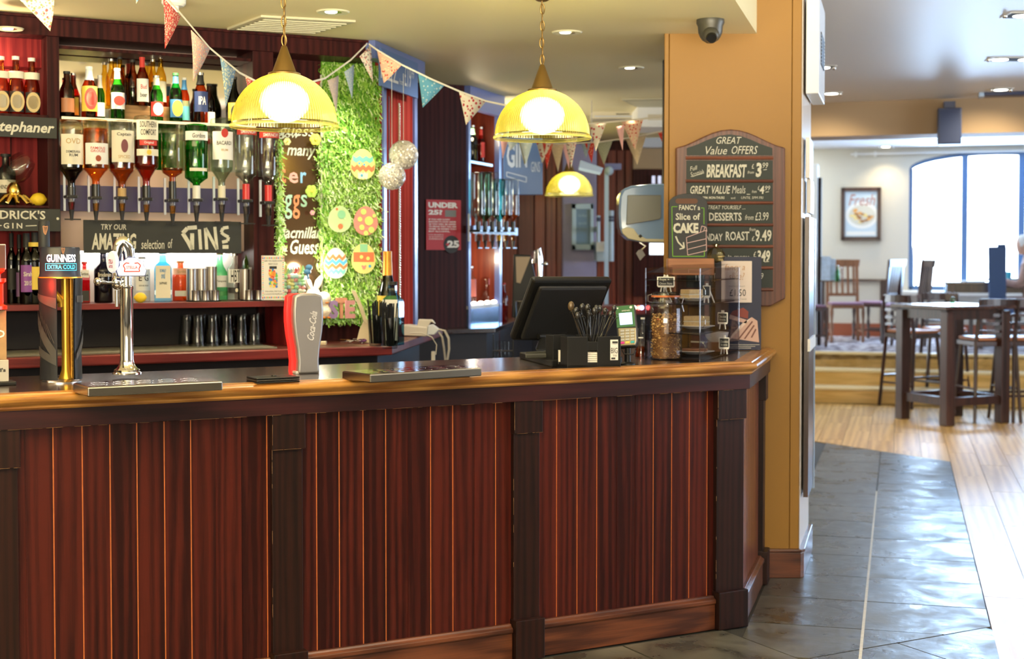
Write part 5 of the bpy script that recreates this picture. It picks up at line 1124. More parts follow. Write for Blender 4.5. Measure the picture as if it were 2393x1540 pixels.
def stack(label, p, z_, n, m):
    X, Y = p; T = Th('cookie_stack', label, 'biscuits', W, X, Y, z_, 'cakes in the acrylic case')
    for k in range(n): T.part(MB().lathe([(0, 0), (.055, 0), (.06, .004), (.055, .009), (0, .009)], (X + random.uniform(-.006, .006), Y, z_ + k * .009), 18, sy=.7), 'cookie', m)
pA = tuple(inc(.42, .45)); pB = tuple(inc(.45, .5))
plate('white plate on the bottom shelf of the cake case', pA, levels[0] + .004, .085); stack('flat brown cakes on the bottom plate', pA, levels[0] + .012, 2, mat('brown_tart', (.33, .15, .07), .7, var=.5, bscale=50))
plate('white plate on the middle shelf of the cake case', pB, levels[1] + .004, .085); wedge('folded golden slice on the middle plate', pB, levels[1] + .012, crm, .05, 200)
plate('white plate on the top shelf of the cake case', tuple(inc(.5, .5)), levels[2] + .004, .07); wedge('pale cake slice on the top plate', tuple(inc(.5, .5)), levels[2] + .012, crm, .045, 30)
wedge('dark chocolate wedge behind the bottom plate', tuple(inc(.50, .8)), levels[0] + .004, cakeb, .075, 170, L1=.14)
X, Y = inc(.25, .75); solo(MB().lathe([(0, 0), (.03, 0), (.05, .02), (.056, .045), (.053, .045), (.045, .02), (0, .008)], (X, Y, levels[0] + .05), 22), 'bowl', 'white bowl above the bottom shelf of the cake case', 'bowl', W, X, Y, levels[0] + .05, pl_m)
solo(MB().box(X - .05, X + .05, Y - .04, Y + .04, levels[0] + .004, levels[0] + .05), 'cake_box', 'low dark cake tin under the white bowl', 'tin', W, X, Y, levels[0] + .004, cakeb, bev=.004)
for lb, a, b, lv, rot in (('easel sign seen edge-on on the top shelf, left', .85, .2, 2, -75), ('easel sign angled away on the top shelf, right', .10, .3, 2, -55), ('easel sign seen edge-on on the middle shelf, left', .75, .15, 1, -75), ('easel chalk sign facing right on the middle shelf', .04, .62, 1, -25), ('easel sign seen edge-on on the bottom shelf, left', .72, .15, 0, -78), ('easel chalk sign facing forward on the bottom shelf', .0, .60, 0, -8)):
    p = inc(a, b); easel(lb, 0, 0, 1, .046, .085, [('Chocolate', -.36, .36, .60, .74), ('Brownie', -.3, .3, .44, .56)] if 'chalk' in lb else [], rot=rot, z0=levels[lv] + .004); e_ = bpy.data.objects[[o.name for o in bpy.data.objects if o.name.startswith('easel_sign')][-1]]
    for o in bpy.data.objects:
        if o.get('label') == lb: o.location = (p.x, p.y, levels[lv] + .004)
# leaflet holder reflecting the sky at the foot of the case
# ---- dark poster board with cake picture and price card
x0, x1, z0, z1 = W.rect(1672, 600, 1779, 812, 6.72)
T = Th('cake_poster', 'dark blue cake poster leaning on the mustard column', 'poster', W, (x0 + x1) / 2, 6.72, ZT)
T.part(MB().box(x0, x1, 6.72, 6.726, ZT + .002, z1), 'board', mat('navy_poster', (.018, .022, .055), .45), bev=.001)
rc = lambda a, b, c, d, tt=6.718: W.rect(a, b, c, d, tt)
mb = MB()
def pp(x_, y_): return W.pix(x_, y_, 6.7185)
def poly(mb, pts, y_, m): mb.add([(a, y_, b) for a, b in (pp(*q) for q in pts)], [tuple(range(len(pts)))[::-1]], m)
poly(mb, [(1706, 790), (1774, 800), (1770, 750), (1757, 741), (1730, 770)], 6.7187, 0)
poly(mb, [(1700, 800), (1730, 770), (1757, 741), (1735, 755), (1712, 780)], 6.7186, 1)
poly(mb, [(1706, 735), (1748, 745), (1749, 728), (1737, 719), (1712, 727)], 6.7187, 2); poly(mb, [(1706, 735), (1746, 748), (1744, 756), (1704, 745)], 6.7186, 0)
for k in range(3): poly(mb, [(1722 + k * 16, 795 - k * 3), (1726 + k * 16, 795 - k * 3), (1760 + k * 4, 752 + k * 9), (1757 + k * 4, 750 + k * 9)], 6.7183, 3)
T.part(mb, 'cake_picture', [mat('pink_icing', (.62, .40, .32), .6), mat('pale_icing', (.75, .60, .50), .6), mat('red_velvet', (.25, .05, .035), .6), mat('brown_line', (.18, .07, .05), .6)])
a = rc(1700, 806, 1775, 812); mb = MB()
for k in range(3): mb.quad(a[0], a[1] - .02 * k, a[3] - .008 * k, a[3] - .008 * k + .002, 6.7188)
T.part(mb, 'small_print', M_lab)
x0, x1, z0, z1 = W.rect(1686, 610, 1757, 707, 6.70)
T = Th('price_card', 'pink white card reading fancy a slice with price clipped to the poster', 'card', W, (x0 + x1) / 2, 6.70, z0)
T.part(MB().box(x0, x1, 6.700, 6.703, z0, z1), 'card', mat('blush_card', (.70, .60, .54), .6))
def c4(a, b, c, d): return W.rect(a, b, c, d, 6.699)
T.part(MB().txt('fancy a', *c4(1694, 617, 1741, 636), 6.6992, shear=.25).txt('slice?', *c4(1703, 637, 1740, 654), 6.6992, shear=.25), 'gold_script', mat('tan_script', (.50, .28, .14), .5))
T.part(MB().txt('£1.50', *c4(1705, 676, 1743, 692), 6.6992, w=.0).txt('OUR CAKE FOR JUST', *c4(1703, 668, 1741, 671), 6.6992).txt('ALWAYS FRESHLY BAKED', *c4(1700, 698, 1745, 700), 6.6992), 'lettering', M_ink)
# ---- cake chalkboard on wooden block
Yb = 6.62
x0, x1, z0, z1 = W.rect(1563, 452, 1653, 606, Yb); xb0, xb1, zb0, zb1 = W.rect(1560, 604, 1668, 628, Yb)
T = Th('cake_chalkboard', 'arched small chalkboard reading fancy a slice of cake', 'chalkboard', W, (x0 + x1) / 2, Yb, zb1 - .002)
ol = [(x0, z0), (x1, z0), (x1, z1 - .045)] + [((x0 + x1) / 2 + (x1 - x0) / 2 * cos(R(a)), z1 - .045 + .045 * sin(R(a))) for a in range(20, 180, 20)] + [(x0, z1 - .045)]
T.part(MB().pris(ol, Yb, Yb + .012), 'board', mat('black_slate_board', (.012, .014, .018), .5), bev=.002)
cx, cz = W.pix(1607, 470, Yb); T.part(MB().pris([(cx - .045 + .012 * cos(R(a)), cz + .012 * sin(R(a))) for a in range(90, 271, 30)] + [(cx + .035 + .012 * cos(R(a)), cz + .012 * sin(R(a))) for a in range(-90, 91, 30)], Yb - .0012, Yb + .0005), 'hand_hole', mat('hole_brown', (.12, .045, .02), .6))
q4 = lambda a, b, c, d: W.rect(a, b, c, d, Yb - .001); Pq = lambda a, b: W.pix(a, b, Yb - .001)
mb = MB().txt('FANCY a', *q4(1587, 479, 1636, 491), Yb - .0014, w=.02).txt('Slice of', *q4(1579, 498, 1636, 514), Yb - .0014, w=.02).txt('CAKE', *q4(1573, 521, 1632, 545), Yb - .0014, w=.05)
mb.line([Pq(1579, 552), Pq(1585, 566), Pq(1597, 578)], .007, Yb - .0014).line([Pq(1588, 582), Pq(1599, 579), Pq(1597, 566)], .006, Yb - .0014)
T.part(mb, 'lettering', M_chalk)
mb = MB()
for a, b in (((1604, 555), (1607, 596)), ((1604, 555), (1650, 538)), ((1650, 538), (1651, 586)), ((1607, 596), (1651, 586)), ((1605, 568), (1650, 558)), ((1606, 583), (1650, 572)), ((1636, 544), (1640, 528)), ((1640, 528), (1650, 531)), ((1650, 531), (1652, 541)), ((1644, 540), (1648, 530))): mb.line([Pq(*a), Pq(*b)], .003, Yb - .0014)
T.part(mb, 'cake_drawing', mat('pink_chalk', (.62, .42, .42), .8))
mb = MB().line([Pq(1583, 483), Pq(1570, 483), Pq(1572, 599), Pq(1646, 599), Pq(1646, 585)], .0035, Yb - .0014).line([Pq(1638, 486), Pq(1645, 486), Pq(1645, 524)], .0035, Yb - .0014); T.part(mb, 'green_border', mat('green_chalk', (.16, .40, .03), .8))
T2 = Th('wooden_menu_block', 'orange brown wooden block holding the cake chalkboard', 'block', W, (xb0 + xb1) / 2, Yb + .03, zb0)
T2.part(MB().box(xb0, xb1, Yb - .02, Yb + .06, zb0 - .03, zb1), 'block', wood('orange_block', (.22, .07, .02), (.34, .13, .04), 'x', .45, .1), bev=.003)
for q_ in (xb0 + .02, xb1 - .04): T2.part(MB().box(q_, q_ + .02, Yb + .01, Yb + .03, ZT, zb0 - .029), 'leg', wood('orange_block', (.22, .07, .02), (.34, .13, .04), 'x', .45, .1), bev=.002)
# gathered cellophane bag behind
x, z = W.pix(1670, 600, 6.7); mb = MB(); random.seed(9)
mb.lathe([(.0, -.03), (.035, -.02), (.045, .01), (.03, .035), (.008, .045), (.022, .06)], (x, 6.66, z), 12, wob=lambda i: 1 + .25 * sin(i * 2.6)); solo(mb, 'cellophane_bag', 'crumpled cellophane bag beside the cake chalkboard', 'bag', W, x, 6.7, z, thin('cellophane', (.80, .72, .50), .35, .1))
# ---- great value chalkboard on the column
Yc = 6.86
def pq(a, b, t_=Yc): return W.pix(a, b, t_)
ol = [pq(1582, 345), pq(1582, 690), pq(1600, 716), pq(1800, 716), pq(1833, 698), pq(1835, 345)]
topc = [pq(1580 + 255 * k / 12, 345 - 43 * (sin(PI * k / 12) ** 1.5)) for k in range(0, 13)]
ol = [pq(1580, 345), *[pq(1580, 690), pq(1610, 716), pq(1800, 716), pq(1835, 698)], *topc[::-1]][:-1]
x0, z0 = pq(1708, 716)
T = Th('value_offers_board', 'big arched wooden menu board with chalk value offers on the mustard column', 'menu board', W, x0, Yc, z0)
T.part(MB().pris(ol, Yc, Yc + .036), 'frame', wood('menu_frame', (.07, .025, .018), (.14, .05, .03), 'z', .45, .15), bev=.006)
def panel(pts): T.part(MB().pris([pq(*p, Yc - .002) for p in pts], Yc - .002, Yc + .004), 'slate_panel', mat('menu_slate', (.025, .033, .028), .6))
hd_ = [(1606, 345 - 0)] ; hpts = [(1605, 363), (1805, 363), (1805, 346)] + [(1805 - 200 * k / 8, 346 - 32 * sin(PI * k / 8) ** 1.4) for k in range(1, 8)] + [(1605, 346)]
panel(hpts)
rows = [(375, 419), (427, 470), (478, 522), (529, 572), (580, 622), (630, 672)]
for a, b in rows: panel([(1604, b), (1806, b), (1806, a), (1604, a)])
for k, y_ in enumerate((369, 423, 474, 525.5, 576, 626, 677)):
    a0, za = pq(1603, y_, Yc - .01); a1, _ = pq(1807, y_, Yc - .01); T.part(MB().tube([(a0, Yc - .004, za), (a1, Yc - .004, za)], .0075, 8), 'divider_moulding', wood('menu_moulding', (.12, .035, .02), (.2, .06, .03), 'x', .4, .2))
def r4(a, b, c, d): return W.rect(a, b, c, d, Yc - .003)
mb = MB(); yy = Yc - .0032
for s, a, b, c, d, kw in (('GREAT', 1674, 320, 1733, 336, dict(shear=.3)), ('Value', 1649, 342, 1699, 361, dict(shear=.3)), ('OFFERS', 1710, 341, 1771, 360, dict(shear=.3)),
    ('Full', 1612, 388, 1630, 398, dict(shear=.3, rot=.2)), ('Scottish', 1613, 399, 1645, 410, dict(shear=.3, rot=.25)), ('BREAKFAST', 1651, 384, 1745, 415, dict(shear=.15, w=.03)), ('£', 1757, 383, 1762, 394, {}), ('from', 1747, 399, 1762, 406, dict(shear=.3)), ('3', 1766, 380, 1780, 414, dict(w=.04, shear=.1)), ('99', 1782, 380, 1795, 393, dict(shear=.2)),
    ('GREAT VALUE', 1613, 434, 1707, 453, dict(shear=.25, w=.02)), ('Meals', 1711, 434, 1742, 452, dict(shear=.15)), ('from', 1757, 444, 1768, 451, dict(shear=.3)), ('£', 1771, 434, 1775, 444, {}), ('4', 1775, 434, 1786, 453, dict(w=.03, shear=.1)), ('99', 1788, 434, 1800, 445, dict(shear=.2)), ('12PM: MON-THURS', 1640, 459, 1693, 465, dict(w=.03)), ('and', 1708, 460, 1718, 465, {}), ('UNTIL 5PM FRI', 1732, 459, 1784, 465, dict(shear=.2)),
    ('TREAT YOURSELF ....', 1655, 480, 1742, 489, dict(shear=.25)), ('DESSERTS', 1657, 497, 1733, 516, dict(w=.02)), ('from', 1741, 502, 1761, 514, dict(shear=.3)), ('£3.99', 1765, 496, 1796, 515, dict(shear=.1)),
    ('SUNDAY', 1632, 546, 1689, 563, dict(w=.02, shear=.05)), ('ROAST', 1696, 541, 1751, 562, dict(w=.015)), ('from', 1751, 532, 1766, 540, dict(shear=.3)), ('£', 1757, 552, 1763, 563, {}), ('9.49', 1765, 537, 1803, 564, dict(w=.02)),
    ('a la menu', 1690, 596, 1750, 603, {}), ('£', 1761, 588, 1767, 601, {}), ('349', 1769, 585, 1800, 612, dict(w=.03, shear=.1)), ('TRADITIONAL', 1622, 638, 1720, 658, dict(w=.02)), ('£2.49', 1752, 638, 1784, 652, dict(shear=.1))):
    mb.txt(s, *r4(a, b, c, d), yy, **kw)
for a, b in (((1784, 397), (1792, 396)), ((1789, 449), (1797, 448)), ((1786, 612), (1797, 611)), ((1618, 413), (1645, 403)), ((1745, 454), (1753, 454))): mb.line([W.pix(*a, yy), W.pix(*b, yy)], .003, yy)
T.part(mb, 'chalk_lettering', M_chalk)
# small bottles and condiments between reader and case
for lb, px, yt, w_, m_ in (('small clear bottle with orange drink left of the cake case', 1497, 788, 26, liq('orange_squash', (.95, .38, .08))), ('white capped bottle behind the card reader', 1502, 742, 22, g_clear)):
    x, y = W.flat(px, 836 if 'orange' in lb else 822, ZT); bottle(lb, W, px, 834, yt, y, w_, 'spirit', g_clear, [], M_labw, z0=ZT, name='sauce_bottle', liquid=m_, fill=.55)
# ================================================================ PENDANTS
M_dome = None
def dome_mat(nm='prismatic_yellow_glass', c1=(.96, .92, .50, 1), c2=(.90, .80, .20, 1)):
    m = bpy.data.materials.new(nm); m.use_nodes = True; t = m.node_tree; t.nodes.clear(); L = t.links.new
    o = N(t, 'ShaderNodeOutputMaterial'); tr = N(t, 'ShaderNodeBsdfTransparent'); tr.inputs[0].default_value = c1
    tl = N(t, 'ShaderNodeBsdfTranslucent'); tl.inputs[0].default_value = c2; gl = N(t, 'ShaderNodeBsdfGlossy'); gl.inputs['Roughness'].default_value = .12; gl.inputs[0].default_value = (1, .97, .75, 1)
    m1 = N(t, 'ShaderNodeMixShader'); m1.inputs[0].default_value = .36; L(tr.outputs[0], m1.inputs[1]); L(tl.outputs[0], m1.inputs[2])
    lw = N(t, 'ShaderNodeLayerWeight'); lw.inputs['Blend'].default_value = .3; mr = N(t, 'ShaderNodeMath', operation='MULTIPLY_ADD'); mr.inputs[1].default_value = .4; mr.inputs[2].default_value = .08; L(lw.outputs['Facing'], mr.inputs[0])
    m2 = N(t, 'ShaderNodeMixShader'); L(mr.outputs[0], m2.inputs[0]); L(m1.outputs[0], m2.inputs[1]); L(gl.outputs[0], m2.inputs[2]); L(m2.outputs[0], o.inputs[0]); return m
M_dome = dome_mat(); M_dome2 = dome_mat('refraction_stripe', (.62, .52, .10, 1), (.62, .50, .04, 1))  # second tint paints the dark refraction lines between the prisms
def bulb_mat():  # glow spread by the ribbed glass is put into bulb size and falloff
    m, t, b = nt('soft_glow_bulb'); lw = N(t, 'ShaderNodeLayerWeight'); lw.inputs['Blend'].default_value = .5
    mr = N(t, 'ShaderNodeMapRange'); mr.interpolation_type = 'SMOOTHSTEP'; mr.inputs[1].default_value = .25; mr.inputs[2].default_value = .95; mr.inputs[3].default_value = 18; mr.inputs[4].default_value = .6; t.links.new(lw.outputs['Facing'], mr.inputs[0])
    b.inputs['Emission Color'].default_value = (1, .95, .78, 1); t.links.new(mr.outputs[0], b.inputs['Emission Strength']); return m
M_bulb = bulb_mat()
def pendant(label, px, py, Yp, rr, power, zc):
    X, Z = W.pix(px, py, Yp); T = Th('pendant_lamp', label, 'lamp', W, X, Yp, Z, 'yellow glass pendant lamps')
    H = rr * .96; nr = 110
    prof = []
    for i in range(15):
        a = R(8 + 80 * i / 14); prof.append((rr * .97 * sin(a) if i else rr * .17, .012 + H * cos(a)))
    prof = prof[::-1]
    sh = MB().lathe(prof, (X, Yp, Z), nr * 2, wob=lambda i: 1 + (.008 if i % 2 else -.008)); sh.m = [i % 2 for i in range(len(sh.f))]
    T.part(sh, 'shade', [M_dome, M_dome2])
    T.part(MB().lathe([(rr * .965, .014), (rr * 1.0, .012), (rr * 1.015, .006), (rr * 1.0, 0), (rr * .96, .002)], (X, Yp, Z), 64), 'rim', M_dome)
    T.part(MB().lathe([(rr * .30, H + .004), (rr * .30, H + .010), (rr * .22, H + .016), (rr * .05, H + .016 + rr * .47), (rr * .02, H + .016 + rr * .49), (0, H + .016 + rr * .49)], (X, Yp, Z), 32), 'brass_cone', M_brass)
    T.part(MB().lathe([(0, 0), (.018, 0), (.02, .05), (0, .05)], (X, Yp, Z + H * .80), 16), 'lamp_holder', M_brass)
    T.part(MB().ball((X, Yp, Z + H * .50), rr * .41, 28, sx=1.15, sy=1.15, sz=.95), 'bulb', M_bulb)
    z = Z + H + .016 + rr * .49; k = 0; lk = MB(); a_, b_ = .0085, .021
    lk.tube([(a_ * cos(q * PI / 6), 0, b_ * sin(q * PI / 6)) for q in range(12)], .0028, 6, closed=True); me = lk.mesh('chain_link', M_brass)
    while z < zc - .02:
        c = bpy.data.objects.new('chain_link', me); C.objects.link(c); c.parent = T.o; c.location = (random.uniform(-.002, .002), 0, z - Z + .018); c.rotation_euler = (0, 0, R(90 if k % 2 else 15)); z += .0345; k += 1
    T.part(MB().tube([(X, Yp, Z + H + rr * .5), (X + .004, Yp, (z + Z) / 2), (X - .002, Yp, zc)], .0022, 6), 'flex_cord', M_brass)
    T.part(MB().lathe([(0, 0), (.05, 0), (.05, -.012), (.02, -.03), (0, -.03)], (X, Yp, zc), 20), 'ceiling_rose', M_brass)
    return T
pendant('ribbed yellow glass pendant over the left of the bar, hiding the bunting', 665, 299, 5.30, .2, 30, ZC)
pendant('ribbed yellow glass pendant over the till', 1267, 325, 5.86, .2, 30, ZC)
pendant('small far yellow glass pendant in the passage', 1330, 458, 11.9, .2, 20, ZC)
# ================================================================ CEILING FITTINGS
def downlight(label, px, py, zc, r=.055, square=0, on=True):
    X, Y = W.flat(px, py, zc); T = Th('recessed_downlight', label, 'downlight', W, X, Y, zc, 'recessed ceiling lights')
    T.o.location.z = zc
    if square:
        T.part(MB().box(X - square, X + square, Y - .09, Y + .09, zc - .006, zc - .001), 'frame', M_white)
        T.part(MB().box(X - square * .85, X + square * .85, Y - .075, Y + .075, zc - .008, zc - .006), 'inset', M_void)
        for s in ((0,) if square < .12 else (-.09, .09)): T.part(MB().lathe([(0, -.012), (.052, -.010), (.055, -.007), (0, -.006)], (X + s, Y, zc), 20), 'lamp', emi('downlight_on', (1, .95, .8), 9))
        for s in (-1, 1): T.part(MB().ball((X + s * square, Y, zc - .008), .015, 10), 'clip', M_chrome)
    else:
        T.part(MB().lathe([(r * .72, -.004), (r * 1.25, -.006), (r * 1.35, 0)], (X, Y, zc), 28), 'trim_ring', mat('pale_ring', (.7, .68, .5), .35))
        T.part(MB().lathe([(r * .75, -.003), (r * .6, -.0015), (0, -.0015)], (X, Y, zc), 24), 'reflector', M_chrome)
        T.part(MB().lathe([(0, -.006), (r * .45, -.005), (r * .5, -.002)], (X - r * .15, Y, zc), 18), 'lamp', emi('downlight_on', (1, .95, .8), 9))
    return T
downlight('recessed light behind the left pendant chain, near the vent', 778, 27, ZC); downlight('recessed light right of the right pendant chain', 1325, 75, ZC); downlight('recessed light left of the mustard column', 1475, 158, ZC)
downlight('small downlight in the pelmet over the wheat beers', 22, 66, 2.55, .045)
downlight('square downlight nearest the column in the right room', 1922, 156, ZR, square=.085); downlight('square downlight behind the nearest one, right room', 1943, 217, ZR, square=.075)
downlight('double downlight at the right edge of the ceiling', 2368, 137, ZR, square=.17); downlight('downlight near the beam on the right', 2339, 208, ZR, square=.08); downlight('cut off downlight in the top right corner', 2390, 34, ZR, square=.10)
downlight('square light under the beam above the far window', 2172, 327, 3.0, square=.1); downlight('square light left of the far window', 2070, 342, 3.0, square=.09)
def lightspot(px, py, zc, tgt_dy, pw): X, Y = W.flat(px, py, zc); spot('downlight_beam', (X, Y, zc - .02), (X, Y + tgt_dy, 0), pw, (1, .82, .50), 120, 1, .04)
lightspot(778, 27, ZC, -.1, 30); lightspot(1325, 75, ZC, 0, 30); lightspot(1475, 158, ZC, 0, 30); lightspot(1943, 217, ZR, 1.5, 90); lightspot(2339, 208, ZR, 1.5, 90); lightspot(1922, 156, ZR, .5, 50); lightspot(2368, 137, ZR, 0, 35)
lightspot(2172, 327, 3.0, 0, 40); lightspot(2070, 342, 3.0, 0, 40)
# air vents
def vent(label, corners, zc, slats=7):
    P = [W.flat(a, b, zc) for a, b in corners]; cx = sum(p[0] for p in P) / 4; cy = sum(p[1] for p in P) / 4
    T = Th('ceiling_vent', label, 'air vent', W, cx, cy, zc); T.part(MB().prisz(P, zc - .012, zc - .0005), 'frame', mat('vent_cream', (.55, .52, .38), .45), bev=.003)
    q = [(cx + (p[0] - cx) * .88, cy + (p[1] - cy) * .88) for p in P]; T.part(MB().prisz(q, zc - .014, zc - .0121), 'grille_back', mat('vent_dark', (.20, .19, .13), .5))
    for k in range(slats):
        f_ = (k + .5) / slats; a = Vector(q[0]).lerp(Vector(q[3]), f_); b = Vector(q[1]).lerp(Vector(q[2]), f_); d = (Vector(q[3]) - Vector(q[0])) / slats * .3
        T.part(MB().prisz([tuple(a), tuple(b), tuple(b + d), tuple(a + d)], zc - .019, zc - .0141), 'slat', mat('vent_cream', (.55, .52, .38), .45))
vent('large square air vent in the ceiling behind the left pendant', [(530, 64), (735, 74), (832, 46), (610, 34)], ZC)
vent('grey air vent in the ceiling beside the mustard column', [(1485, 246), (1640, 245), (1620, 226), (1452, 230)], ZC)
X, Y = W.flat(406, -2, ZC); T = Th('smoke_detector', 'round white smoke detector at the top edge of the ceiling', 'smoke detector', W, X, Y, ZC); T.o.location.z = ZC
T.part(MB().lathe([(0, 0), (.05, 0), (.05, -.02), (.04, -.03), (0, -.03)], (X, Y, ZC), 24), 'base', M_white)
mb = MB()
T.part(MB().lathe([(0, -.03), (.022, -.03), (.02, -.055), (.0, -.06)], (X, Y, ZC), 16), 'sensor_cage', M_white)
# dome security camera
X, Y = W.flat(1660, 46, ZC); u = Y / F
T = Th('security_camera', 'dark grey dome security camera under the ceiling by the column', 'camera', W, X, Y, ZC); T.o.location.z = ZC
M_cg = mat('camera_grey', (.055, .052, .04), .4)
T.part(MB().lathe([(0, 0), (32 * u, 0), (32.5 * u, -8 * u), (29 * u, -16 * u), (28 * u, -30 * u), (24 * u, -40 * u), (18 * u, -48 * u), (8 * u, -54 * u), (0, -55 * u)], (X, Y, ZC), 28), 'housing', M_cg)
mb = MB(); mb.M = M3(X - .003, Y - 20 * u, ZC - 38 * u) @ Matrix.Rotation(R(35), 4, 'X'); mb.ball((0, 0, 0), 19 * u, 20); mb.M = None; T.part(mb, 'eyeball', M_cg)
mb = MB(); mb.M = M3(X - .003, Y - 20 * u, ZC - 38 * u) @ Matrix.Rotation(R(35), 4, 'X'); mb.lathe([(0, -20 * u), (11 * u, -20 * u), (13 * u, -16 * u), (13 * u, -12 * u)], (0, 0, 0), 20, axis='y'); mb.M = None; T.part(mb, 'lens', mat('lens_black', (.005, .005, .006), .1))
# ================================================================ EASTER NOOK right of the measures
TN = 1.99
nx0, nx1, nx2 = sB(643, TN), sB(750, TN), sB(886, TN); znb = B.pix(760, 742, TN)[1]; znt = B.pix(760, 138, TN)[1]
BK.part(MB().box(q1 + .0, 2.09, TN + .03, TB + .02, ZL - .02, 2.56), 'nook_back', M_bbdark)
BK.part(MB().box(nx0 - .0, nx1, TN, TN + .03, znb, 2.50), 'tall_mirror', mat('brown_reflection', (.21, .13, .07), .12, .75), label='tall mirror coloured with its brown reflection, with chalk pen writing')  # brown of the reflected room is put into the mirror's colour
BK.part(MB().box(sB(640, TN - .02), sB(748, TN - .02) + .008, TN - .012, TN, 2.42, 2.55), 'mirror_top_rail', M_bbdark)
mtxt = lambda s, a, b, c, d, m, **k: BK.part(MB().txt(s, *B.rect(a, b, c, d, TN - .002), TN - .002, **k), 'mirror_lettering', m)
pc_ = {k: mat('pen_' + k, v, .6, emis=v, es=.02) for k, v in (('white', (.62, .66, .52)), ('orange', (.85, .28, .12)), ('pink', (.85, .42, .36)), ('blue', (.25, .5, .75)), ('mint', (.45, .75, .55)), ('yellow', (.80, .72, .25)))}
mtxt('A MEAL for 4', 640, 142, 740, 176, pc_['white']); mtxt('guess', 650, 300, 735, 326, pc_['white'], shear=.3); mtxt('How', 646, 305, 700, 322, pc_['white'], shear=.3)
mtxt('s many', 650, 345, 738, 372, pc_['white'], shear=.25, w=.02)
for s, a, b, m in (('t', 656, 668, 'orange'), ('e', 675, 697, 'pink'), ('r', 702, 716, 'blue')): mtxt(s, a, 388 if s == 't' else 402, b, 428, pc_[m], w=.02)
for s, a, b, m in (('E', 646, 664, 'yellow'), ('g', 665, 683, 'mint'), ('g', 684, 701, 'orange'), ('s', 703, 718, 'mint')): mtxt(s, a, 455 if s != 'E' else 445, b, 512 if s == 'g' else 484, pc_[m], w=.01)
mtxt('Macmillan', 645, 530, 752, 557, pc_['white'], shear=.3, w=.02); mtxt('a', 657, 575, 672, 588, pc_['white']); mtxt('Guess', 678, 560, 745, 594, pc_['white'], shear=.25, w=.02)
M_grass = [mat('grass_bright', (.34, .62, .08), .6), mat('grass_lime', (.55, .80, .25), .6), mat('grass_deep', (.12, .36, .02), .6), mat('grass_pale', (.70, .85, .50), .6)]
def shred(name, label, rects, n, seed, t, curl=1.0):
    random.seed(seed); mb = MB()
    for i in range(n):
        s0, s1, z0, z1 = rects[i % len(rects)] if len(rects) < 3 else random.choice(rects)
        x = random.uniform(s0, s1); z = random.uniform(z0, z1); y = t - random.uniform(.0, .05); a = random.gauss(-PI / 2, .55); l = random.uniform(.018, .04); wd = random.uniform(.0016, .0034)
        pts = []; 
        for k in range(4):
            pts.append((x, y, z)); x += cos(a) * l / 3; z += sin(a) * l / 3; y += random.uniform(-.006, .005); a += random.gauss(0, .7) * curl
        vs = []
        for p in pts: vs += [(p[0] - wd, p[1], p[2]), (p[0] + wd, p[1] + .001, p[2] + wd)]
        hgt = (z - znb) / (znt - znb)
        m = random.choices((0, 1, 2, 3), (5, 3, 6, 1) if hgt > .55 else (5, 6, 3, 3))[0]
        mb.add(vs, [(2 * k, 2 * k + 1, 2 * k + 3, 2 * k + 2) for k in range(3)], m)
    s = sum(r[0] for r in rects) / len(rects)
    o = solo(mb, name, label, 'decoration', B, s, t, znb, M_grass, kind='stuff'); return o
BK.part(MB().box(nx1, nx2, TN - .01, TN + .03, znb, znt), 'green_board', mat('grass_backing', (.12, .32, .03), .8))
gx = sB(752, TN - .02)
shred('shredded_green_paper', 'curly shredded green paper grass covering the tall board', [(gx, nx2 - .01, znb - .02, znt - .02)], 11000, 2, TN - .01)
shred('shredded_paper_fringe', 'loose strands of shredded green paper framing the chalk mirror', [(nx0, nx0 + .022, 1.36, 2.15), (nx1 - .03, nx1 + .01, 1.50, 2.15), (nx0 + .0, nx0 + .03, 1.36, 1.9)], 1000, 3, TN - .005)
BK.part(MB().tube([(nx1 - .004, TN - .02, znb), (nx1 - .004, TN - .02, 2.48)], .006, 8), 'mirror_edge', mat('pale_edge', (.6, .62, .5), .3))
# paper eggs
def egg(label, px, py, rx_, ry_, base, design, tilt=0):
    x, z = B.pix(px, py, TN - .07); u = Yd(B, x, TN - .07) / F; rx, rz = rx_ * u, ry_ * u; t = TN - .07
    T = Th('paper_egg', label, 'paper egg', B, x, t, z, 'patterned paper eggs on the green grass'); n = 28
    def eo(a, k=1.0): zz = sin(a); return (rx * k * cos(a) * (1 - .12 * zz), rz * k * zz)
    T.part(MB().pris([(x + p[0], z + p[1]) for p in (eo(2 * PI * i / n) for i in range(n))], t, t + .004), 'card', base)
    def hw(zz):
        q = max(-1, min(1, zz / rz)); return rx * math.sqrt(max(0, 1 - q * q)) * (1 - .12 * q)
    def band(z0, z1, amp, nz, m):
        mb = MB(); k = 24; vs = []
        for i in range(k + 1):
            f_ = -1 + 2 * i / k; w_ = min(hw(z0), hw(z1)) * .985; ph = (i / k * nz) % 1; zz = amp * (abs(ph - .5) * 4 - 1) / 2
            vs += [(x + f_ * w_, t - .001, z + z0 + zz), (x + f_ * w_, t - .001, z + z1 + zz)]
        mb.add(vs, [(2 * i, 2 * i + 2, 2 * i + 3, 2 * i + 1) for i in range(k)], 0); T.part(mb, 'painted_band', m)
    def dots(L_, m):
        mb = MB(); [mb.disc(x + a * rx, z + b * rz, c * rx, t - .0016 - .0001 * i) for i, (a, b, c) in enumerate(L_)]; T.part(mb, 'painted_spots', m)
    design(band, dots, rx, rz); return T
P_ = lambda n, c: mat('egg_' + n, c, .6)
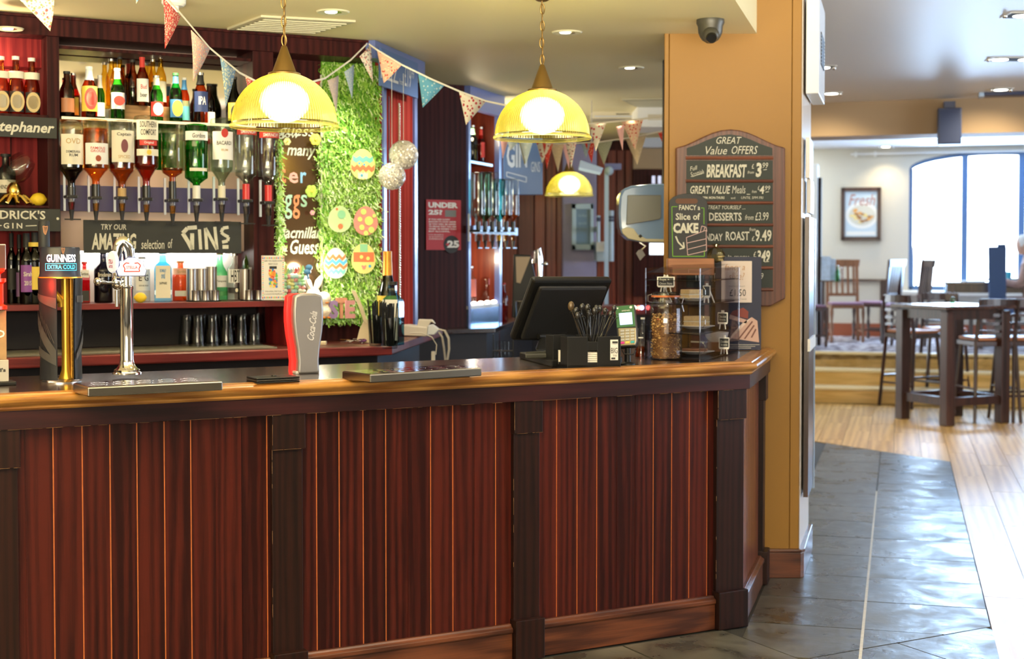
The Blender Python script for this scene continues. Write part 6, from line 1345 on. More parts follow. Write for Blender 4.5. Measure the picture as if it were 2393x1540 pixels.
e_or, e_tl, e_y, e_bl, e_mi, e_pk = P_('orange', (.85, .20, .08)), P_('teal', (.18, .55, .48)), P_('yellow', (.78, .74, .25)), P_('blue', (.10, .40, .65)), P_('mint', (.60, .78, .60)), P_('pink', (.80, .30, .24))
e_pg, e_lg, e_gr = P_('palegreen', (.55, .72, .36)), P_('lime', (.62, .75, .2)), P_('green', (.28, .62, .35))
egg('paper egg with teal and red zigzags, topmost', 848, 384, 31, 36, e_y, lambda b, d, rx, rz: (b(.15 * rz, .48 * rz, .15 * rz, 3, e_tl), b(-.42 * rz, -.10 * rz, .18 * rz, 4, e_or), b(-.93 * rz, -.55 * rz, .1 * rz, 3, e_mi), d([(-.3, .05, .09), (.1, -.02, .09), (-.1, -.72, .1)], e_bl)))
egg('pale green paper egg with green and orange spots', 794, 512, 29, 31, e_pg, lambda b, d, rx, rz: (d([(.15, .35, .34)], e_gr), d([(.05, -.55, .22), (-.25, .75, .1)], e_or)))
egg('pink paper egg with lime polka dots', 855, 516, 30, 34, e_pk, lambda b, d, rx, rz: d([(-.2, .62, .24), (.25, .0, .36), (-.5, .1, .2), (.45, -.62, .26), (-.35, -.45, .22), (.7, .35, .16), (.0, -.85, .2)], e_lg))
egg('paper egg with blue, white and orange zigzags, lower left', 785, 615, 29, 36, e_mi, lambda b, d, rx, rz: (b(.25 * rz, .48 * rz, .22 * rz, 3, e_or), b(-.05 * rz, .2 * rz, .22 * rz, 3, e_bl), b(-.32 * rz, -.1 * rz, .22 * rz, 3, e_or), b(-.66 * rz, -.42 * rz, .18 * rz, 4, e_tl)))
egg('red banded paper egg with flower, lower right', 850, 604, 30, 36, e_y, lambda b, d, rx, rz: (b(.42 * rz, .93 * rz, 0, 1, e_gr), b(-.22 * rz, .40 * rz, 0, 1, e_or), d([(-.2, .1, .15), (.35, .0, .15)], e_lg), d([(0, -.6, .14), (-.12, -.5, .08), (.12, -.5, .08)], e_pk), d([(.5, -.5, .12)], e_bl)))
# flower decorations
def flower(label, px, py, rp, m, cm):
    x, z = B.pix(px, py, TN - .04); u = Yd(B, x, TN) / F; T = Th('felt_flower', label, 'flower decoration', B, x, TN - .04, z)
    for k in range(6): a = k * PI / 3; T.part(MB().ball((x + rp * .55 * u * cos(a), TN - .04, z + rp * .55 * u * sin(a)), rp * .48 * u, 10, sy=.3), 'petal', m)
    T.part(MB().ball((x, TN - .048, z), rp * .25 * u, 10, sy=.5), 'centre', cm)
fy = mat('felt_yellow', (.75, .72, .10), .8); flower('small yellow daisy stuck on the mirror', 671, 331, 9, mat('felt_pale_yellow', (.85, .80, .35), .8), fy); flower('yellow green flower at the upper edge of the mirror', 737, 326, 14, fy, fy); flower('lime felt flower at the middle edge of the mirror', 728, 447, 15, mat('felt_lime', (.5, .78, .12), .8), fy)
flower('small pink flower at the mirror edge', 730, 497, 6, mat('felt_pink', (.8, .35, .4), .8), fy)
# ledge, bunny, chick, sweets, letters
BK.part(MB().box(sB(690, 1.86), sB(838, 1.86), 1.84, TN, znb - .006, znb), 'glass_ledge', thin('ledge_glass', (.8, .9, .8), .3))
M_fluff = mat('white_fluff', (.85, .78, .66), .95, bump=1, bscale=120); M_fin = mat('pink_ear', (.75, .5, .35), .9)
x, z = B.pix(732, 735, 1.92); u = Yd(B, x, 1.92) / F; zb_ = znb
T = Th('bunny_toy', 'fluffy white bunny toy with upright ears', 'toy', B, x, 1.93, zb_)
T.part(MB().ball((x, 1.93, zb_ + 24 * u), 24 * u, 16).ball((x, 1.92, zb_ + 55 * u), 18 * u, 16), 'body', M_fluff)
for s in (-1, 1):
    e = T.part(MB().tube([(x + s * 5 * u, 1.92, zb_ + 65 * u), (x + s * 14 * u, 1.92, zb_ + 85 * u), (x + s * 22 * u, 1.92, zb_ + 98 * u)], [6 * u, 9 * u, 5 * u], 10), 'ear', M_fluff)
    T.part(MB().tube([(x + s * 8 * u, 1.908, zb_ + 70 * u), (x + s * 14 * u, 1.903, zb_ + 83 * u), (x + s * 19 * u, 1.905, zb_ + 93 * u)], [2 * u, 5 * u, 2 * u], 8), 'inner_ear', M_fin, parent=e)
T.part(MB().ball((x - 6 * u, 1.893, zb_ + 58 * u), 1.8 * u, 8).ball((x + 6 * u, 1.893, zb_ + 58 * u), 1.8 * u, 8), 'eyes', M_ink)
x, z = B.pix(758, 735, 1.87)
T = Th('chick_toy', 'white fluffy chick toy with orange beak beside the bunny', 'toy', B, x, 1.87, zb_)
T.part(MB().ball((x, 1.87, zb_ + 18 * u), 18 * u, 16).ball((x - 2 * u, 1.865, zb_ + 46 * u), 17 * u, 16), 'body', M_fluff)
T.part(MB().lathe([(0, 0), (7 * u, .002), (4 * u, .012), (0, .018)], (x, 1.85, zb_ + 40 * u), 10, axis='y').ball((x, 1.845, zb_ + 38 * u), 7 * u, 10, sz=.45), 'beak', mat('beak_orange', (.85, .30, .05), .5)); T.part(MB().ball((x - 8 * u, 1.845, zb_ + 49 * u), 1.8 * u, 8), 'eye', M_ink)
T.part(MB().ball((x - 6 * u, 1.85, zb_ + 3 * u), 6 * u, 8, sz=.5).ball((x + 8 * u, 1.85, zb_ + 3 * u), 6 * u, 8, sz=.5), 'feet', mat('beak_orange', (.85, .30, .05), .5))
for ch, a, b, m in (('E', 692, 712, (.55, .2, .15)), ('A', 715, 742, (.65, .45, .2)), ('S', 768, 790, (.30, .20, .42)), ('T', 785, 810, (.55, .26, .16)), ('E', 807, 829, (.60, .28, .30))):
    t = 1.845 if ch != 'T' else 1.855; X0, X1, Z0, Z1 = B.rect(a, 696 if ch == 'T' else 702, b, 737, t); Z0 = znb
    vs, fs = text_mesh(ch, .05); mb = MB().txt(ch, X0, X1, Z0, Z1, t, w=.05); n = len(mb.v); mb2 = MB(); mb2.v = [(p[0], p[1] + .012, p[2]) for p in mb.v]; 
    mm_ = mb.mesh('letter', mat('letter_%s%d' % (ch, a), m, .6, var=.5, bscale=500), ((X0 + X1) / 2, t, Z0)); o = bpy.data.objects.new('wooden_letter', mm_); C.objects.link(o); o.location = (*B.w((X0 + X1) / 2, t), Z0); o.rotation_euler = (0, 0, B.a)
    sm = o.modifiers.new('thick', 'SOLIDIFY'); sm.thickness = .012; sm.offset = 0
    o['label'] = 'patterned wooden letter %s standing on the glass ledge, %s' % (ch, {692: 'behind the cola tap', 715: 'half hidden by the cola tap', 768: 'first after the chick', 785: 'second after the chick', 807: 'last of the word'}[a]); o['category'] = 'letter'; o['group'] = 'wooden letters spelling Easter'
# sweets jar
x, z = B.pix(683, 697, 1.80); u = Yd(B, x, 1.8) / F; zj = ZS + 0
T = Th('sweet_jar', 'square glass jar full of pastel sugared eggs', 'jar', B, x, 1.80, ZS)
BK.part(MB().box(s688 - .01, sB(722, 1.75), 1.70, TN, ZS - .014, ZS), 'jar_shelf', thin('ledge_glass', (.8, .9, .8), .3))
T.part(MB().box(x - 27 * u, x + 27 * u, 1.76, 1.85, ZS, ZS + 62 * u), 'glass_body', g_clear)
pas = [mat('sugar_' + k, v, .35) for k, v in (('pink', (.85, .38, .40)), ('yellow', (.85, .80, .35)), ('green', (.42, .78, .42)), ('blue', (.45, .68, .72)), ('white', (.9, .88, .8)), ('red', (.75, .12, .14)))]
random.seed(4); n = 0
for i in range(6):
    for j in range(7):
        for k in range(2):
            if k == 1 and j < 4: continue
            n += 1; cx = x + (-22 + 8.8 * i + random.uniform(-1.5, 1.5)) * u; cz = ZS + (5 + 8.2 * j + random.uniform(-1, 1)) * u; cy = 1.775 + .03 * k + random.uniform(-.004, .004)
            r_ = 5.1 * u; c_ = random.randrange(6 if j < 3 else 5)
            solo(MB().ball((cx, cy, cz), r_, 10, sx=1.15), 'sugared_egg', '%s sugared egg packed in the square jar' % ['pink', 'yellow', 'green', 'blue', 'white', 'red'][c_], 'sweet', B, cx, cy, cz - r_, pas[c_], group='sugared eggs in the square jar')
for k in range(9): T.part(MB().tube([(x + (-24 + k * 6) * u, 1.80, ZS + 62 * u), (x + (-22 + k * 6) * u, 1.79, ZS + 76 * u + random.uniform(-3, 5) * u), (x + (-18 + k * 6) * u, 1.80, ZS + 66 * u)], 3 * u, 6), 'ribbon_curl', pas[k % 6])
bw = T.part(MB().ball((x + 34 * u, 1.78, ZS + 66 * u), 7 * u, 10, sx=1.3).ball((x + 38 * u, 1.78, ZS + 76 * u), 7 * u, 10, sx=1.3).tube([(x + 34 * u, 1.78, ZS + 68 * u), (x + 36 * u, 1.78, ZS + 48 * u)], 2.5 * u, 6), 'blue_bow', mat('bow_blue', (.10, .30, .60), .5))
# green spot glow of the display
spot('nook_spot', (*B.w(1.9, 1.62), 2.52), (*B.w(1.86, 1.98), 1.75), 24, (1, .95, .75), 80, .9, .03)
point('nook_lamp', (*B.w(1.77, 1.83), 1.50), 3.0, (1, .93, .75), .03)
# ---- face running back (frame K) with red panel
KO = B.w(sB(887, TN), TN - .04); K = Fr(KO[0], KO[1], 76.0)
def kx(px, t=0): return K.pix(px, 400, t)[0]
kl = kx(971)
BK.part(toB((lambda mb: (setattr(mb, 'v', [(*K.w(a, b), c) for a, b, c in mb.v]), mb)[1])(MB().box(0, kl, 0, .04, ZL - .03, 2.64))), 'side_panel', wood('matt_red_panel', (.22, .025, .02), (.36, .05, .04), 'z', .85, 0, .5, .1, spec=.0))
def KB(m): m.v = [(*B.loc(*K.w(a, b)), c) for a, b, c in m.v]; return m
M_sheentrim = mat('blue_sheen_trim', (.10, .14, .38), .30, coat=.2)  # blue daylight sheen on the dark wood is put into this colour
BK.part(KB(MB().box(-.012, .03, -.012, .0, ZL - .03, 2.6)), 'corner_trim', M_sheentrim); BK.part(KB(MB().box(kl - .05, kl + .0, -.012, .0, ZL - .03, 2.6)), 'corner_trim', M_sheentrim)
BK.part(KB(MB().box(-.25, kl + .02, -.05, .0, 2.55, 2.638)), 'side_cornice', M_sheentrim)
BK.part(KB(MB().box(kx(908), kx(910), -.002, .001, 1.3, 2.4)), 'panel_joint', M_bbdark)
a0, a1, z0, z1 = K.rect(886, 120, 972, 220, -.055); zA = K.pix(929, 130, -.055)[1]; zB = K.pix(929, 215, -.055)[1]
T = Th('fizz_sign', 'blue fascia sign with white fizz lettering and price', 'sign', K, (a0 + a1) / 2, -.06, zB)
T.part(MB().box(a0, a1, -.066, -.052, zB, zA), 'board', M_blueboard)
T.part(MB().txt('FIZZ', *K.rect(890, 158, 931, 205, -.067)[:2], zB + (zA - zB) * .2, zB + (zA - zB) * .78, -.067).txt('from', kx(934, -.067), kx(943, -.067), zB + .04, zB + .07, -.067).txt('£19', kx(946, -.067), kx(961, -.067), zB + (zA - zB) * .22, zB + (zA - zB) * .8, -.067).txt('99', kx(962, -.067), kx(968, -.067), zB + (zA - zB) * .5, zB + (zA - zB) * .78, -.067), 'lettering', M_labw)
# jewelled ribbon, glitter balls
rx_ = kx(934, -.006); T = Th('diamante_ribbon', 'vertical ribbon of gold rhinestones on the red panel', 'ribbon', K, rx_, -.006, 1.2)
T.part(MB().box(rx_ - .012, rx_ + .012, -.006, -.002, 1.2, 2.38), 'tape', mat('tape_gold', (.45, .32, .18), .4, .4))
mb = MB()
for k in range(90): mb.ball((rx_ - .005, -.008, 1.206 + k * .013), .0045, 6)
T.part(mb, 'rhinestones', mat('rhinestone', (.9, .8, .6), .1, .9), kind='stuff')
M_glit = None
def glitter():
    m, t, b = nt('white_glitter'); tc = N(t, 'ShaderNodeTexCoord'); v = N(t, 'ShaderNodeTexVoronoi'); v.inputs['Scale'].default_value = 190; t.links.new(tc.outputs['Object'], v.inputs['Vector'])
    b.inputs['Base Color'].default_value = (.92, .88, .80, 1); b.inputs['Roughness'].default_value = .3; b.inputs['Metallic'].default_value = .35
    vm = N(t, 'ShaderNodeVectorMath', operation='SUBTRACT'); vm.inputs[1].default_value = (.5, .5, .5); t.links.new(v.outputs['Color'], vm.inputs[0])
    g = N(t, 'ShaderNodeNewGeometry'); ad = N(t, 'ShaderNodeVectorMath', operation='MULTIPLY_ADD'); ad.inputs[1].default_value = (1.3, 1.3, 1.3); t.links.new(vm.outputs[0], ad.inputs[0]); t.links.new(g.outputs['Normal'], ad.inputs[2])
    nn = N(t, 'ShaderNodeVectorMath', operation='NORMALIZE'); t.links.new(ad.outputs[0], nn.inputs[0]); t.links.new(nn.outputs[0], b.inputs['Normal']); return m
M_glit = glitter()
for lb, px, py, rp, Yp in (('white glitter ball hanging higher on the red panel', 943, 362, 34.5, 7.30), ('white glitter ball hanging lower and nearer', 916, 412, 32, 7.15)):
    X, Z = W.pix(px, py, Yp); r_ = rp * Yp / F; T = Th('glitter_ball', lb, 'bauble', W, X, Yp, Z, 'glitter balls on the red panel')
    T.part(MB().ball((X, Yp, Z), r_, 32), 'ball', M_glit); T.part(MB().tube([(X, Yp, Z + r_), (X, Yp, 2.5)], .0012, 5), 'thread', M_labw)
spot('panel_fill', (*K.w(.35, -.75), 2.6), (*K.w(.42, 0), 1.9), 30, WHITE, 80, .9, .04)  # fill light added for the red panel, no fitting here
# champagne and blue gin on the counter corner
x, y = W.flat(906, 782, ZL)
bottle('champagne bottle with orange foil behind the blue gin', W, 906, 790, 587, 7.05, 52, 'champ', liq('champ_glass', (.02, .04, .02)), [(.30, .52, M_y, 60)], mat('orange_foil', (.75, .32, .04), .35, .5), .14, z0=ZL, name='champagne_bottle', capr=.40, foil=(.55, .88, mat('orange_foil', (.75, .32, .04), .35, .5)))
bottle('square blue gin bottle seen side-on at the straw glass', W, 918, 800, 658, 6.92, 46, 'square', liq('blue_gin_dim', (.40, .72, .85)), [(.08, .72, M_labw, 20)], M_ink, z0=ZL, name='gin_bottle', sq=True)
# straw glasses
def straws(label, px, Yp, w_):
    X, _ = W.pix(px, 800, Yp); u = Yp / F; T = Th('straw_glass', label, 'glass', W, X, Yp, ZL, 'glasses of black straws'); r_ = w_ / 2 * u
    T.part(MB().lathe([(0, 0), (r_ * .78, 0), (r_ * .82, .01), (r_, 72 * u), (r_ * .97, 72 * u), (r_ * .78, .012), (0, .008)], (X, Yp, ZL), 24), 'tumbler', thin('smoky_tumbler', (.82, .85, .86), .2))
    for k in range(26):
        a = random.random() * 6.28; q = math.sqrt(random.random()); T.part(MB().tube([(X + q * r_ * .6 * cos(a), Yp + q * r_ * .6 * sin(a), ZL + .012), (X + q * r_ * 1.0 * cos(a) + random.uniform(-.005, .005), Yp + q * r_ * sin(a), ZL + (98 + random.uniform(-8, 10)) * u)], .0032, 6), 'straw', M_black)
random.seed(12); straws('tumbler packed with black straws, left behind the leather holder', 880, 6.86, 42); straws('tumbler packed with black straws, right before the blue gin', 911, 6.66, 44)
# cream leather holder
X, Y = W.flat(866, 802, ZL); u = Y / F
T = Th('leather_bill_holder', 'cream leather angled stationery holder with a tall bent strap', 'holder', W, X, Y, ZL)
lc = mat('cream_leather', (.56, .47, .33), .55)
T.part(MB().pris([(X + (a - 866) * u, ZL + (802 - b) * u) for a, b in ((866, 802), (894, 802), (893, 778), (866, 746), (860, 746))], Y - .01, Y + .03), 'right_flap', lc, bev=.002)
T.part(MB().pris([(X + (a - 866) * u, ZL + (802 - b) * u) for a, b in ((833, 798), (868, 802), (860, 746), (850, 750), (840, 770))], Y, Y + .012), 'left_flap', lc, bev=.002)
T.part(MB().pris([(X + (a - 866) * u, ZL + (802 - b) * u) for a, b in ((851, 752), (861, 757), (848, 715), (832, 680), (822, 679), (840, 718))], Y - .016, Y - .010, smooth=True), 'strap', lc, bev=.001)
# keys
X, Y = W.flat(826, 802, ZL); T = Th('key_bunch', 'bunch of keys with purple tag beside the leather holder', 'keys', W, X, Y, ZL); random.seed(8)
for k in range(7):
    a = random.uniform(-.9, .9); cx, cy = X + random.uniform(-.045, .03), Y + random.uniform(-.02, .02); mb = MB(); mb.M = M3(cx, cy, ZL + .004 + .003 * k) @ Matrix.Rotation(a, 4, 'Z'); mb.box(-.025, .015, -.003, .003, -.001, .001); mb.lathe([(0, -.001), (.010, -.001), (.010, .001), (0, .001)], (.022, 0, 0), 12); mb.M = None
    T.part(mb, 'key', M_steel if k != 5 else mat('key_brass', (.6, .35, .1), .3, .9))
T.part(MB().ball((X + .045, Y, ZL + .014), .012, 12, sx=1.8, sz=.8), 'tag', mat('purple_tag', (.22, .08, .25), .4))
X, Y = W.flat(751, 806, ZL); solo(MB().box(X - .02, X + .025, Y - .02, Y + .02, ZL, ZL + .018), 'eraser_block', 'small cream block on the back counter behind the cola tap', 'block', W, X, Y, ZL, lc, bev=.004)
# telephone
X, Y = W.flat(985, 786, ZL); u = Y / F; M_tel = mat('cream_telephone', (.62, .58, .50), .4); yq = Y + .02
T = Th('telephone', 'cream desk telephone with coiled cord on the counter corner', 'telephone', W, X, yq, ZL)
def tp(a, b): return (X + (a - 985) * u, ZL + (786 - b) * u)
T.part(MB().pris([tp(*q) for q in ((944, 784), (998, 786), (1000, 764), (936, 757), (936, 768))], yq - .05, yq + .09), 'base', M_tel, bev=.006)
T.part(MB().pris([tp(*q) for q in ((975, 764), (998, 766), (1008, 752), (1018, 757), (1010, 747), (978, 746))], yq - .04, yq + .03), 'handset', M_tel, bev=.008)
T.part(MB().pris([tp(*q) for q in ((998, 783), (1016, 782), (1029, 770), (1012, 757), (1000, 760))], yq - .045, yq + .0), 'handset_end', mat('pale_telephone', (.60, .64, .72), .35), bev=.006)
def coil(pts, rr, turns, nm):
    P = [Vector(p) for p in pts]; out = []; n = turns * 7
    for i in range(n + 1):
        f_ = i / n * (len(P) - 1); k = min(int(f_), len(P) - 2); p = P[k].lerp(P[k + 1], f_ - k); a = i * 2 * PI / 7; out.append((p.x + rr * cos(a) * .9, p.y + rr * sin(a), p.z + rr * cos(a) * .25))
    T.part(MB().tube(out, .0016, 5), nm, M_tel)
cz = lambda a, b, dy=0: (*[tp(a, b)[0], yq - .05 + dy], tp(a, b)[1])
coil([cz(1026, 769), cz(1040, 772), cz(1049, 790), cz(1050, 815), cz(1046, 840), cz(1044, 862)], .0065, 46, 'coiled_cord')
coil([cz(1026, 775, .01), cz(1034, 788, .01), cz(1038, 812, .01), cz(1041, 840, .01), cz(1044, 862, .01)], .0055, 34, 'coiled_cord')
T.part(MB().tube([cz(960, 778), cz(985, 777), cz(1010, 787), cz(1021, 805), cz(1019, 828)], .0028, 6), 'line_cord', M_tel)
T.part(MB().box(tp(1008, 0)[0], tp(1016, 0)[0], yq - .02, yq + .02, tp(0, 862)[1], tp(0, 822)[1]), 'wall_plug', M_tel)
# ================================================================ BUNTING
FB = {
 'cream_rose': fabric('cloth_cream_rose', (.72, .66, .50), [(.50, .07, .08), (.20, .25, .12), (.62, .25, .18)], 55, .30), 'red': fabric('cloth_red', (.58, .05, .05), [(.78, .65, .50), (.7, .3, .25)], 95, .38),
 'pink': fabric('cloth_pink', (.80, .42, .36), [(.82, .68, .48), (.45, .5, .55)], 80, .36), 'blue': fabric('cloth_blue', (.22, .36, .52), [(.70, .70, .50), (.6, .62, .5)], 70, .36),
 'coral': fabric('cloth_coral', (.80, .50, .38), [(.62, .10, .08), (.80, .68, .45)], 60, .34), 'sky': fabric('cloth_sky', (.12, .36, .52), [(.45, .60, .62)], 60, .28),
 'cherry': fabric('cloth_cherry', (.76, .70, .58), [(.48, .05, .06)], 48, .32), 'lilac': fabric('cloth_lilac', (.50, .42, .40), [(.6, .5, .42)], 90, .3), 'slate': fabric('cloth_slate', (.30, .40, .50), [(.5, .52, .5)], 90, .3),
 'floral': fabric('cloth_floral', (.62, .58, .50), [(.16, .14, .14), (.55, .12, .12)], 60, .3), 'reddot': fabric('cloth_reddot', (.68, .06, .04), [(.85, .6, .4)], 90, .25), 'plainpink': fabric('cloth_plainpink', (.82, .48, .48), [(.85, .6, .55)], 40, .2),
 'ice': fabric('cloth_ice', (.62, .76, .80), [(.75, .85, .88)], 30, .3), 'sage': fabric('cloth_sage', (.36, .38, .27), [(.45, .46, .33)], 120, .3), 'tan': fabric('cloth_tan', (.60, .48, .32), [(.68, .55, .38)], 60, .3)}
M_tape = mat('cream_tape', (.74, .70, .60), .8)
def bunting(label, cord, flags):
    """cord: list of (px, py, depth); flags: (left px, py), (right), (tip), cloth"""
    pts = [(W.pix(a, b, Y)[0], Y, W.pix(a, b, Y)[1]) for a, b, Y in cord]
    T = Th('bunting', label, 'bunting', W, *pts[len(pts) // 2][:2], pts[len(pts) // 2][2])
    def dep(px):
        for (a, b, Y), (a2, b2, Y2) in zip(cord, cord[1:]):
            if min(a, a2) <= px <= max(a, a2): return Y + (Y2 - Y) * (px - a) / ((a2 - a) or 1)
        return cord[0][2] if abs(px - cord[0][0]) < abs(px - cord[-1][0]) else cord[-1][2]
    mb = MB()
    w_ = .0045; vs = []
    for p in pts: vs += [(p[0], p[1] - .002, p[2] - w_), (p[0], p[1] - .002, p[2] + w_), (p[0], p[1] + .002, p[2] + w_), (p[0], p[1] + .002, p[2] - w_)]
    fs = []
    for i in range(len(pts) - 1):
        for j in range(4): fs.append((4 * i + j, 4 * i + (j + 1) % 4, 4 * i + 4 + (j + 1) % 4, 4 * i + 4 + j))
    T.part(MB().add(vs, fs, 0), 'tape', M_tape)
    for l, r, tip, cl in flags:
        Yl, Yr = dep(l[0]), dep(r[0]); Yt = (Yl + Yr) / 2; a = W.pix(*l, Yl); b = W.pix(*r, Yr); c = W.pix(*tip, Yt); vs = []; fs = []; n = 6
        for i in range(n + 1):
            f_ = i / n
            for j in range(3):
                g = j / 2; tx = (a[0] * (1 - g) + b[0] * g) * (1 - f_) + c[0] * f_; tz = (a[1] * (1 - g) + b[1] * g) * (1 - f_) + c[1] * f_; ty = (Yl * (1 - g) + Yr * g) * (1 - f_) + Yt * f_ + .012 * sin(g * PI) * (1 - f_) + .008 * sin(f_ * 4)
                vs.append((tx, ty, tz))
        for i in range(n):
            for j in range(2): fs.append((3 * i + j, 3 * i + j + 1, 3 * i + j + 4, 3 * i + j + 3))
        o = T.part(MB().add(vs, fs, 0, True), 'flag', FB[cl]); m_ = o.modifiers.new('thick', 'SOLIDIFY'); m_.thickness = .0015
    return T
bunting('string of floral flags from the top edge down behind the left pendant', [(352, -104, 5.08), (384, -12, 5.2), (425, 35, 5.4), (490, 112, 5.75), (560, 170, 6.0), (610, 196, 6.2), (680, 205, 6.4), (760, 183, 6.65), (820, 140, 6.85), (858, 102, 7.0)],
    [((381, -5), (421, 38), (386, 114), 'red'), ((446, 70), (490, 114), (452, 190), 'pink'), ((514, 134), (550, 164), (528, 250), 'blue'), ((572, 176), (606, 194), (582, 225), 'red'), ((722, 197), (750, 188), (738, 212), 'reddot'), ((765, 188), (791, 176), (786, 262), 'lilac'), ((804, 168), (827, 150), (823, 232), 'slate'), ((840, 132), (866, 104), (872, 193), 'floral')])
bunting('short string of flags along the blue fascia towards the till lamp', [(862, 103, 6.95), (880, 116, 6.9), (940, 152, 6.85), (1010, 186, 6.9), (1075, 214, 7.0), (1135, 236, 7.1), (1200, 250, 7.2)],
    [((880, 114), (938, 153), (897, 195), 'coral'), ((977, 172), (1038, 200), (988, 252), 'sky'), ((1072, 212), (1136, 236), (1089, 292), 'cherry')])
bunting('far string of mixed flags under the right pendant', [(1168, 326, 9.2), (1240, 330, 9.0), (1310, 336, 8.9), (1400, 332, 8.8), (1470, 322, 8.7), (1556, 305, 8.6)],
    [((1170, 327), (1188, 327), (1175, 371), 'plainpink'), ((1185, 327), (1214, 328), (1193, 352), 'ice'), ((1212, 328), (1244, 330), (1226, 386), 'sage'), ((1253, 331), (1289, 332), (1267, 382), 'cherry'), ((1268, 333), (1292, 335), (1278, 396), 'reddot'), ((1286, 336), (1318, 336), (1304, 402), 'tan'), ((1312, 335), (1332, 336), (1330, 396), 'plainpink'), ((1358, 333), (1381, 333), (1369, 371), 'slate'), ((1366, 333), (1390, 333), (1383, 382), 'reddot'), ((1392, 332), (1432, 328), (1411, 386), 'sage'), ((1462, 324), (1511, 315), (1489, 386), 'tan'), ((1537, 309), (1556, 305), (1550, 337), 'reddot')])
bunting('nearer far string of flags crossing to the mustard column', [(1214, 310, 8.4), (1290, 306, 8.3), (1370, 290, 8.2), (1460, 282, 8.1), (1556, 272, 8.0)],
    [((1214, 326), (1246, 328), (1229, 384), 'ice'), ((1314, 302), (1355, 294), (1335, 392), 'floral'), ((1378, 288), (1418, 284), (1392, 354), 'cherry'), ((1440, 296), (1459, 292), (1455, 352), 'plainpink'), ((1452, 284), (1503, 280), (1484, 350), 'coral')])
bunting('near cream rose flag hanging in at the top left', [(-30, -176, 4.6), (20, -60, 4.6), (45, -20, 4.6), (128, -8, 4.6), (220, -30, 4.6), (300, -176, 4.6)], [((42, -4), (127, -8), (119, 74), 'cream_rose')])
bunting('near blue flag tip peeping in at the top edge', [(262, -128, 4.9), (290, -50, 4.9), (320, -30, 4.9), (350, -45, 4.9), (385, -128, 4.9)], [((313, -32), (337, -33), (319, 11), 'blue')])
# ================================================================ PASSAGE BEHIND
def lbox(name, label, cat, fr, rc, t, th, m, group=None, bev=.002, kind=None):
    x0, x1, z0, z1 = fr.rect(*rc, t); return solo(MB().box(x0, x1, t, t + th, z0, z1), name, label, cat, fr, (x0 + x1) / 2, t, z0, m, group, kind, bev)
# dark post with the age notice
TP = 3.2; a0, a1 = sB(974, TP, 500), sB(1090, TP, 500)
struct(MB().box(a0, a1, TP, TP + .35, 0, ZC), 'wall_post', B, 0, 0, 0, M_bbdark)
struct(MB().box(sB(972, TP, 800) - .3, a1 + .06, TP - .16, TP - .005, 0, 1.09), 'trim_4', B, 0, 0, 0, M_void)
x0, x1, z0, z1 = B.rect(996, 467, 1077, 584, TP - .008)
T = Th('age_notice', 'red under 25 age check notice on the dark post', 'notice', B, (x0 + x1) / 2, TP - .008, z0)
T.part(MB().box(x0, x1, TP - .009, TP - .002, z0, z1), 'sheet', mat('notice_red', (.45, .02, .03), .5)); yy = TP - .0105; nr = lambda a, b, c, d: B.rect(a, b, c, d, yy)
mb = MB().txt('UNDER', *nr(1001, 473, 1070, 486), yy, w=.05).txt('25?', *nr(1001, 490, 1034, 502), yy, w=.05).txt('25', *nr(1045, 562, 1073, 579), yy - .0006, w=.05)
for k, s in enumerate(('IF YOU ARE LUCKY', 'ENOUGH TO LOOK UNDER', '25 YOU WILL BE ASKED', 'TO PROVE THAT YOU ARE', 'OVER 18 WHEN YOU', 'BUY ALCOHOL.')): mb.txt(s, *nr(1002, 511 + k * 5.6, 1066 - (k in (0, 5)) * 14, 514.5 + k * 5.6), yy, w=.03)
for k, s in enumerate(('IF YOU ARE UNDER 18', 'YOU ARE COMMITTING AN', 'OFFENCE')): mb.txt(s, *nr(1002, 547 + k * 5, 1036, 550 + k * 5), yy)
T.part(mb, 'lettering', M_labw)
T.part(MB().disc(*B.pix(1055, 571, yy), .055, yy - .0002, n=24), 'black_roundel', M_ink); c = B.rect(1040, 491, 1066, 507, yy); T.part(MB().quad(*c, yy), 'small_picture', mat('grey_print', (.2, .2, .19), .5))
mb = MB(); p1_, p2_, p3_ = B.pix(1041, 571, yy), B.pix(1049, 564, yy), B.pix(1049, 578, yy); mb.add([(p[0], yy - .0005, p[1]) for p in (p1_, p3_, p2_)], [(0, 1, 2)]); T.part(mb, 'red_arrow', mat('notice_red', (.45, .02, .03), .5))
# open display cabinet running back (frame Q)
QO = B.w(a1, TP); Q_ = Fr(QO[0], QO[1], 71)
ql = Q_.pix(1168, 500, 0)[0]
CBn = Th('display_cabinet', 'tall open red display cabinet with glass shelf past the dark post', 'cabinet', Q_, ql / 2, 0, 0)
red2 = wood('lit_red_back', (.16, .028, .015), (.30, .07, .035), 'z', .35, .3, .6, .1)
CBn.part(MB().box(0, ql, .26, .30, 0, ZC), 'back_panel', red2); CBn.part(MB().box(ql - .02, ql, .0, .26, 0, ZC), 'side_panel', M_panel2)
CBn.part(MB().box(0, .04, -.015, .02, 1.1, ZC - .1), 'front_post', M_sheentrim); CBn.part(MB().box(ql - .05, ql, -.015, .02, 1.1, ZC - .1), 'front_post', M_sheentrim)
zq = lambda py, px=1128, t=0: Q_.pix(px, py, t)[1]
CBn.part(MB().box(-.01, ql + .02, -.03, .02, ZC - .14, ZC - .002), 'cornice', M_sheentrim)
M_glowedge = mat('emissive_shelf_edge', (.30, .55, .8), .2, emis=(.25, .6, .95), es=.55)  # blue light caught on the glass edge is put in as weak emission
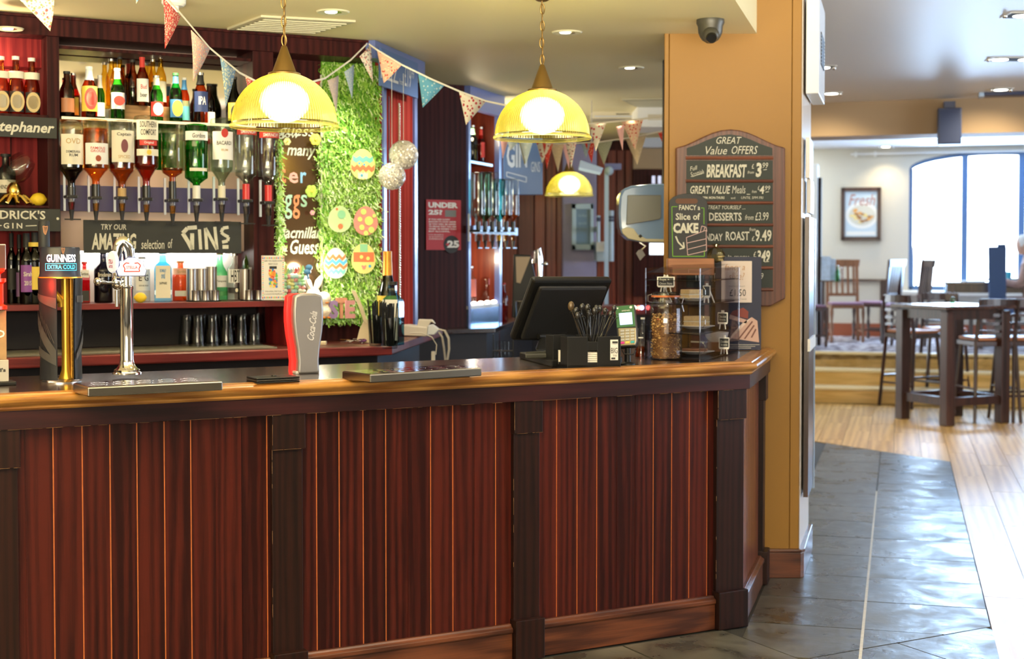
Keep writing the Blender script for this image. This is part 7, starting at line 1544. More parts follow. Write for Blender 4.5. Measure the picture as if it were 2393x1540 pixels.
CBn.part(MB().box(.03, ql * .75, .0, .22, zq(383) - .006, zq(383) + .006), 'glass_shelf', thin('blue_glass_shelf', (.75, .88, .95), .3)); CBn.part(MB().box(.03, ql * .75, -.006, .0, zq(383) - .008, zq(383) + .008), 'shelf_edge', M_glowedge)
zlow = zq(712); CBn.part(MB().box(.0, ql, -.01, .26, zlow - .02, zlow), 'lower_shelf', M_glowedge if False else M_white)
CBn.part(MB().box(.0, ql, -.012, .0, 1.10, zlow - .02), 'steel_front', mat('blue_steel_front', (.25, .42, .62), .22, .8)); CBn.part(MB().box(0, ql, .0, .26, 0, zlow - .02), 'base', M_void)
for k in range(5): CBn.part(MB().ball((ql * (k + .5) / 5, .02, zlow + .012), .02, 10, sz=.6), 'lamp_bead', emi('cabinet_lamp', (1, .92, .8), 5))
point('cabinet_light', (*Q_.w(ql / 2, .10), 1.55), 4, WARM, .03); point('cabinet_light_upper', (*Q_.w(ql / 2, .08), 2.35), 2.5, WARM, .03)
def qb(label, px, yb, yt, w_, kind, g, labs, cap, z0, t=.10, **k): bottle(label, Q_, px, yb, yt, t, w_, kind, g, labs, cap, z0=z0, group='bottles in the red display cabinet', name='spirit_bottle', **k)
zs = zq(383) + .006
qb('dark liqueur bottle with bright green neck band on the glass shelf', 1104, 380, 293, 24, 'spirit', liq('very_dark_glass', (.05, .05, .03)), [(.1, .5, liq('dim_yellow', (.6, .5, .1)), 40)], M_cap, zs, foil=(.76, .92, e_gr))
qb('red dressed bottle on the glass shelf', 1124, 382, 297, 18, 'beer', liq('red_bottle', (.6, .04, .03)), [(.2, .6, M_redink, 70)], M_cap, zs, foil=(.70, .93, M_redink))
qb('vodka bottle with red label on the lit lower shelf', 1101, 708, 622, 24, 'spirit', g_clear, [(.2, .66, mat('coral_label', (.85, .25, .2), .5), 70)], M_cap, zlow)
qb('vodka bottle with pink label on the lit lower shelf', 1137, 708, 622, 32, 'spirit', liq('frosted_white', (.85, .80, .72)), [(.5, .66, mat('pale_magenta', (.7, .3, .5), .5), 50)], M_cap, zlow)
sbx = W.flat(1177, 752, 1.12); bottle('slim red sauce bottle standing past the cabinet', W, 1177, 752, 661, sbx[1], 20, 'wine', liq('red_sauce', (.80, .12, .08)), [], M_redink, z0=1.12, name='sauce_bottle')
for k, (lb, px, g, c_) in enumerate((('clear spirit bottle, leftmost in the far measures', 1118, g_clear, clear_s), ('green tinted spirit bottle in the far measures', 1134, liq('faint_green', (.5, .8, .62)), clear_s), ('clear spirit bottle third in the far measures', 1151, g_clear, clear_s), ('teal spirit bottle fourth in the far measures', 1166, liq('teal_glass', (.25, .6, .55)), gold_s), ('clear whisky bottle fifth in the far measures', 1183, g_clear, gold_s), ('amber whisky bottle rightmost in the far measures', 1199, g_clear, gold_s))):
    optic(lb, px, 402 if k < 3 else 418, 505, 522, 31 if k < 4 else 28, g, (clr if k < 4 else whisky), .3, [], cl=c_, fr=Q_, t=-.10, yc=540, group='far upside-down spirit bottles', sc=.75)
zr_ = Q_.pix(1150, 540, -.06)[1]; r0_, r1_ = Q_.pix(1108, 540, -.06)[0], Q_.pix(1212, 540, -.06)[0]
CBn.part(MB().box(r0_, r1_, -.055, -.035, zr_ - .02, zr_ + .03), 'measure_rail', M_rail2); CBn.part(MB().box(ql - .03, ql - .01, -.04, .0, zr_ - .01, zr_ + .02), 'rail_bracket', M_rail2)
# second counter with racks of glasses beneath
P0 = W.flat(1088, 772, 1.12); P1 = W.flat(1165, 782, 1.12); P2 = W.flat(1215, 745, 1.12); P3 = (P2[0] + .5, P2[1] + .4)
T = Th('side_counter', 'dark polished return counter past the display cabinet', 'counter', W, P1[0], P1[1], 0)
T.part(MB().prisz([B.w(a0 - .1, TP - .2), B.w(a1 + .10, TP - .2), P2, P3, (P3[0] - .2, P3[1] + .8), B.w(a1, TP + .2)], 1.09, 1.12), 'worktop', M_top, bev=.004)
T.part(MB().prisz([B.w(a1 + .02, TP - .12), (P2[0] - .02, P2[1] + .05), (P3[0] - .2, P3[1] + .8), B.w(a1, TP + .2)], 0, 1.085), 'carcass', M_void)
random.seed(6)
for i in range(5):
    for j in range(3):
        X, Y = W.flat(1158 + i * 9, 868 - j * 24, .9); Y = 8.45; X, Z = W.pix(1158 + i * 8.5, 862 - j * 22, Y)
        solo(MB().lathe([(.012, 0), (.014, .05), (.012, .052), (0, .052)], (X, Y, Z), 10), 'shot_glass', 'little glass in the rack under the return counter, ' + ['bottom', 'middle', 'top'][j] + ' tier, ' + ['leftmost', 'second from left', 'central', 'second from right', 'rightmost'][i], 'glass', W, X, Y, Z, M_gls, group='small glasses in the rack under the return counter')
T = Th('glass_rack', 'dark wire rack holding little glasses under the return counter', 'rack', W, W.pix(1175, 860, 8.47)[0], 8.47, W.pix(1175, 866, 8.47)[1])
for j in range(3):
    X0, Z = W.pix(1152, 862 - j * 22, 8.47); X1, _ = W.pix(1198, 862 - j * 22, 8.47); T.part(MB().box(X0, X1, 8.43, 8.50, Z - .006, Z - .001), 'shelf', M_black)
for q in (1152, 1198): X0, Z = W.pix(q, 866, 8.48); T.part(MB().box(X0, X0 + .006, 8.46, 8.50, 0, Z + .22), 'upright', M_black)
# boards on the passage wall
PAL = [M_panel2]
xs = [1165, 1210, 1248, 1275, 1300, 1316, 1394, 1418, 1440, 1460, 1478, 1505, 1530, 1556, 1600, 1660, 1720]
for a, b in zip(xs, xs[1:]):
    if a == 1316: continue
    X0, X1 = W.pix(a, 500, YF)[0], W.pix(b, 500, YF)[0]
    o = bpy.data.objects.new('panel_board', MB().box(X0 + .004, X1 - .004, YF - .03 if xs.index(a) % 2 else YF - .015, YF, 0, 2.55).mesh('panel_board', M_panel2, (X0, YF, 0))); C.objects.link(o); o.location = (X0, YF, 0); o.parent = pwl; bevel(o, .004, 1)
X0, X1, Z0, Z1 = W.rect(1314, 336, 1394, 700, YF - .06)
dr = struct(MB().box(X0, X1, YF - .06, YF, 0, Z1), 'door_1', W, 0, 0, 0, mat('lavender_door', (.28, .27, .48), .4, var=.3, bscale=5), bev=.01)
lbox('beam_fascia', 'tan wall strip above the passage seen left of the column', 'fascia', W, (1395, 300, 1560, 398), YF - .2, .05, mat('tan_strip', (.40, .30, .2), .6), bev=.004) if False else struct(MB().box(W.pix(1478, 300, YF)[0], W.pix(1620, 300, YF)[0], YF - .08, YF - .035, W.pix(1500, 396, YF)[1], W.pix(1500, 345, YF)[1]), 'trim_5', W, 0, 0, 0, mat('tan_strip', (.42, .30, .18), .6))
struct(MB().box(W.pix(1478, 300, YF)[0], W.pix(1620, 300, YF)[0], YF - .3, YF - .2, W.pix(1500, 344, YF - .3)[1], 2.64), 'trim_6', W, 0, 0, 0, mat('pale_blue_soffit', (.45, .5, .62), .4))
struct(MB().box(W.pix(1478, 300, YF)[0], W.pix(1620, 300, YF)[0], YF - .12, YF - .08, 1.2, W.pix(1500, 398, YF)[1]), 'trim_7', W, 0, 0, 0, M_bbdark)
# framed chalkboard on the lavender door
x0, x1, z0, z1 = W.rect(1336, 476, 1387, 584, YF - .12)
T = Th('framed_chalkboard', 'chalkboard in a pale blue frame on the lavender door', 'chalkboard', W, (x0 + x1) / 2, YF - .12, z0); pb = mat('pale_blue_frame', (.42, .60, .75), .35)
T.part(MB().box(x0, x1, YF - .10, YF - .062, z0, z1), 'board', mat('blue_slate', (.12, .24, .38), .35)); 
for a, b, c, d in ((x0, x1, z0, z0 + .05), (x0, x1, z1 - .05, z1), (x0, x0 + .04, z0, z1), (x1 - .03, x1, z0, z1)): T.part(MB().box(a, b, YF - .13, YF - .09, c, d), 'frame_bar', pb, bev=.004)
T.part(MB().txt('today', x0 + .06, x1 - .06, z1 - .13, z1 - .09, YF - .1015).txt('specials', x0 + .06, x1 - .06, z1 - .2, z1 - .16, YF - .1015), 'lettering', mat('faint_chalk', (.3, .45, .55), .8))
# blue gin banner
x0, x1, z0, z1 = W.rect(1176, 322, 1268, 455, 9.9)
T = Th('gin_banner', 'blue hanging board with big faded gin lettering', 'sign', W, (x0 + x1) / 2, 9.9, z0)
T.part(MB().box(x0, x1, 9.9, 9.93, z0, z1), 'board', mat('mid_blue_board', (.055, .13, .32), .4), bev=.003)
T.part(MB().txt('GIN', *W.rect(1184, 336, 1232, 392, 9.897), 9.897, w=.03).txt('GINS', *W.rect(1241, 378, 1262, 402, 9.897), 9.897, w=.0), 'lettering', mat('pale_blue_print', (.42, .52, .68), .6))
mb = MB(); P4 = [W.pix(*q, 9.897) for q in ((1184, 402), (1230, 414), (1230, 426), (1184, 412), (1184, 402))]; mb.line(P4, .006, 9.897); T.part(mb, 'printed_box', mat('pale_blue_print', (.42, .52, .68), .6))
for q in (1186, 1258): X, Z = W.pix(q, 322, 9.92); T.part(MB().tube([(X, 9.92, Z), (X, 9.92, ZC)], .003, 5), 'hanging_wire', M_steel)
# dark till with paper menu, second chrome tap
x0, x1, z0, z1 = W.rect(1196, 594, 1250, 745, 9.2)
T = Th('second_till', 'black angled till with a paper menu on the return counter', 'till', W, (x0 + x1) / 2, 9.2, 1.12)
T.part(MB().pris([W.pix(*q, 9.2) for q in ((1196, 742), (1232, 748), (1252, 650), (1240, 596), (1200, 594))], 9.2, 9.26), 'housing', M_black, bev=.006)
T.part(MB().pris([W.pix(*q, 9.19) for q in ((1207, 660), (1216, 662), (1240, 600), (1205, 600))], 9.19, 9.195), 'paper_menu', mat('buff_paper', (.45, .34, .22), .7))
T.part(MB().box(x0 + .02, x1 - .03, 9.2, 9.35, 1.12, z0 + .05), 'foot', M_black)
X, Z = W.pix(1260, 655, 9.0); u = 9.0 / F
T = Th('far_beer_tap', 'small chrome swan-neck tap on the far counter', 'beer tap', W, X, 9.0, 1.12)
T.part(MB().lathe([(0, 0), (.05, 0), (.03, .02), (7 * u, .05), (7 * u, Z - 1.12 + .0)], (X, 9.0, 1.12), 16), 'column', M_chrome)
T.part(MB().tube([(X, 9.0, Z), (X, 9.0, Z + 50 * u), (X - 3 * u, 9.0, Z + 72 * u), (X - 10 * u, 9.0, Z + 66 * u), (X - 12 * u, 9.0, Z + 40 * u)], [7 * u, 8 * u, 7 * u, 6 * u, 5 * u], 12), 'swan_neck', M_chrome)
T.part(MB().tube([(X, 9.0, Z + 38 * u), (X + 14 * u, 8.98, Z + 38 * u)], 2.5 * u, 8).ball((X + 15 * u, 8.98, Z + 38 * u), 5 * u), 'lever', M_chrome)
X, Z = W.pix(1217, 700, 8.9); solo(MB().lathe([(0, 0), (.028, 0), (.034, .16), (.036, .165), (.032, .16), (.026, .01), (0, .01)], (X, 8.9, 1.12), 18), 'steel_cup', 'steel cup beside the black till', 'cup', W, X, 8.9, 1.12, M_steel)
# far red counter and lit tap heads behind the till
x0, x1, z0, z1 = W.rect(1180, 712, 1700, 735, 10.6)
T = Th('far_counter', 'low dark red counter across the passage', 'counter', W, 1.0, 10.6, 0); T.part(MB().box(.0, 1.9, 10.6, 10.95, z0, z1 - .01), 'top_rail', M_bbred); T.part(MB().box(.02, 1.88, 10.63, 10.9, 0, z0), 'front', M_void)
for k, (px, c_) in enumerate(((1484, (1, .9, .7)), (1495, (1, .25, .2)), (1502, (.5, .6, 1)), (1517, (1, .12, .1)))):
    X, Z = W.pix(px, 720, 10.5); T.part(MB().ball((X, 10.58, Z), .016, 10), 'pilot_light', emi('pilot%d' % k, c_, 3))
# pale blue column furniture in front of the boards
pbm = mat('gloss_pale_blue', (.38, .52, .72), .25); pwm = mat('bright_white_box', (.8, .85, .9), .4)
X, Z = W.pix(1417, 610, 12.4)
T = Th('pull_pole', 'thin pale pole with bracket before the red boards', 'pole', W, X, 12.4, 0)
T.part(MB().box(X - .018, X + .018, 12.38, 12.42, 0, W.pix(1417, 395, 12.4)[1]), 'pole', pbm); a, b, c, d = W.rect(1414, 382, 1452, 396, 12.38); T.part(MB().box(a, b, 12.38, 12.44, c, d), 'arm', mat('dim_blue_arm', (.15, .18, .4), .3)); T.part(MB().ball((X + .02, 12.36, W.pix(1420, 400, 12.4)[1]), .04, 12), 'knuckle', pbm)
for lb, rc_ in (('tall pale blue ribbed dispenser tube', (1421, 492, 1435, 611)), ('slim pale blue tube beside the door', (1394, 504, 1403, 566))):
    x0, x1, z0, z1 = W.rect(*rc_, 12.6); T = Th('dispenser_tube', lb, 'dispenser', W, (x0 + x1) / 2, 12.6, z0, 'pale tubes on the passage wall')
    r_ = (x1 - x0) / 2; T.part(MB().lathe([(0, 0), (r_, 0), (r_, z1 - z0), (0, z1 - z0)], ((x0 + x1) / 2, 12.6, z0), 16), 'tube', pbm)
    for k in (.78, .84): T.part(MB().lathe([(r_ * 1.02, 0), (r_ * 1.08, .012), (r_ * 1.02, .024)], ((x0 + x1) / 2, 12.6, z0 + (z1 - z0) * k), 16), 'band', mat('dark_band', (.03, .05, .12), .4))
    T.part(MB().box((x0 + x1) / 2 - .01, (x0 + x1) / 2 + .01, 12.6, YF - .03, z0 + .1, z0 + .14), 'bracket', pbm)
x0, x1, z0, z1 = W.rect(1394, 565, 1417, 611, 12.7); T = Th('white_wall_box', 'white wall box below the slim blue tube', 'box', W, (x0 + x1) / 2, 12.7, z0); T.part(MB().box(x0, x1, 12.7, YF - .03, z0, z1), 'case', pbm, bev=.005); T.part(MB().box(x0, x1, 12.69, 12.7, (z0 + z1) / 2, z1), 'lid', pwm)
# grey rounded housing hung beside the column
Yh = 7.72
def hp(a, b): return W.pix(a, b, Yh)
T = Th('hanging_screen', 'rounded blue grey hooded screen hanging beside the mustard column', 'screen', W, hp(1500, 500)[0], Yh, hp(1500, 568)[1])
ol = [hp(*q) for q in ((1453, 545), (1470, 560), (1500, 566), (1600, 568), (1600, 428), (1520, 430), (1475, 434), (1456, 442), (1448, 458), (1446, 500), (1448, 530))]
T.part(MB().pris(ol, Yh, Yh + .22, smooth=True), 'hood', mat('hood_blue', (.22, .36, .62), .18, coat=.5), bev=.012)
T.part(MB().pris([hp(*q) for q in ((1463, 526), (1540, 513), (1545, 508), (1545, 456), (1466, 456))], Yh - .014, Yh - .002), 'screen_panel', mat('hood_grey', (.22, .23, .22), .35), bev=.004)
T.part(MB().pris([hp(*q) for q in ((1452, 536), (1465, 531), (1480, 534), (1490, 548), (1510, 558), (1600, 560), (1600, 567), (1500, 565), (1468, 558), (1455, 546))], Yh - .012, Yh - .001), 'cream_underside', mat('hood_cream', (.60, .56, .38), .4), bev=.004)
cx, cz = hp(1496, 552); T.part(MB().pris([(cx - .011, cz), (cx, cz - .011), (cx + .011, cz), (cx, cz + .011)], Yh - .016, Yh - .011), 'badge', M_ink)
T.part(MB().box(hp(1555, 0)[0], hp(1575, 0)[0], Yh + .08, Yh + .14, hp(0, 430)[1], ZC), 'drop_pole', M_black)
T = Th('staff_lanyard', 'grey clipped tag dangling under the hooded screen', 'tag', W, hp(1500, 590)[0], Yh + .1, hp(1500, 610)[1])
T.part(MB().pris([hp(*q) for q in ((1490, 592), (1500, 609), (1512, 596), (1504, 582), (1496, 584))], Yh + .1, Yh + .106), 'tag', mat('tag_grey', (.35, .33, .33), .5)); T.part(MB().tube([(*[hp(1503, 584)[0], Yh + .1], hp(1503, 584)[1]), (*[hp(1512, 575)[0], Yh + .1], hp(1512, 575)[1]), (*[hp(1498, 569)[0], Yh + .1], hp(1498, 566)[1])], .006, 6), 'clip', M_steel)
# passage windows (daylit panes)
M_pane = emi('daylit_pane', (.85, .92, 1), 1.6)
wn2 = Th('window_2', None, None, W, hp(1530, 0)[0], YF - .14, 1.3, kind='structure')
x0, x1, z0, z1 = W.rect(1518, 568, 1560, 595, YF - .14); wn2.part(MB().box(x0, x1, YF - .14, YF - .13, z0, z1), 'pane', M_pane)
x0, x1, z0, z1 = W.rect(1520, 411, 1562, 429, YF - .14); wn2.part(MB().box(x0, x1, YF - .14, YF - .13, z0, z1), 'pane', emi('daylit_pane_dim', (.7, .75, 1), .7)); 
for k in range(4): X = x0 + (x1 - x0) * k / 3.0; wn2.part(MB().box(X - .012, X + .012, YF - .16, YF - .14, z0, z1), 'glazing_bar', M_bbdark)
# wall-mounted cream strip units under the far ceiling
T = Th('air_conditioner', 'cream slim air conditioner under the far passage ceiling', 'air conditioner', W, *W.flat(1430, 262, ZC), 2.5)
x0, x1, z0, z1 = W.rect(1383, 257, 1489, 277, 10.6); T.part(MB().box(x0, x1, 10.6, 10.85, z0, z1), 'case', mat('ac_cream', (.55, .50, .38), .45), bev=.006); T.part(MB().box(x0 + .02, x1 - .02, 10.596, 10.6, z0 + .012, z0 + .02), 'louvre', mat('pale_blue_soffit', (.45, .5, .62), .4)); T.part(MB().box(x0 + .18, x0 + .28, 10.597, 10.6, z0 + .03, z0 + .036), 'badge', M_ink); T.part(MB().box(x0 + .01, x1 - .01, 10.62, 10.8, z1, ZC), 'ceiling_mount', M_white)
x0, x1, z0, z1 = W.rect(1488, 250, 1560, 297, 10.2); T = Th('white_bulkhead_box', 'white boxed duct beside the column under the ceiling', 'duct', W, x0, 10.2, z0); T.part(MB().box(x0, x1 + .2, 10.2, 10.7, z0, ZC), 'case', M_white, bev=.01); T.part(MB().box(x0 + .08, x1, 10.195, 10.2, z0 + .05, z0 + .09), 'shade_strip', M_cream)
T = Th('blue_light_fitting', 'pale blue strip lamp hanging behind the bunting', 'light fitting', W, *W.flat(1380, 380, ZC - .8), 2.0); mb = MB(); P = [W.pix(*q, 9.8) for q in ((1352, 394), (1404, 407), (1410, 392), (1357, 374))]; T.o.location = (P[0][0], 9.8, P[0][1]); T.org = (P[0][0], 9.8, P[0][1])
T.part(MB().pris(P, 9.8, 9.86), 'case', pbm, bev=.006); T.part(MB().pris([W.pix(*q, 9.79) for q in ((1352, 398), (1402, 409), (1404, 403), (1353, 391))], 9.79, 9.80), 'diffuser', mat('diffuser_blue', (.55, .75, .9), .3)); X, Z = W.pix(1382, 376, 9.83); T.part(MB().tube([(X, 9.83, Z), (X, 9.83, ZC)], .005, 6), 'drop_rod', M_steel)
# ================================================================ RIGHT ROOM
M_dk = wood('dark_pub_wood', (.022, .009, .008), (.07, .025, .018), 'z', .3, .4, .8, .2); M_brn = wood('brown_chair_wood', (.16, .06, .02), (.30, .12, .05), 'z', .35, .3, .8, .1)
M_seat = mat('tan_leather_seat', (.50, .20, .09), .4); M_dkx = wood('dark_table_top', (.03, .012, .010), (.08, .03, .02), 'x', .14, .8, .8, .2)
def stool(label, X, Y, rot, z=0):
    """high ladder-back bar stool; local -y is the back"""
    T = Th('bar_stool', label, 'bar stool', W, X, Y, z, 'ladder-back bar stools at the tall table', rz=rot); w_ = .19
    for sx_ in (-1, 1):
        T.part(MB().tube([(sx_ * .23, -.24, 0), (sx_ * .195, -.18, .76), (sx_ * .185, -.24, 1.16)], [.017, .02, .016], 8), 'leg', M_dk, local=True)
        T.part(MB().tube([(sx_ * .23, .22, 0), (sx_ * .18, .16, .76)], [.016, .02], 8), 'leg', M_dk, local=True)
        T.part(MB().tube([(sx_ * .215, -.21, .32), (sx_ * .215, .20, .32)], .012, 6), 'stretcher', M_dk, local=True)
    T.part(MB().tube([(-.21, .2, .25), (.21, .2, .25)], .014, 6), 'foot_rest', M_dk, local=True); T.part(MB().tube([(-.22, -.22, .25), (.22, -.22, .25)], .012, 6), 'stretcher', M_dk, local=True)
    T.part(MB().box(-.21, .21, -.2, .2, .72, .77), 'seat_frame', M_dk, local=True, bev=.008); T.part(MB().box(-.2, .2, -.19, .19, .77, .805), 'seat', M_seat, local=True, bev=.015)
    for k, (z0, z1) in enumerate(((1.09, 1.17), (1.0, 1.03), (.92, .95), (.85, .875))):
        y_ = -.20 - .04 * (z0 - .76) / .4
        mb = MB(); vs = []
        for i in range(7): x_ = -.185 + .37 * i / 6; yy_ = y_ - .03 * sin(PI * i / 6); vs += [(x_, yy_, z0), (x_, yy_, z1), (x_, yy_ + .018, z1), (x_, yy_ + .018, z0)]
        fs = []
        for i in range(6):
            for j in range(4): fs.append((4 * i + j, 4 * i + 4 + j, 4 * i + 4 + (j + 1) % 4, 4 * i + (j + 1) % 4))
        T.part(mb.add(vs, fs, 0), 'back_slat', M_dk, local=True)
    return T
def chair(label, X, Y, rot, m, z=ZP, seat=True):
    T = Th('dining_chair', label, 'chair', W, X, Y, z, 'slat-back chairs on the platform', rz=rot)
    for sx_ in (-1, 1):
        T.part(MB().hexa([(sx_ * .19 - .02, -.22, 0), (sx_ * .19 + .02, -.22, 0), (sx_ * .19 + .02, -.18, 0), (sx_ * .19 - .02, -.18, 0), (sx_ * .18 - .018, -.31, 1.0), (sx_ * .18 + .018, -.31, 1.0), (sx_ * .18 + .018, -.28, 1.0), (sx_ * .18 - .018, -.28, 1.0)]), 'leg', m, local=True)
        T.part(MB().lathe([(0, 0), (.016, 0), (.022, .06), (.012, .09), (.024, .2), (.014, .26), (.024, .36), (.02, .43), (0, .43)], (sx_ * .19, .19, 0), 10), 'leg', m, local=True)
        T.part(MB().box(sx_ * .19 - .01, sx_ * .19 + .01, -.2, .19, .12, .145), 'stretcher', m, local=True)
    T.part(MB().box(-.2, .2, -.21, .21, .42, .46), 'seat_frame', m, local=True, bev=.006); T.part(MB().box(-.19, .19, -.19, .2, .46, .49), 'seat', mat('mauve_seat', (.26, .14, .22), .5), local=True, bev=.012)
    T.part(MB().hexa([(-.21, -.315, .93), (.21, -.315, .93), (.21, -.285, .93), (-.21, -.285, .93), (-.225, -.325, 1.02), (.225, -.325, 1.02), (.225, -.295, 1.02), (-.225, -.295, 1.02)]), 'top_rail', m, local=True, bev=.005)
    T.part(MB().box(-.19, .19, -.245, -.225, .56, .60), 'lower_rail', m, local=True)
    for k in range(5): x_ = -.14 + .07 * k; T.part(MB().hexa([(x_ - .014, -.243, .58), (x_ + .014, -.243, .58), (x_ + .014, -.228, .58), (x_ - .014, -.228, .58), (x_ - .014, -.305, .95), (x_ + .014, -.305, .95), (x_ + .014, -.29, .95), (x_ - .014, -.29, .95)]), 'back_slat', m, local=True)
    return T
# tall table
A_ = Vector(W.flat(2109, 978, 0)); B_ = Vector(W.flat(2213, 995, 0)); dn = (B_ - A_).normalized(); L_ = (B_ - A_).length; pn = Vector((-dn.y, dn.x))
ctr = (A_ + B_) / 2 + pn * L_ / 2; ang = math.degrees(math.atan2(dn.y, dn.x))
T = Th('tall_table', 'tall dark square poseur table with thick legs and low rails', 'table', W, ctr.x, ctr.y, 0, rz=ang); h = L_ / 2
for a in (-1, 1):
    for b in (-1, 1): T.part(MB().box(a * h - .05, a * h + .05, b * h - .05, b * h + .05, 0, 1.06), 'leg', M_dk, local=True, bev=.006)
T.part(MB().box(-h - .09, h + .09, -h - .09, h + .09, 1.075, 1.11), 'tabletop', M_dkx, local=True, bev=.008)
for a in (-1, 1):
    T.part(MB().box(-h, h, a * h - .015, a * h + .015, .98, 1.075), 'apron', M_dk, local=True); T.part(MB().box(a * h - .015, a * h + .015, -h, h, .98, 1.075), 'apron', M_dk, local=True)
    T.part(MB().box(-h, h, a * h - .02, a * h + .02, .18, .26), 'low_rail', M_dk, local=True); T.part(MB().box(a * h - .02, a * h + .02, -h, h, .18, .26), 'low_rail', M_dk, local=True)
p = W.flat(2312, 985, 0); stool('bar stool with tan seat in front right of the tall table', p[0], p[1] + .1, 8)
p = W.flat(2120, 955, 0); stool('bar stool half behind the left of the tall table', p[0] + .12, p[1] + .25, -60 + 0)
p = W.flat(2225, 945, 0); stool('bar stool behind the tall table', p[0], p[1] + .3, 175)
p = W.flat(2402, 985, 0); stool('bar stool cut by the right picture edge', p[0], p[1] + .15, 10)
# platform table and chairs
def ptab(label, X, Y, w_, d_, rot=-15.25, hgt=.76):
    T = Th('dining_table', label, 'table', W, X, Y, ZP, rz=rot)
    for a in (-1, 1):
        for b in (-1, 1): T.part(MB().box(a * (w_ / 2 - .07) - .045, a * (w_ / 2 - .07) + .045, b * (d_ / 2 - .07) - .045, b * (d_ / 2 - .07) + .045, 0, hgt - .03), 'leg', M_dk, local=True, bev=.005)
    T.part(MB().box(-w_ / 2, w_ / 2, -d_ / 2, d_ / 2, hgt - .03, hgt), 'tabletop', M_dkx, local=True, bev=.006)
    for b in (-1, 1): T.part(MB().box(-w_ / 2 + .1, w_ / 2 - .1, b * (d_ / 2 - .07) - .012, b * (d_ / 2 - .07) + .012, hgt - .13, hgt - .03), 'apron', M_dk, local=True)
    return T
p = W.flat(1934, 785, ZP); ptab('dark dining table on the platform left of the window', p[0] + .42, p[1] + .35, .95, .85)
TZ = ZP + .76
p2 = W.flat(2026, 795, ZP); chair('dark slat-back chair facing the platform table, its back to the room', p2[0] + .12, p2[1] + .1, 48, M_dk)
X, Z = W.pix(1978, 620, 17.6); chair('brown slat-back chair on the window side of the platform table', X, 17.65, 175, M_brn)
X, Z = W.pix(1897, 650, 16.6); chair('dark chair seen side-on at the left end of the platform table', X - .05, 16.75, -80, M_dk)
X, Z = W.pix(2112, 650, 16.9); chair('dark chair seen side-on at the right end of the platform table', X + .02, 17.0, 92, M_dk)
def menu(label, px, py, Yp, z0, w_=.13, h_=.30):
    X, _ = W.pix(px, py, Yp); T = Th('menu_holder', label, 'menu', W, X, Yp, z0, rz=-12)
    mm_ = mat('menu_card', (.55, .68, .85), .4, var=.6, bscale=25)
    T.part(MB().hexa([(-w_ / 2, -.03, 0), (w_ / 2, -.03, 0), (w_ / 2, -.025, 0), (-w_ / 2, -.025, 0), (-w_ / 2, .0, h_), (w_ / 2, .0, h_), (w_ / 2, .005, h_), (-w_ / 2, .005, h_)]), 'front_leaf', mm_, local=True); T.part(MB().hexa([(-w_ / 2 + .09, .03, 0), (w_ / 2 + .06, .03, 0), (w_ / 2 + .06, .035, 0), (-w_ / 2 + .09, .035, 0), (-w_ / 2 + .09, .01, h_ * .9), (w_ / 2 + .06, .01, h_ * .9), (w_ / 2 + .06, .015, h_ * .9), (-w_ / 2 + .09, .015, h_ * .9)]), 'rear_leaf', mm_, local=True)
    T.part(MB().box(-w_ / 2, w_ / 2 + .05, -.035, .04, 0, .015), 'foot', M_dk, local=True)
menu('pale blue menu cards standing on the platform table', 1928, 600, 16.85, TZ)
X, _ = W.pix(1957, 640, 16.75); bottle('green glass sauce bottle beside the menu cards', W, 1957, 640, 620, 16.75, 10, 'spirit', liq('condiment_green', (.3, .7, .45)), [], M_cap, z0=TZ, name='sauce_bottle')
bottle('clear salt shaker beside the menu cards', W, 1966, 640, 624, 16.72, 8, 'spirit', g_clear, [], M_cap, z0=TZ, name='salt_shaker')
# framed food picture
x0, x1, z0, z1 = G.rect(1965, 438, 2059, 562, Gd - .03)
T = Th('framed_picture', 'dark framed picture of a pasta plate on the far wall', 'picture', G, (x0 + x1) / 2, Gd - .03, z0)
T.part(MB().box(x0 + .02, x1 - .02, Gd - .03, Gd - .005, z0 + .02, z1 - .02), 'print', mat('print_sky', (.50, .60, .68), .4))
for a, b, c, d in ((x0, x1, z0, z0 + .05), (x0, x1, z1 - .05, z1), (x0, x0 + .05, z0, z1), (x1 - .05, x1, z0, z1)): T.part(MB().box(a, b, Gd - .05, Gd - .005, c, d), 'frame_bar', M_dk)
yy = Gd - .031; mb = MB(); cx, cz = G.pix(2014, 503, yy)
mb.disc(cx, cz, .21, yy, 0, 28, sz=.85); mb.disc(cx, cz, .17, yy - .001, 1, 24, sz=.8); random.seed(2)
for k in range(24): a = random.random() * 6.3; q = .13 * math.sqrt(random.random()); mb.disc(cx + q * cos(a), cz + q * sin(a) * .7, .03, yy - .002 - k * .0001, 2 + k % 3, 8, sz=.6)
mb.quad(x0 + .07, x1 - .07, z0 + .07, z0 + .12, yy - .001, 0)
T.part(mb, 'plate_print', [mat('print_white', (.75, .75, .73), .4), mat('print_bowl', (.6, .58, .5), .4), mat('print_orange', (.70, .35, .10), .5), mat('print_yellow', (.75, .60, .25), .5), mat('print_herb', (.35, .18, .08), .5)])
T.part(MB().txt('Fresh', cx - .17, cx + .17, z1 - .24, z1 - .09, yy - .001, shear=.3), 'lettering', mat('print_brown', (.40, .16, .12), .5))
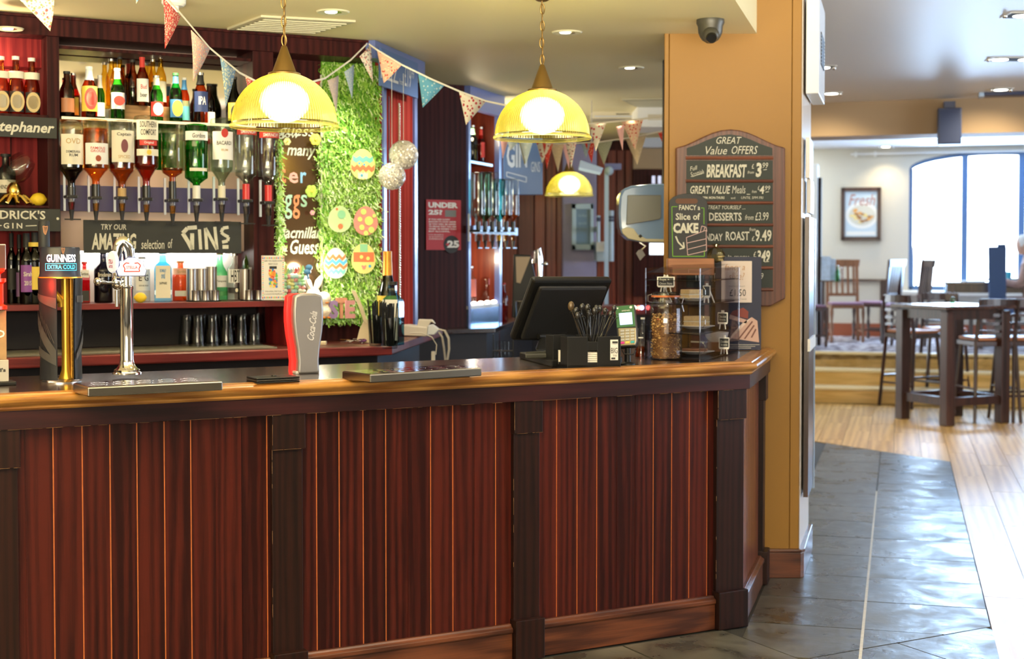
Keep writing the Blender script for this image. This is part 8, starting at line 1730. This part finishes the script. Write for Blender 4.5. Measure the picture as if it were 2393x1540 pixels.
# black loudspeaker on the beam
x0, x1, z0, z1 = G.rect(2191, 253, 2247, 338, 12.6)
T = Th('loudspeaker', 'dark navy loudspeaker hanging from the tan beam', 'loudspeaker', G, (x0 + x1) / 2, 12.6, z0)
nv = mat('navy_speaker', (.012, .025, .09), .35); T.part(MB().box(x0, x1, 12.55, 12.74, z0, z1), 'cabinet', nv, bev=.008); T.part(MB().box(x0 + .015, x1 - .015, 12.545, 12.55, z0 + .015, z1 - .015), 'grille', mat('speaker_grille', (.02, .035, .10), .6)); T.part(MB().box(x0 + .05, x1 - .05, 12.6, 12.8, z1, z1 + .06), 'bracket', nv)
# ceiling speaker strip right
T = Th('ceiling_strip', 'dark strip fitting under the ceiling at the right edge', 'light fitting', G, *G.flat(2350, 224, ZR), ZR - .03); a = G.flat(2300, 224, ZR - .03); b = G.flat(2400, 224, ZR - .03)
T.part(MB().box(a[0], b[0], a[1], a[1] + .15, ZR - .03, ZR - .001), 'case', nv, bev=.005)
T.part(MB().box(a[0] - .04, a[0], a[1], a[1] + .15, ZR - .035, ZR - .001), 'end_cap', pbm)
# things on the column's right side, seen edge-on
CS = Fr(1.402, 6.9, math.degrees(math.atan2(.637, .174)))
T = Th('wall_heater', 'white wall unit with dark grille on the side of the column', 'wall unit', CS, .35, -.03, 2.36)
zA, zB2 = 2.36, 2.84; T.part(MB().box(.08, .62, -.075, -.012, zA, zB2), 'case', mat('unit_white', (.72, .76, .82), .35), bev=.004); T.part(MB().box(.22, .5, -.078, -.075, 2.52, 2.68), 'grille', M_void)
for k in range(9): T.part(MB().box(.22, .5, -.081, -.077, 2.525 + k * .017, 2.532 + k * .017), 'louvre', pbm)
for lb, z0, z1, x_ in (('upper white notice frame edge on the column side', 1.95, 2.15, .2), ('lower white notice frame edge on the column side', 1.78, 1.95, .3)):
    T = Th('notice_frame', lb, 'notice', CS, x_, -.02, z0, 'frames on the column side'); T.part(MB().box(x_ - .1, x_ + .15, -.032, -.012, z0, z1), 'frame', M_white, bev=.003); T.part(MB().box(x_ - .08, x_ + .13, -.034, -.032, z0 + .02, z1 - .02), 'sheet', mat('notice_sheet', (.7, .74, .8), .3))
T = Th('column_board', 'tall dark board fixed to the column side', 'board', CS, .3, -.02, .35); T.part(MB().box(.08, .5, -.035, -.012, .38, 1.76), 'board', M_dk); T.part(MB().box(.06, .52, -.042, -.03, 1.10, 1.16), 'ledge', M_white); T.part(MB().box(.5, .53, -.04, -.012, .36, 1.76), 'edge_trim', pbm)
# platform right side: second table, tall backed chair, person
Xp, Zp = W.pix(2345, 655, 16.8)
ptab('dark dining table on the platform in front of the window', W.pix(2322, 655, 17.0)[0], 17.0, 1.15, .8)
X, _ = W.pix(2325, 640, 16.35); T = Th('tall_back_chair', 'tall narrow-backed dark blue chair silhouetted against the window', 'chair', W, X, 16.3, ZP)
nb = mat('navy_upholstery', (.03, .08, .22), .4)
T.part(MB().hexa([(-.08, -.02, .45), (.11, -.02, .45), (.11, .03, .45), (-.08, .03, .45), (-.11, -.05, 1.17), (.10, -.05, 1.17), (.10, -.02, 1.17), (-.11, -.02, 1.17)]), 'backrest', nb, local=True, bev=.01); T.part(MB().box(.0, .09, -.05, -.02, 1.17, 1.20), 'top_cap', nb, local=True)
T.part(MB().box(-.2, .2, -.02, .4, .40, .46), 'seat', nb, local=True, bev=.01)
for a in (-.17, .17):
    for b in (.02, .36): T.part(MB().box(a - .02, a + .02, b - .02, b + .02, 0, .40), 'leg', M_dk, local=True)
for lb, px, w_ in (('stack of pale plates near the tall blue chair', 2370, 18),):
    X, _ = W.pix(px, 640, 16.8); T = Th('plate_stack', lb, 'plates', W, X, 16.8, TZ)
    for k in range(3): T.part(MB().lathe([(0, 0), (.06, 0), (.09, .012), (.088, .016), (0, .01)], (X, 16.8, TZ + .014 * k), 18), 'plate', pl_m)
X, _ = W.pix(2357, 650, 16.7); solo(MB().lathe([(0, 0), (.03, 0), (.036, .12), (.033, .12), (.028, .01), (0, .01)], (X, 16.7, TZ), 16), 'blue_tumbler', 'turquoise tumbler on the table before the window', 'glass', W, X, 16.7, TZ, mat('turquoise_plastic', (.05, .45, .6), .2))
X, _ = W.pix(2270, 650, 16.8); solo(MB().box(X - .10, X + .14, 16.72, 16.9, TZ, TZ + .012), 'place_mat', 'white place mat on the table before the window', 'place mat', W, X, 16.8, TZ, M_labw)
X, _ = W.pix(2311, 700, 13.3); solo(MB().lathe([(0, 0), (.02, 0), (.024, .05), (.02, .07), (0, .07)], (ctr.x, ctr.y, 1.11), 14), 'candle_jar', 'little pale green candle jar on the tall table', 'candle jar', W, ctr.x, ctr.y, 1.11, liq('pale_green_jar', (.5, .75, .5)))
# seated person, cut by the right edge
def person():
    X, Y = W.pix(2414, 640, 16.6)[0], 16.6
    root = bpy.data.objects.new('person', None); C.objects.link(root); root.location = (X, Y, ZP); root.rotation_euler = (0, 0, R(65))
    root['label'] = 'white-haired person in a mottled pinkish fleece seated at the window table'; root['category'] = 'person'
    # local: +y forward
    V = {'pel': (0, 0, .50, .15), 'wai': (0, .0, .66, .145), 'che': (0, .03, .84, .17), 'sho': (0, .04, .97, .13), 'nec': (0, .05, 1.04, .065), 'hed': (0, .07, 1.10, .06),
         'ls': (-.17, .04, .95, .07), 'le': (-.24, .12, .72, .055), 'lw': (-.16, .36, .78, .038), 'rs': (.17, .04, .95, .07), 're': (.24, .12, .72, .055), 'rw': (.16, .36, .78, .038),
         'lh': (-.10, .05, .50, .10), 'lk': (-.12, .46, .50, .075), 'la': (-.12, .44, .10, .05), 'lt': (-.12, .58, .045, .045), 'rh': (.10, .05, .50, .10), 'rk': (.12, .46, .50, .075), 'ra': (.12, .44, .10, .05), 'rt': (.12, .58, .045, .045)}
    E_ = [('pel', 'wai'), ('wai', 'che'), ('che', 'sho'), ('sho', 'nec'), ('nec', 'hed'), ('sho', 'ls'), ('ls', 'le'), ('le', 'lw'), ('sho', 'rs'), ('rs', 're'), ('re', 'rw'), ('pel', 'lh'), ('lh', 'lk'), ('lk', 'la'), ('la', 'lt'), ('pel', 'rh'), ('rh', 'rk'), ('rk', 'ra'), ('ra', 'rt')]
    ks = list(V); me = bpy.data.meshes.new('body'); me.from_pydata([V[k][:3] for k in ks], [(ks.index(a), ks.index(b)) for a, b in E_], [])
    o = bpy.data.objects.new('body', me); C.objects.link(o); o.parent = root
    sk = o.modifiers.new('skin', 'SKIN')
    for i, k in enumerate(ks): me.skin_vertices[0].data[i].radius = (V[k][3], V[k][3] * (.8 if k in ('pel', 'wai', 'che') else 1))
    me.skin_vertices[0].data[0].use_root = True
    sb_ = o.modifiers.new('sub', 'SUBSURF'); sb_.levels = 2; sb_.render_levels = 2; sk.use_smooth_shade = True
    me.materials.append(mat('pink_fleece', (.42, .27, .22), .9, var=.9, bscale=14, bump=.6))
    skin = mat('skin', (.60, .36, .26), .55); hair = mat('white_hair', (.75, .74, .72), .8, bump=1, bscale=90)
    def pt(mb, nm, m): q = bpy.data.objects.new(nm, mb.mesh(nm, m)); C.objects.link(q); q.parent = root; return q
    hd = pt(MB().lathe([(0, -.115), (.045, -.11), (.068, -.07), (.076, -.02), (.078, .03), (.068, .08), (.04, .108), (0, .115)], (0, .10, 1.19), 24, sy=1.18), 'head', skin)
    pt(MB().lathe([(.081, -.02), (.084, .03), (.074, .085), (.045, .115), (0, .122)], (0, .088, 1.195), 24, sy=1.18), 'hair', hair)
    pt(MB().hexa([(-.014, .19, 1.165), (.014, .19, 1.165), (.014, .175, 1.165), (-.014, .175, 1.165), (-.006, .185, 1.21), (.006, .185, 1.21), (.006, .178, 1.21), (-.006, .178, 1.21)]), 'nose', skin)
    for s in (-1, 1): pt(MB().ball((s * .028, .183, 1.205), .010, 10), 'eye', M_labw); pt(MB().ball((s * .079, .09, 1.185), .018, 10, sx=.4), 'ear', skin)
    pt(MB().box(-.022, .022, .180, .186, 1.135, 1.142), 'mouth', mat('lips', (.45, .15, .12), .5))
    for s in (-1, 1):
        wr = Vector((s * .16, .38, .79)); mb = MB().tube([wr, wr + Vector((0, .05, .0)), wr + Vector((0, .09, -.004))], [.026, .036, .03], 10)
        for f_ in range(4): b0_ = wr + Vector((-.024 + .016 * f_, .085, 0)); l = (.055, .068, .064, .05)[f_]; mb.tube([b0_, b0_ + Vector((0, l * .5, .004)), b0_ + Vector((0, l, -.012))], [.009, .0085, .007], 8)
        mb.tube([wr + Vector((-s * .028, .03, 0)), wr + Vector((-s * .05, .055, -.004)), wr + Vector((-s * .052, .085, -.008))], [.011, .010, .008], 8); pt(mb, 'hand', skin)
person()
pch = ptab  # noqa
X, Y = W.pix(2414, 640, 16.6)[0], 16.6; chair('dark chair under the seated person', X + .02, Y - .02, 65, M_dk)
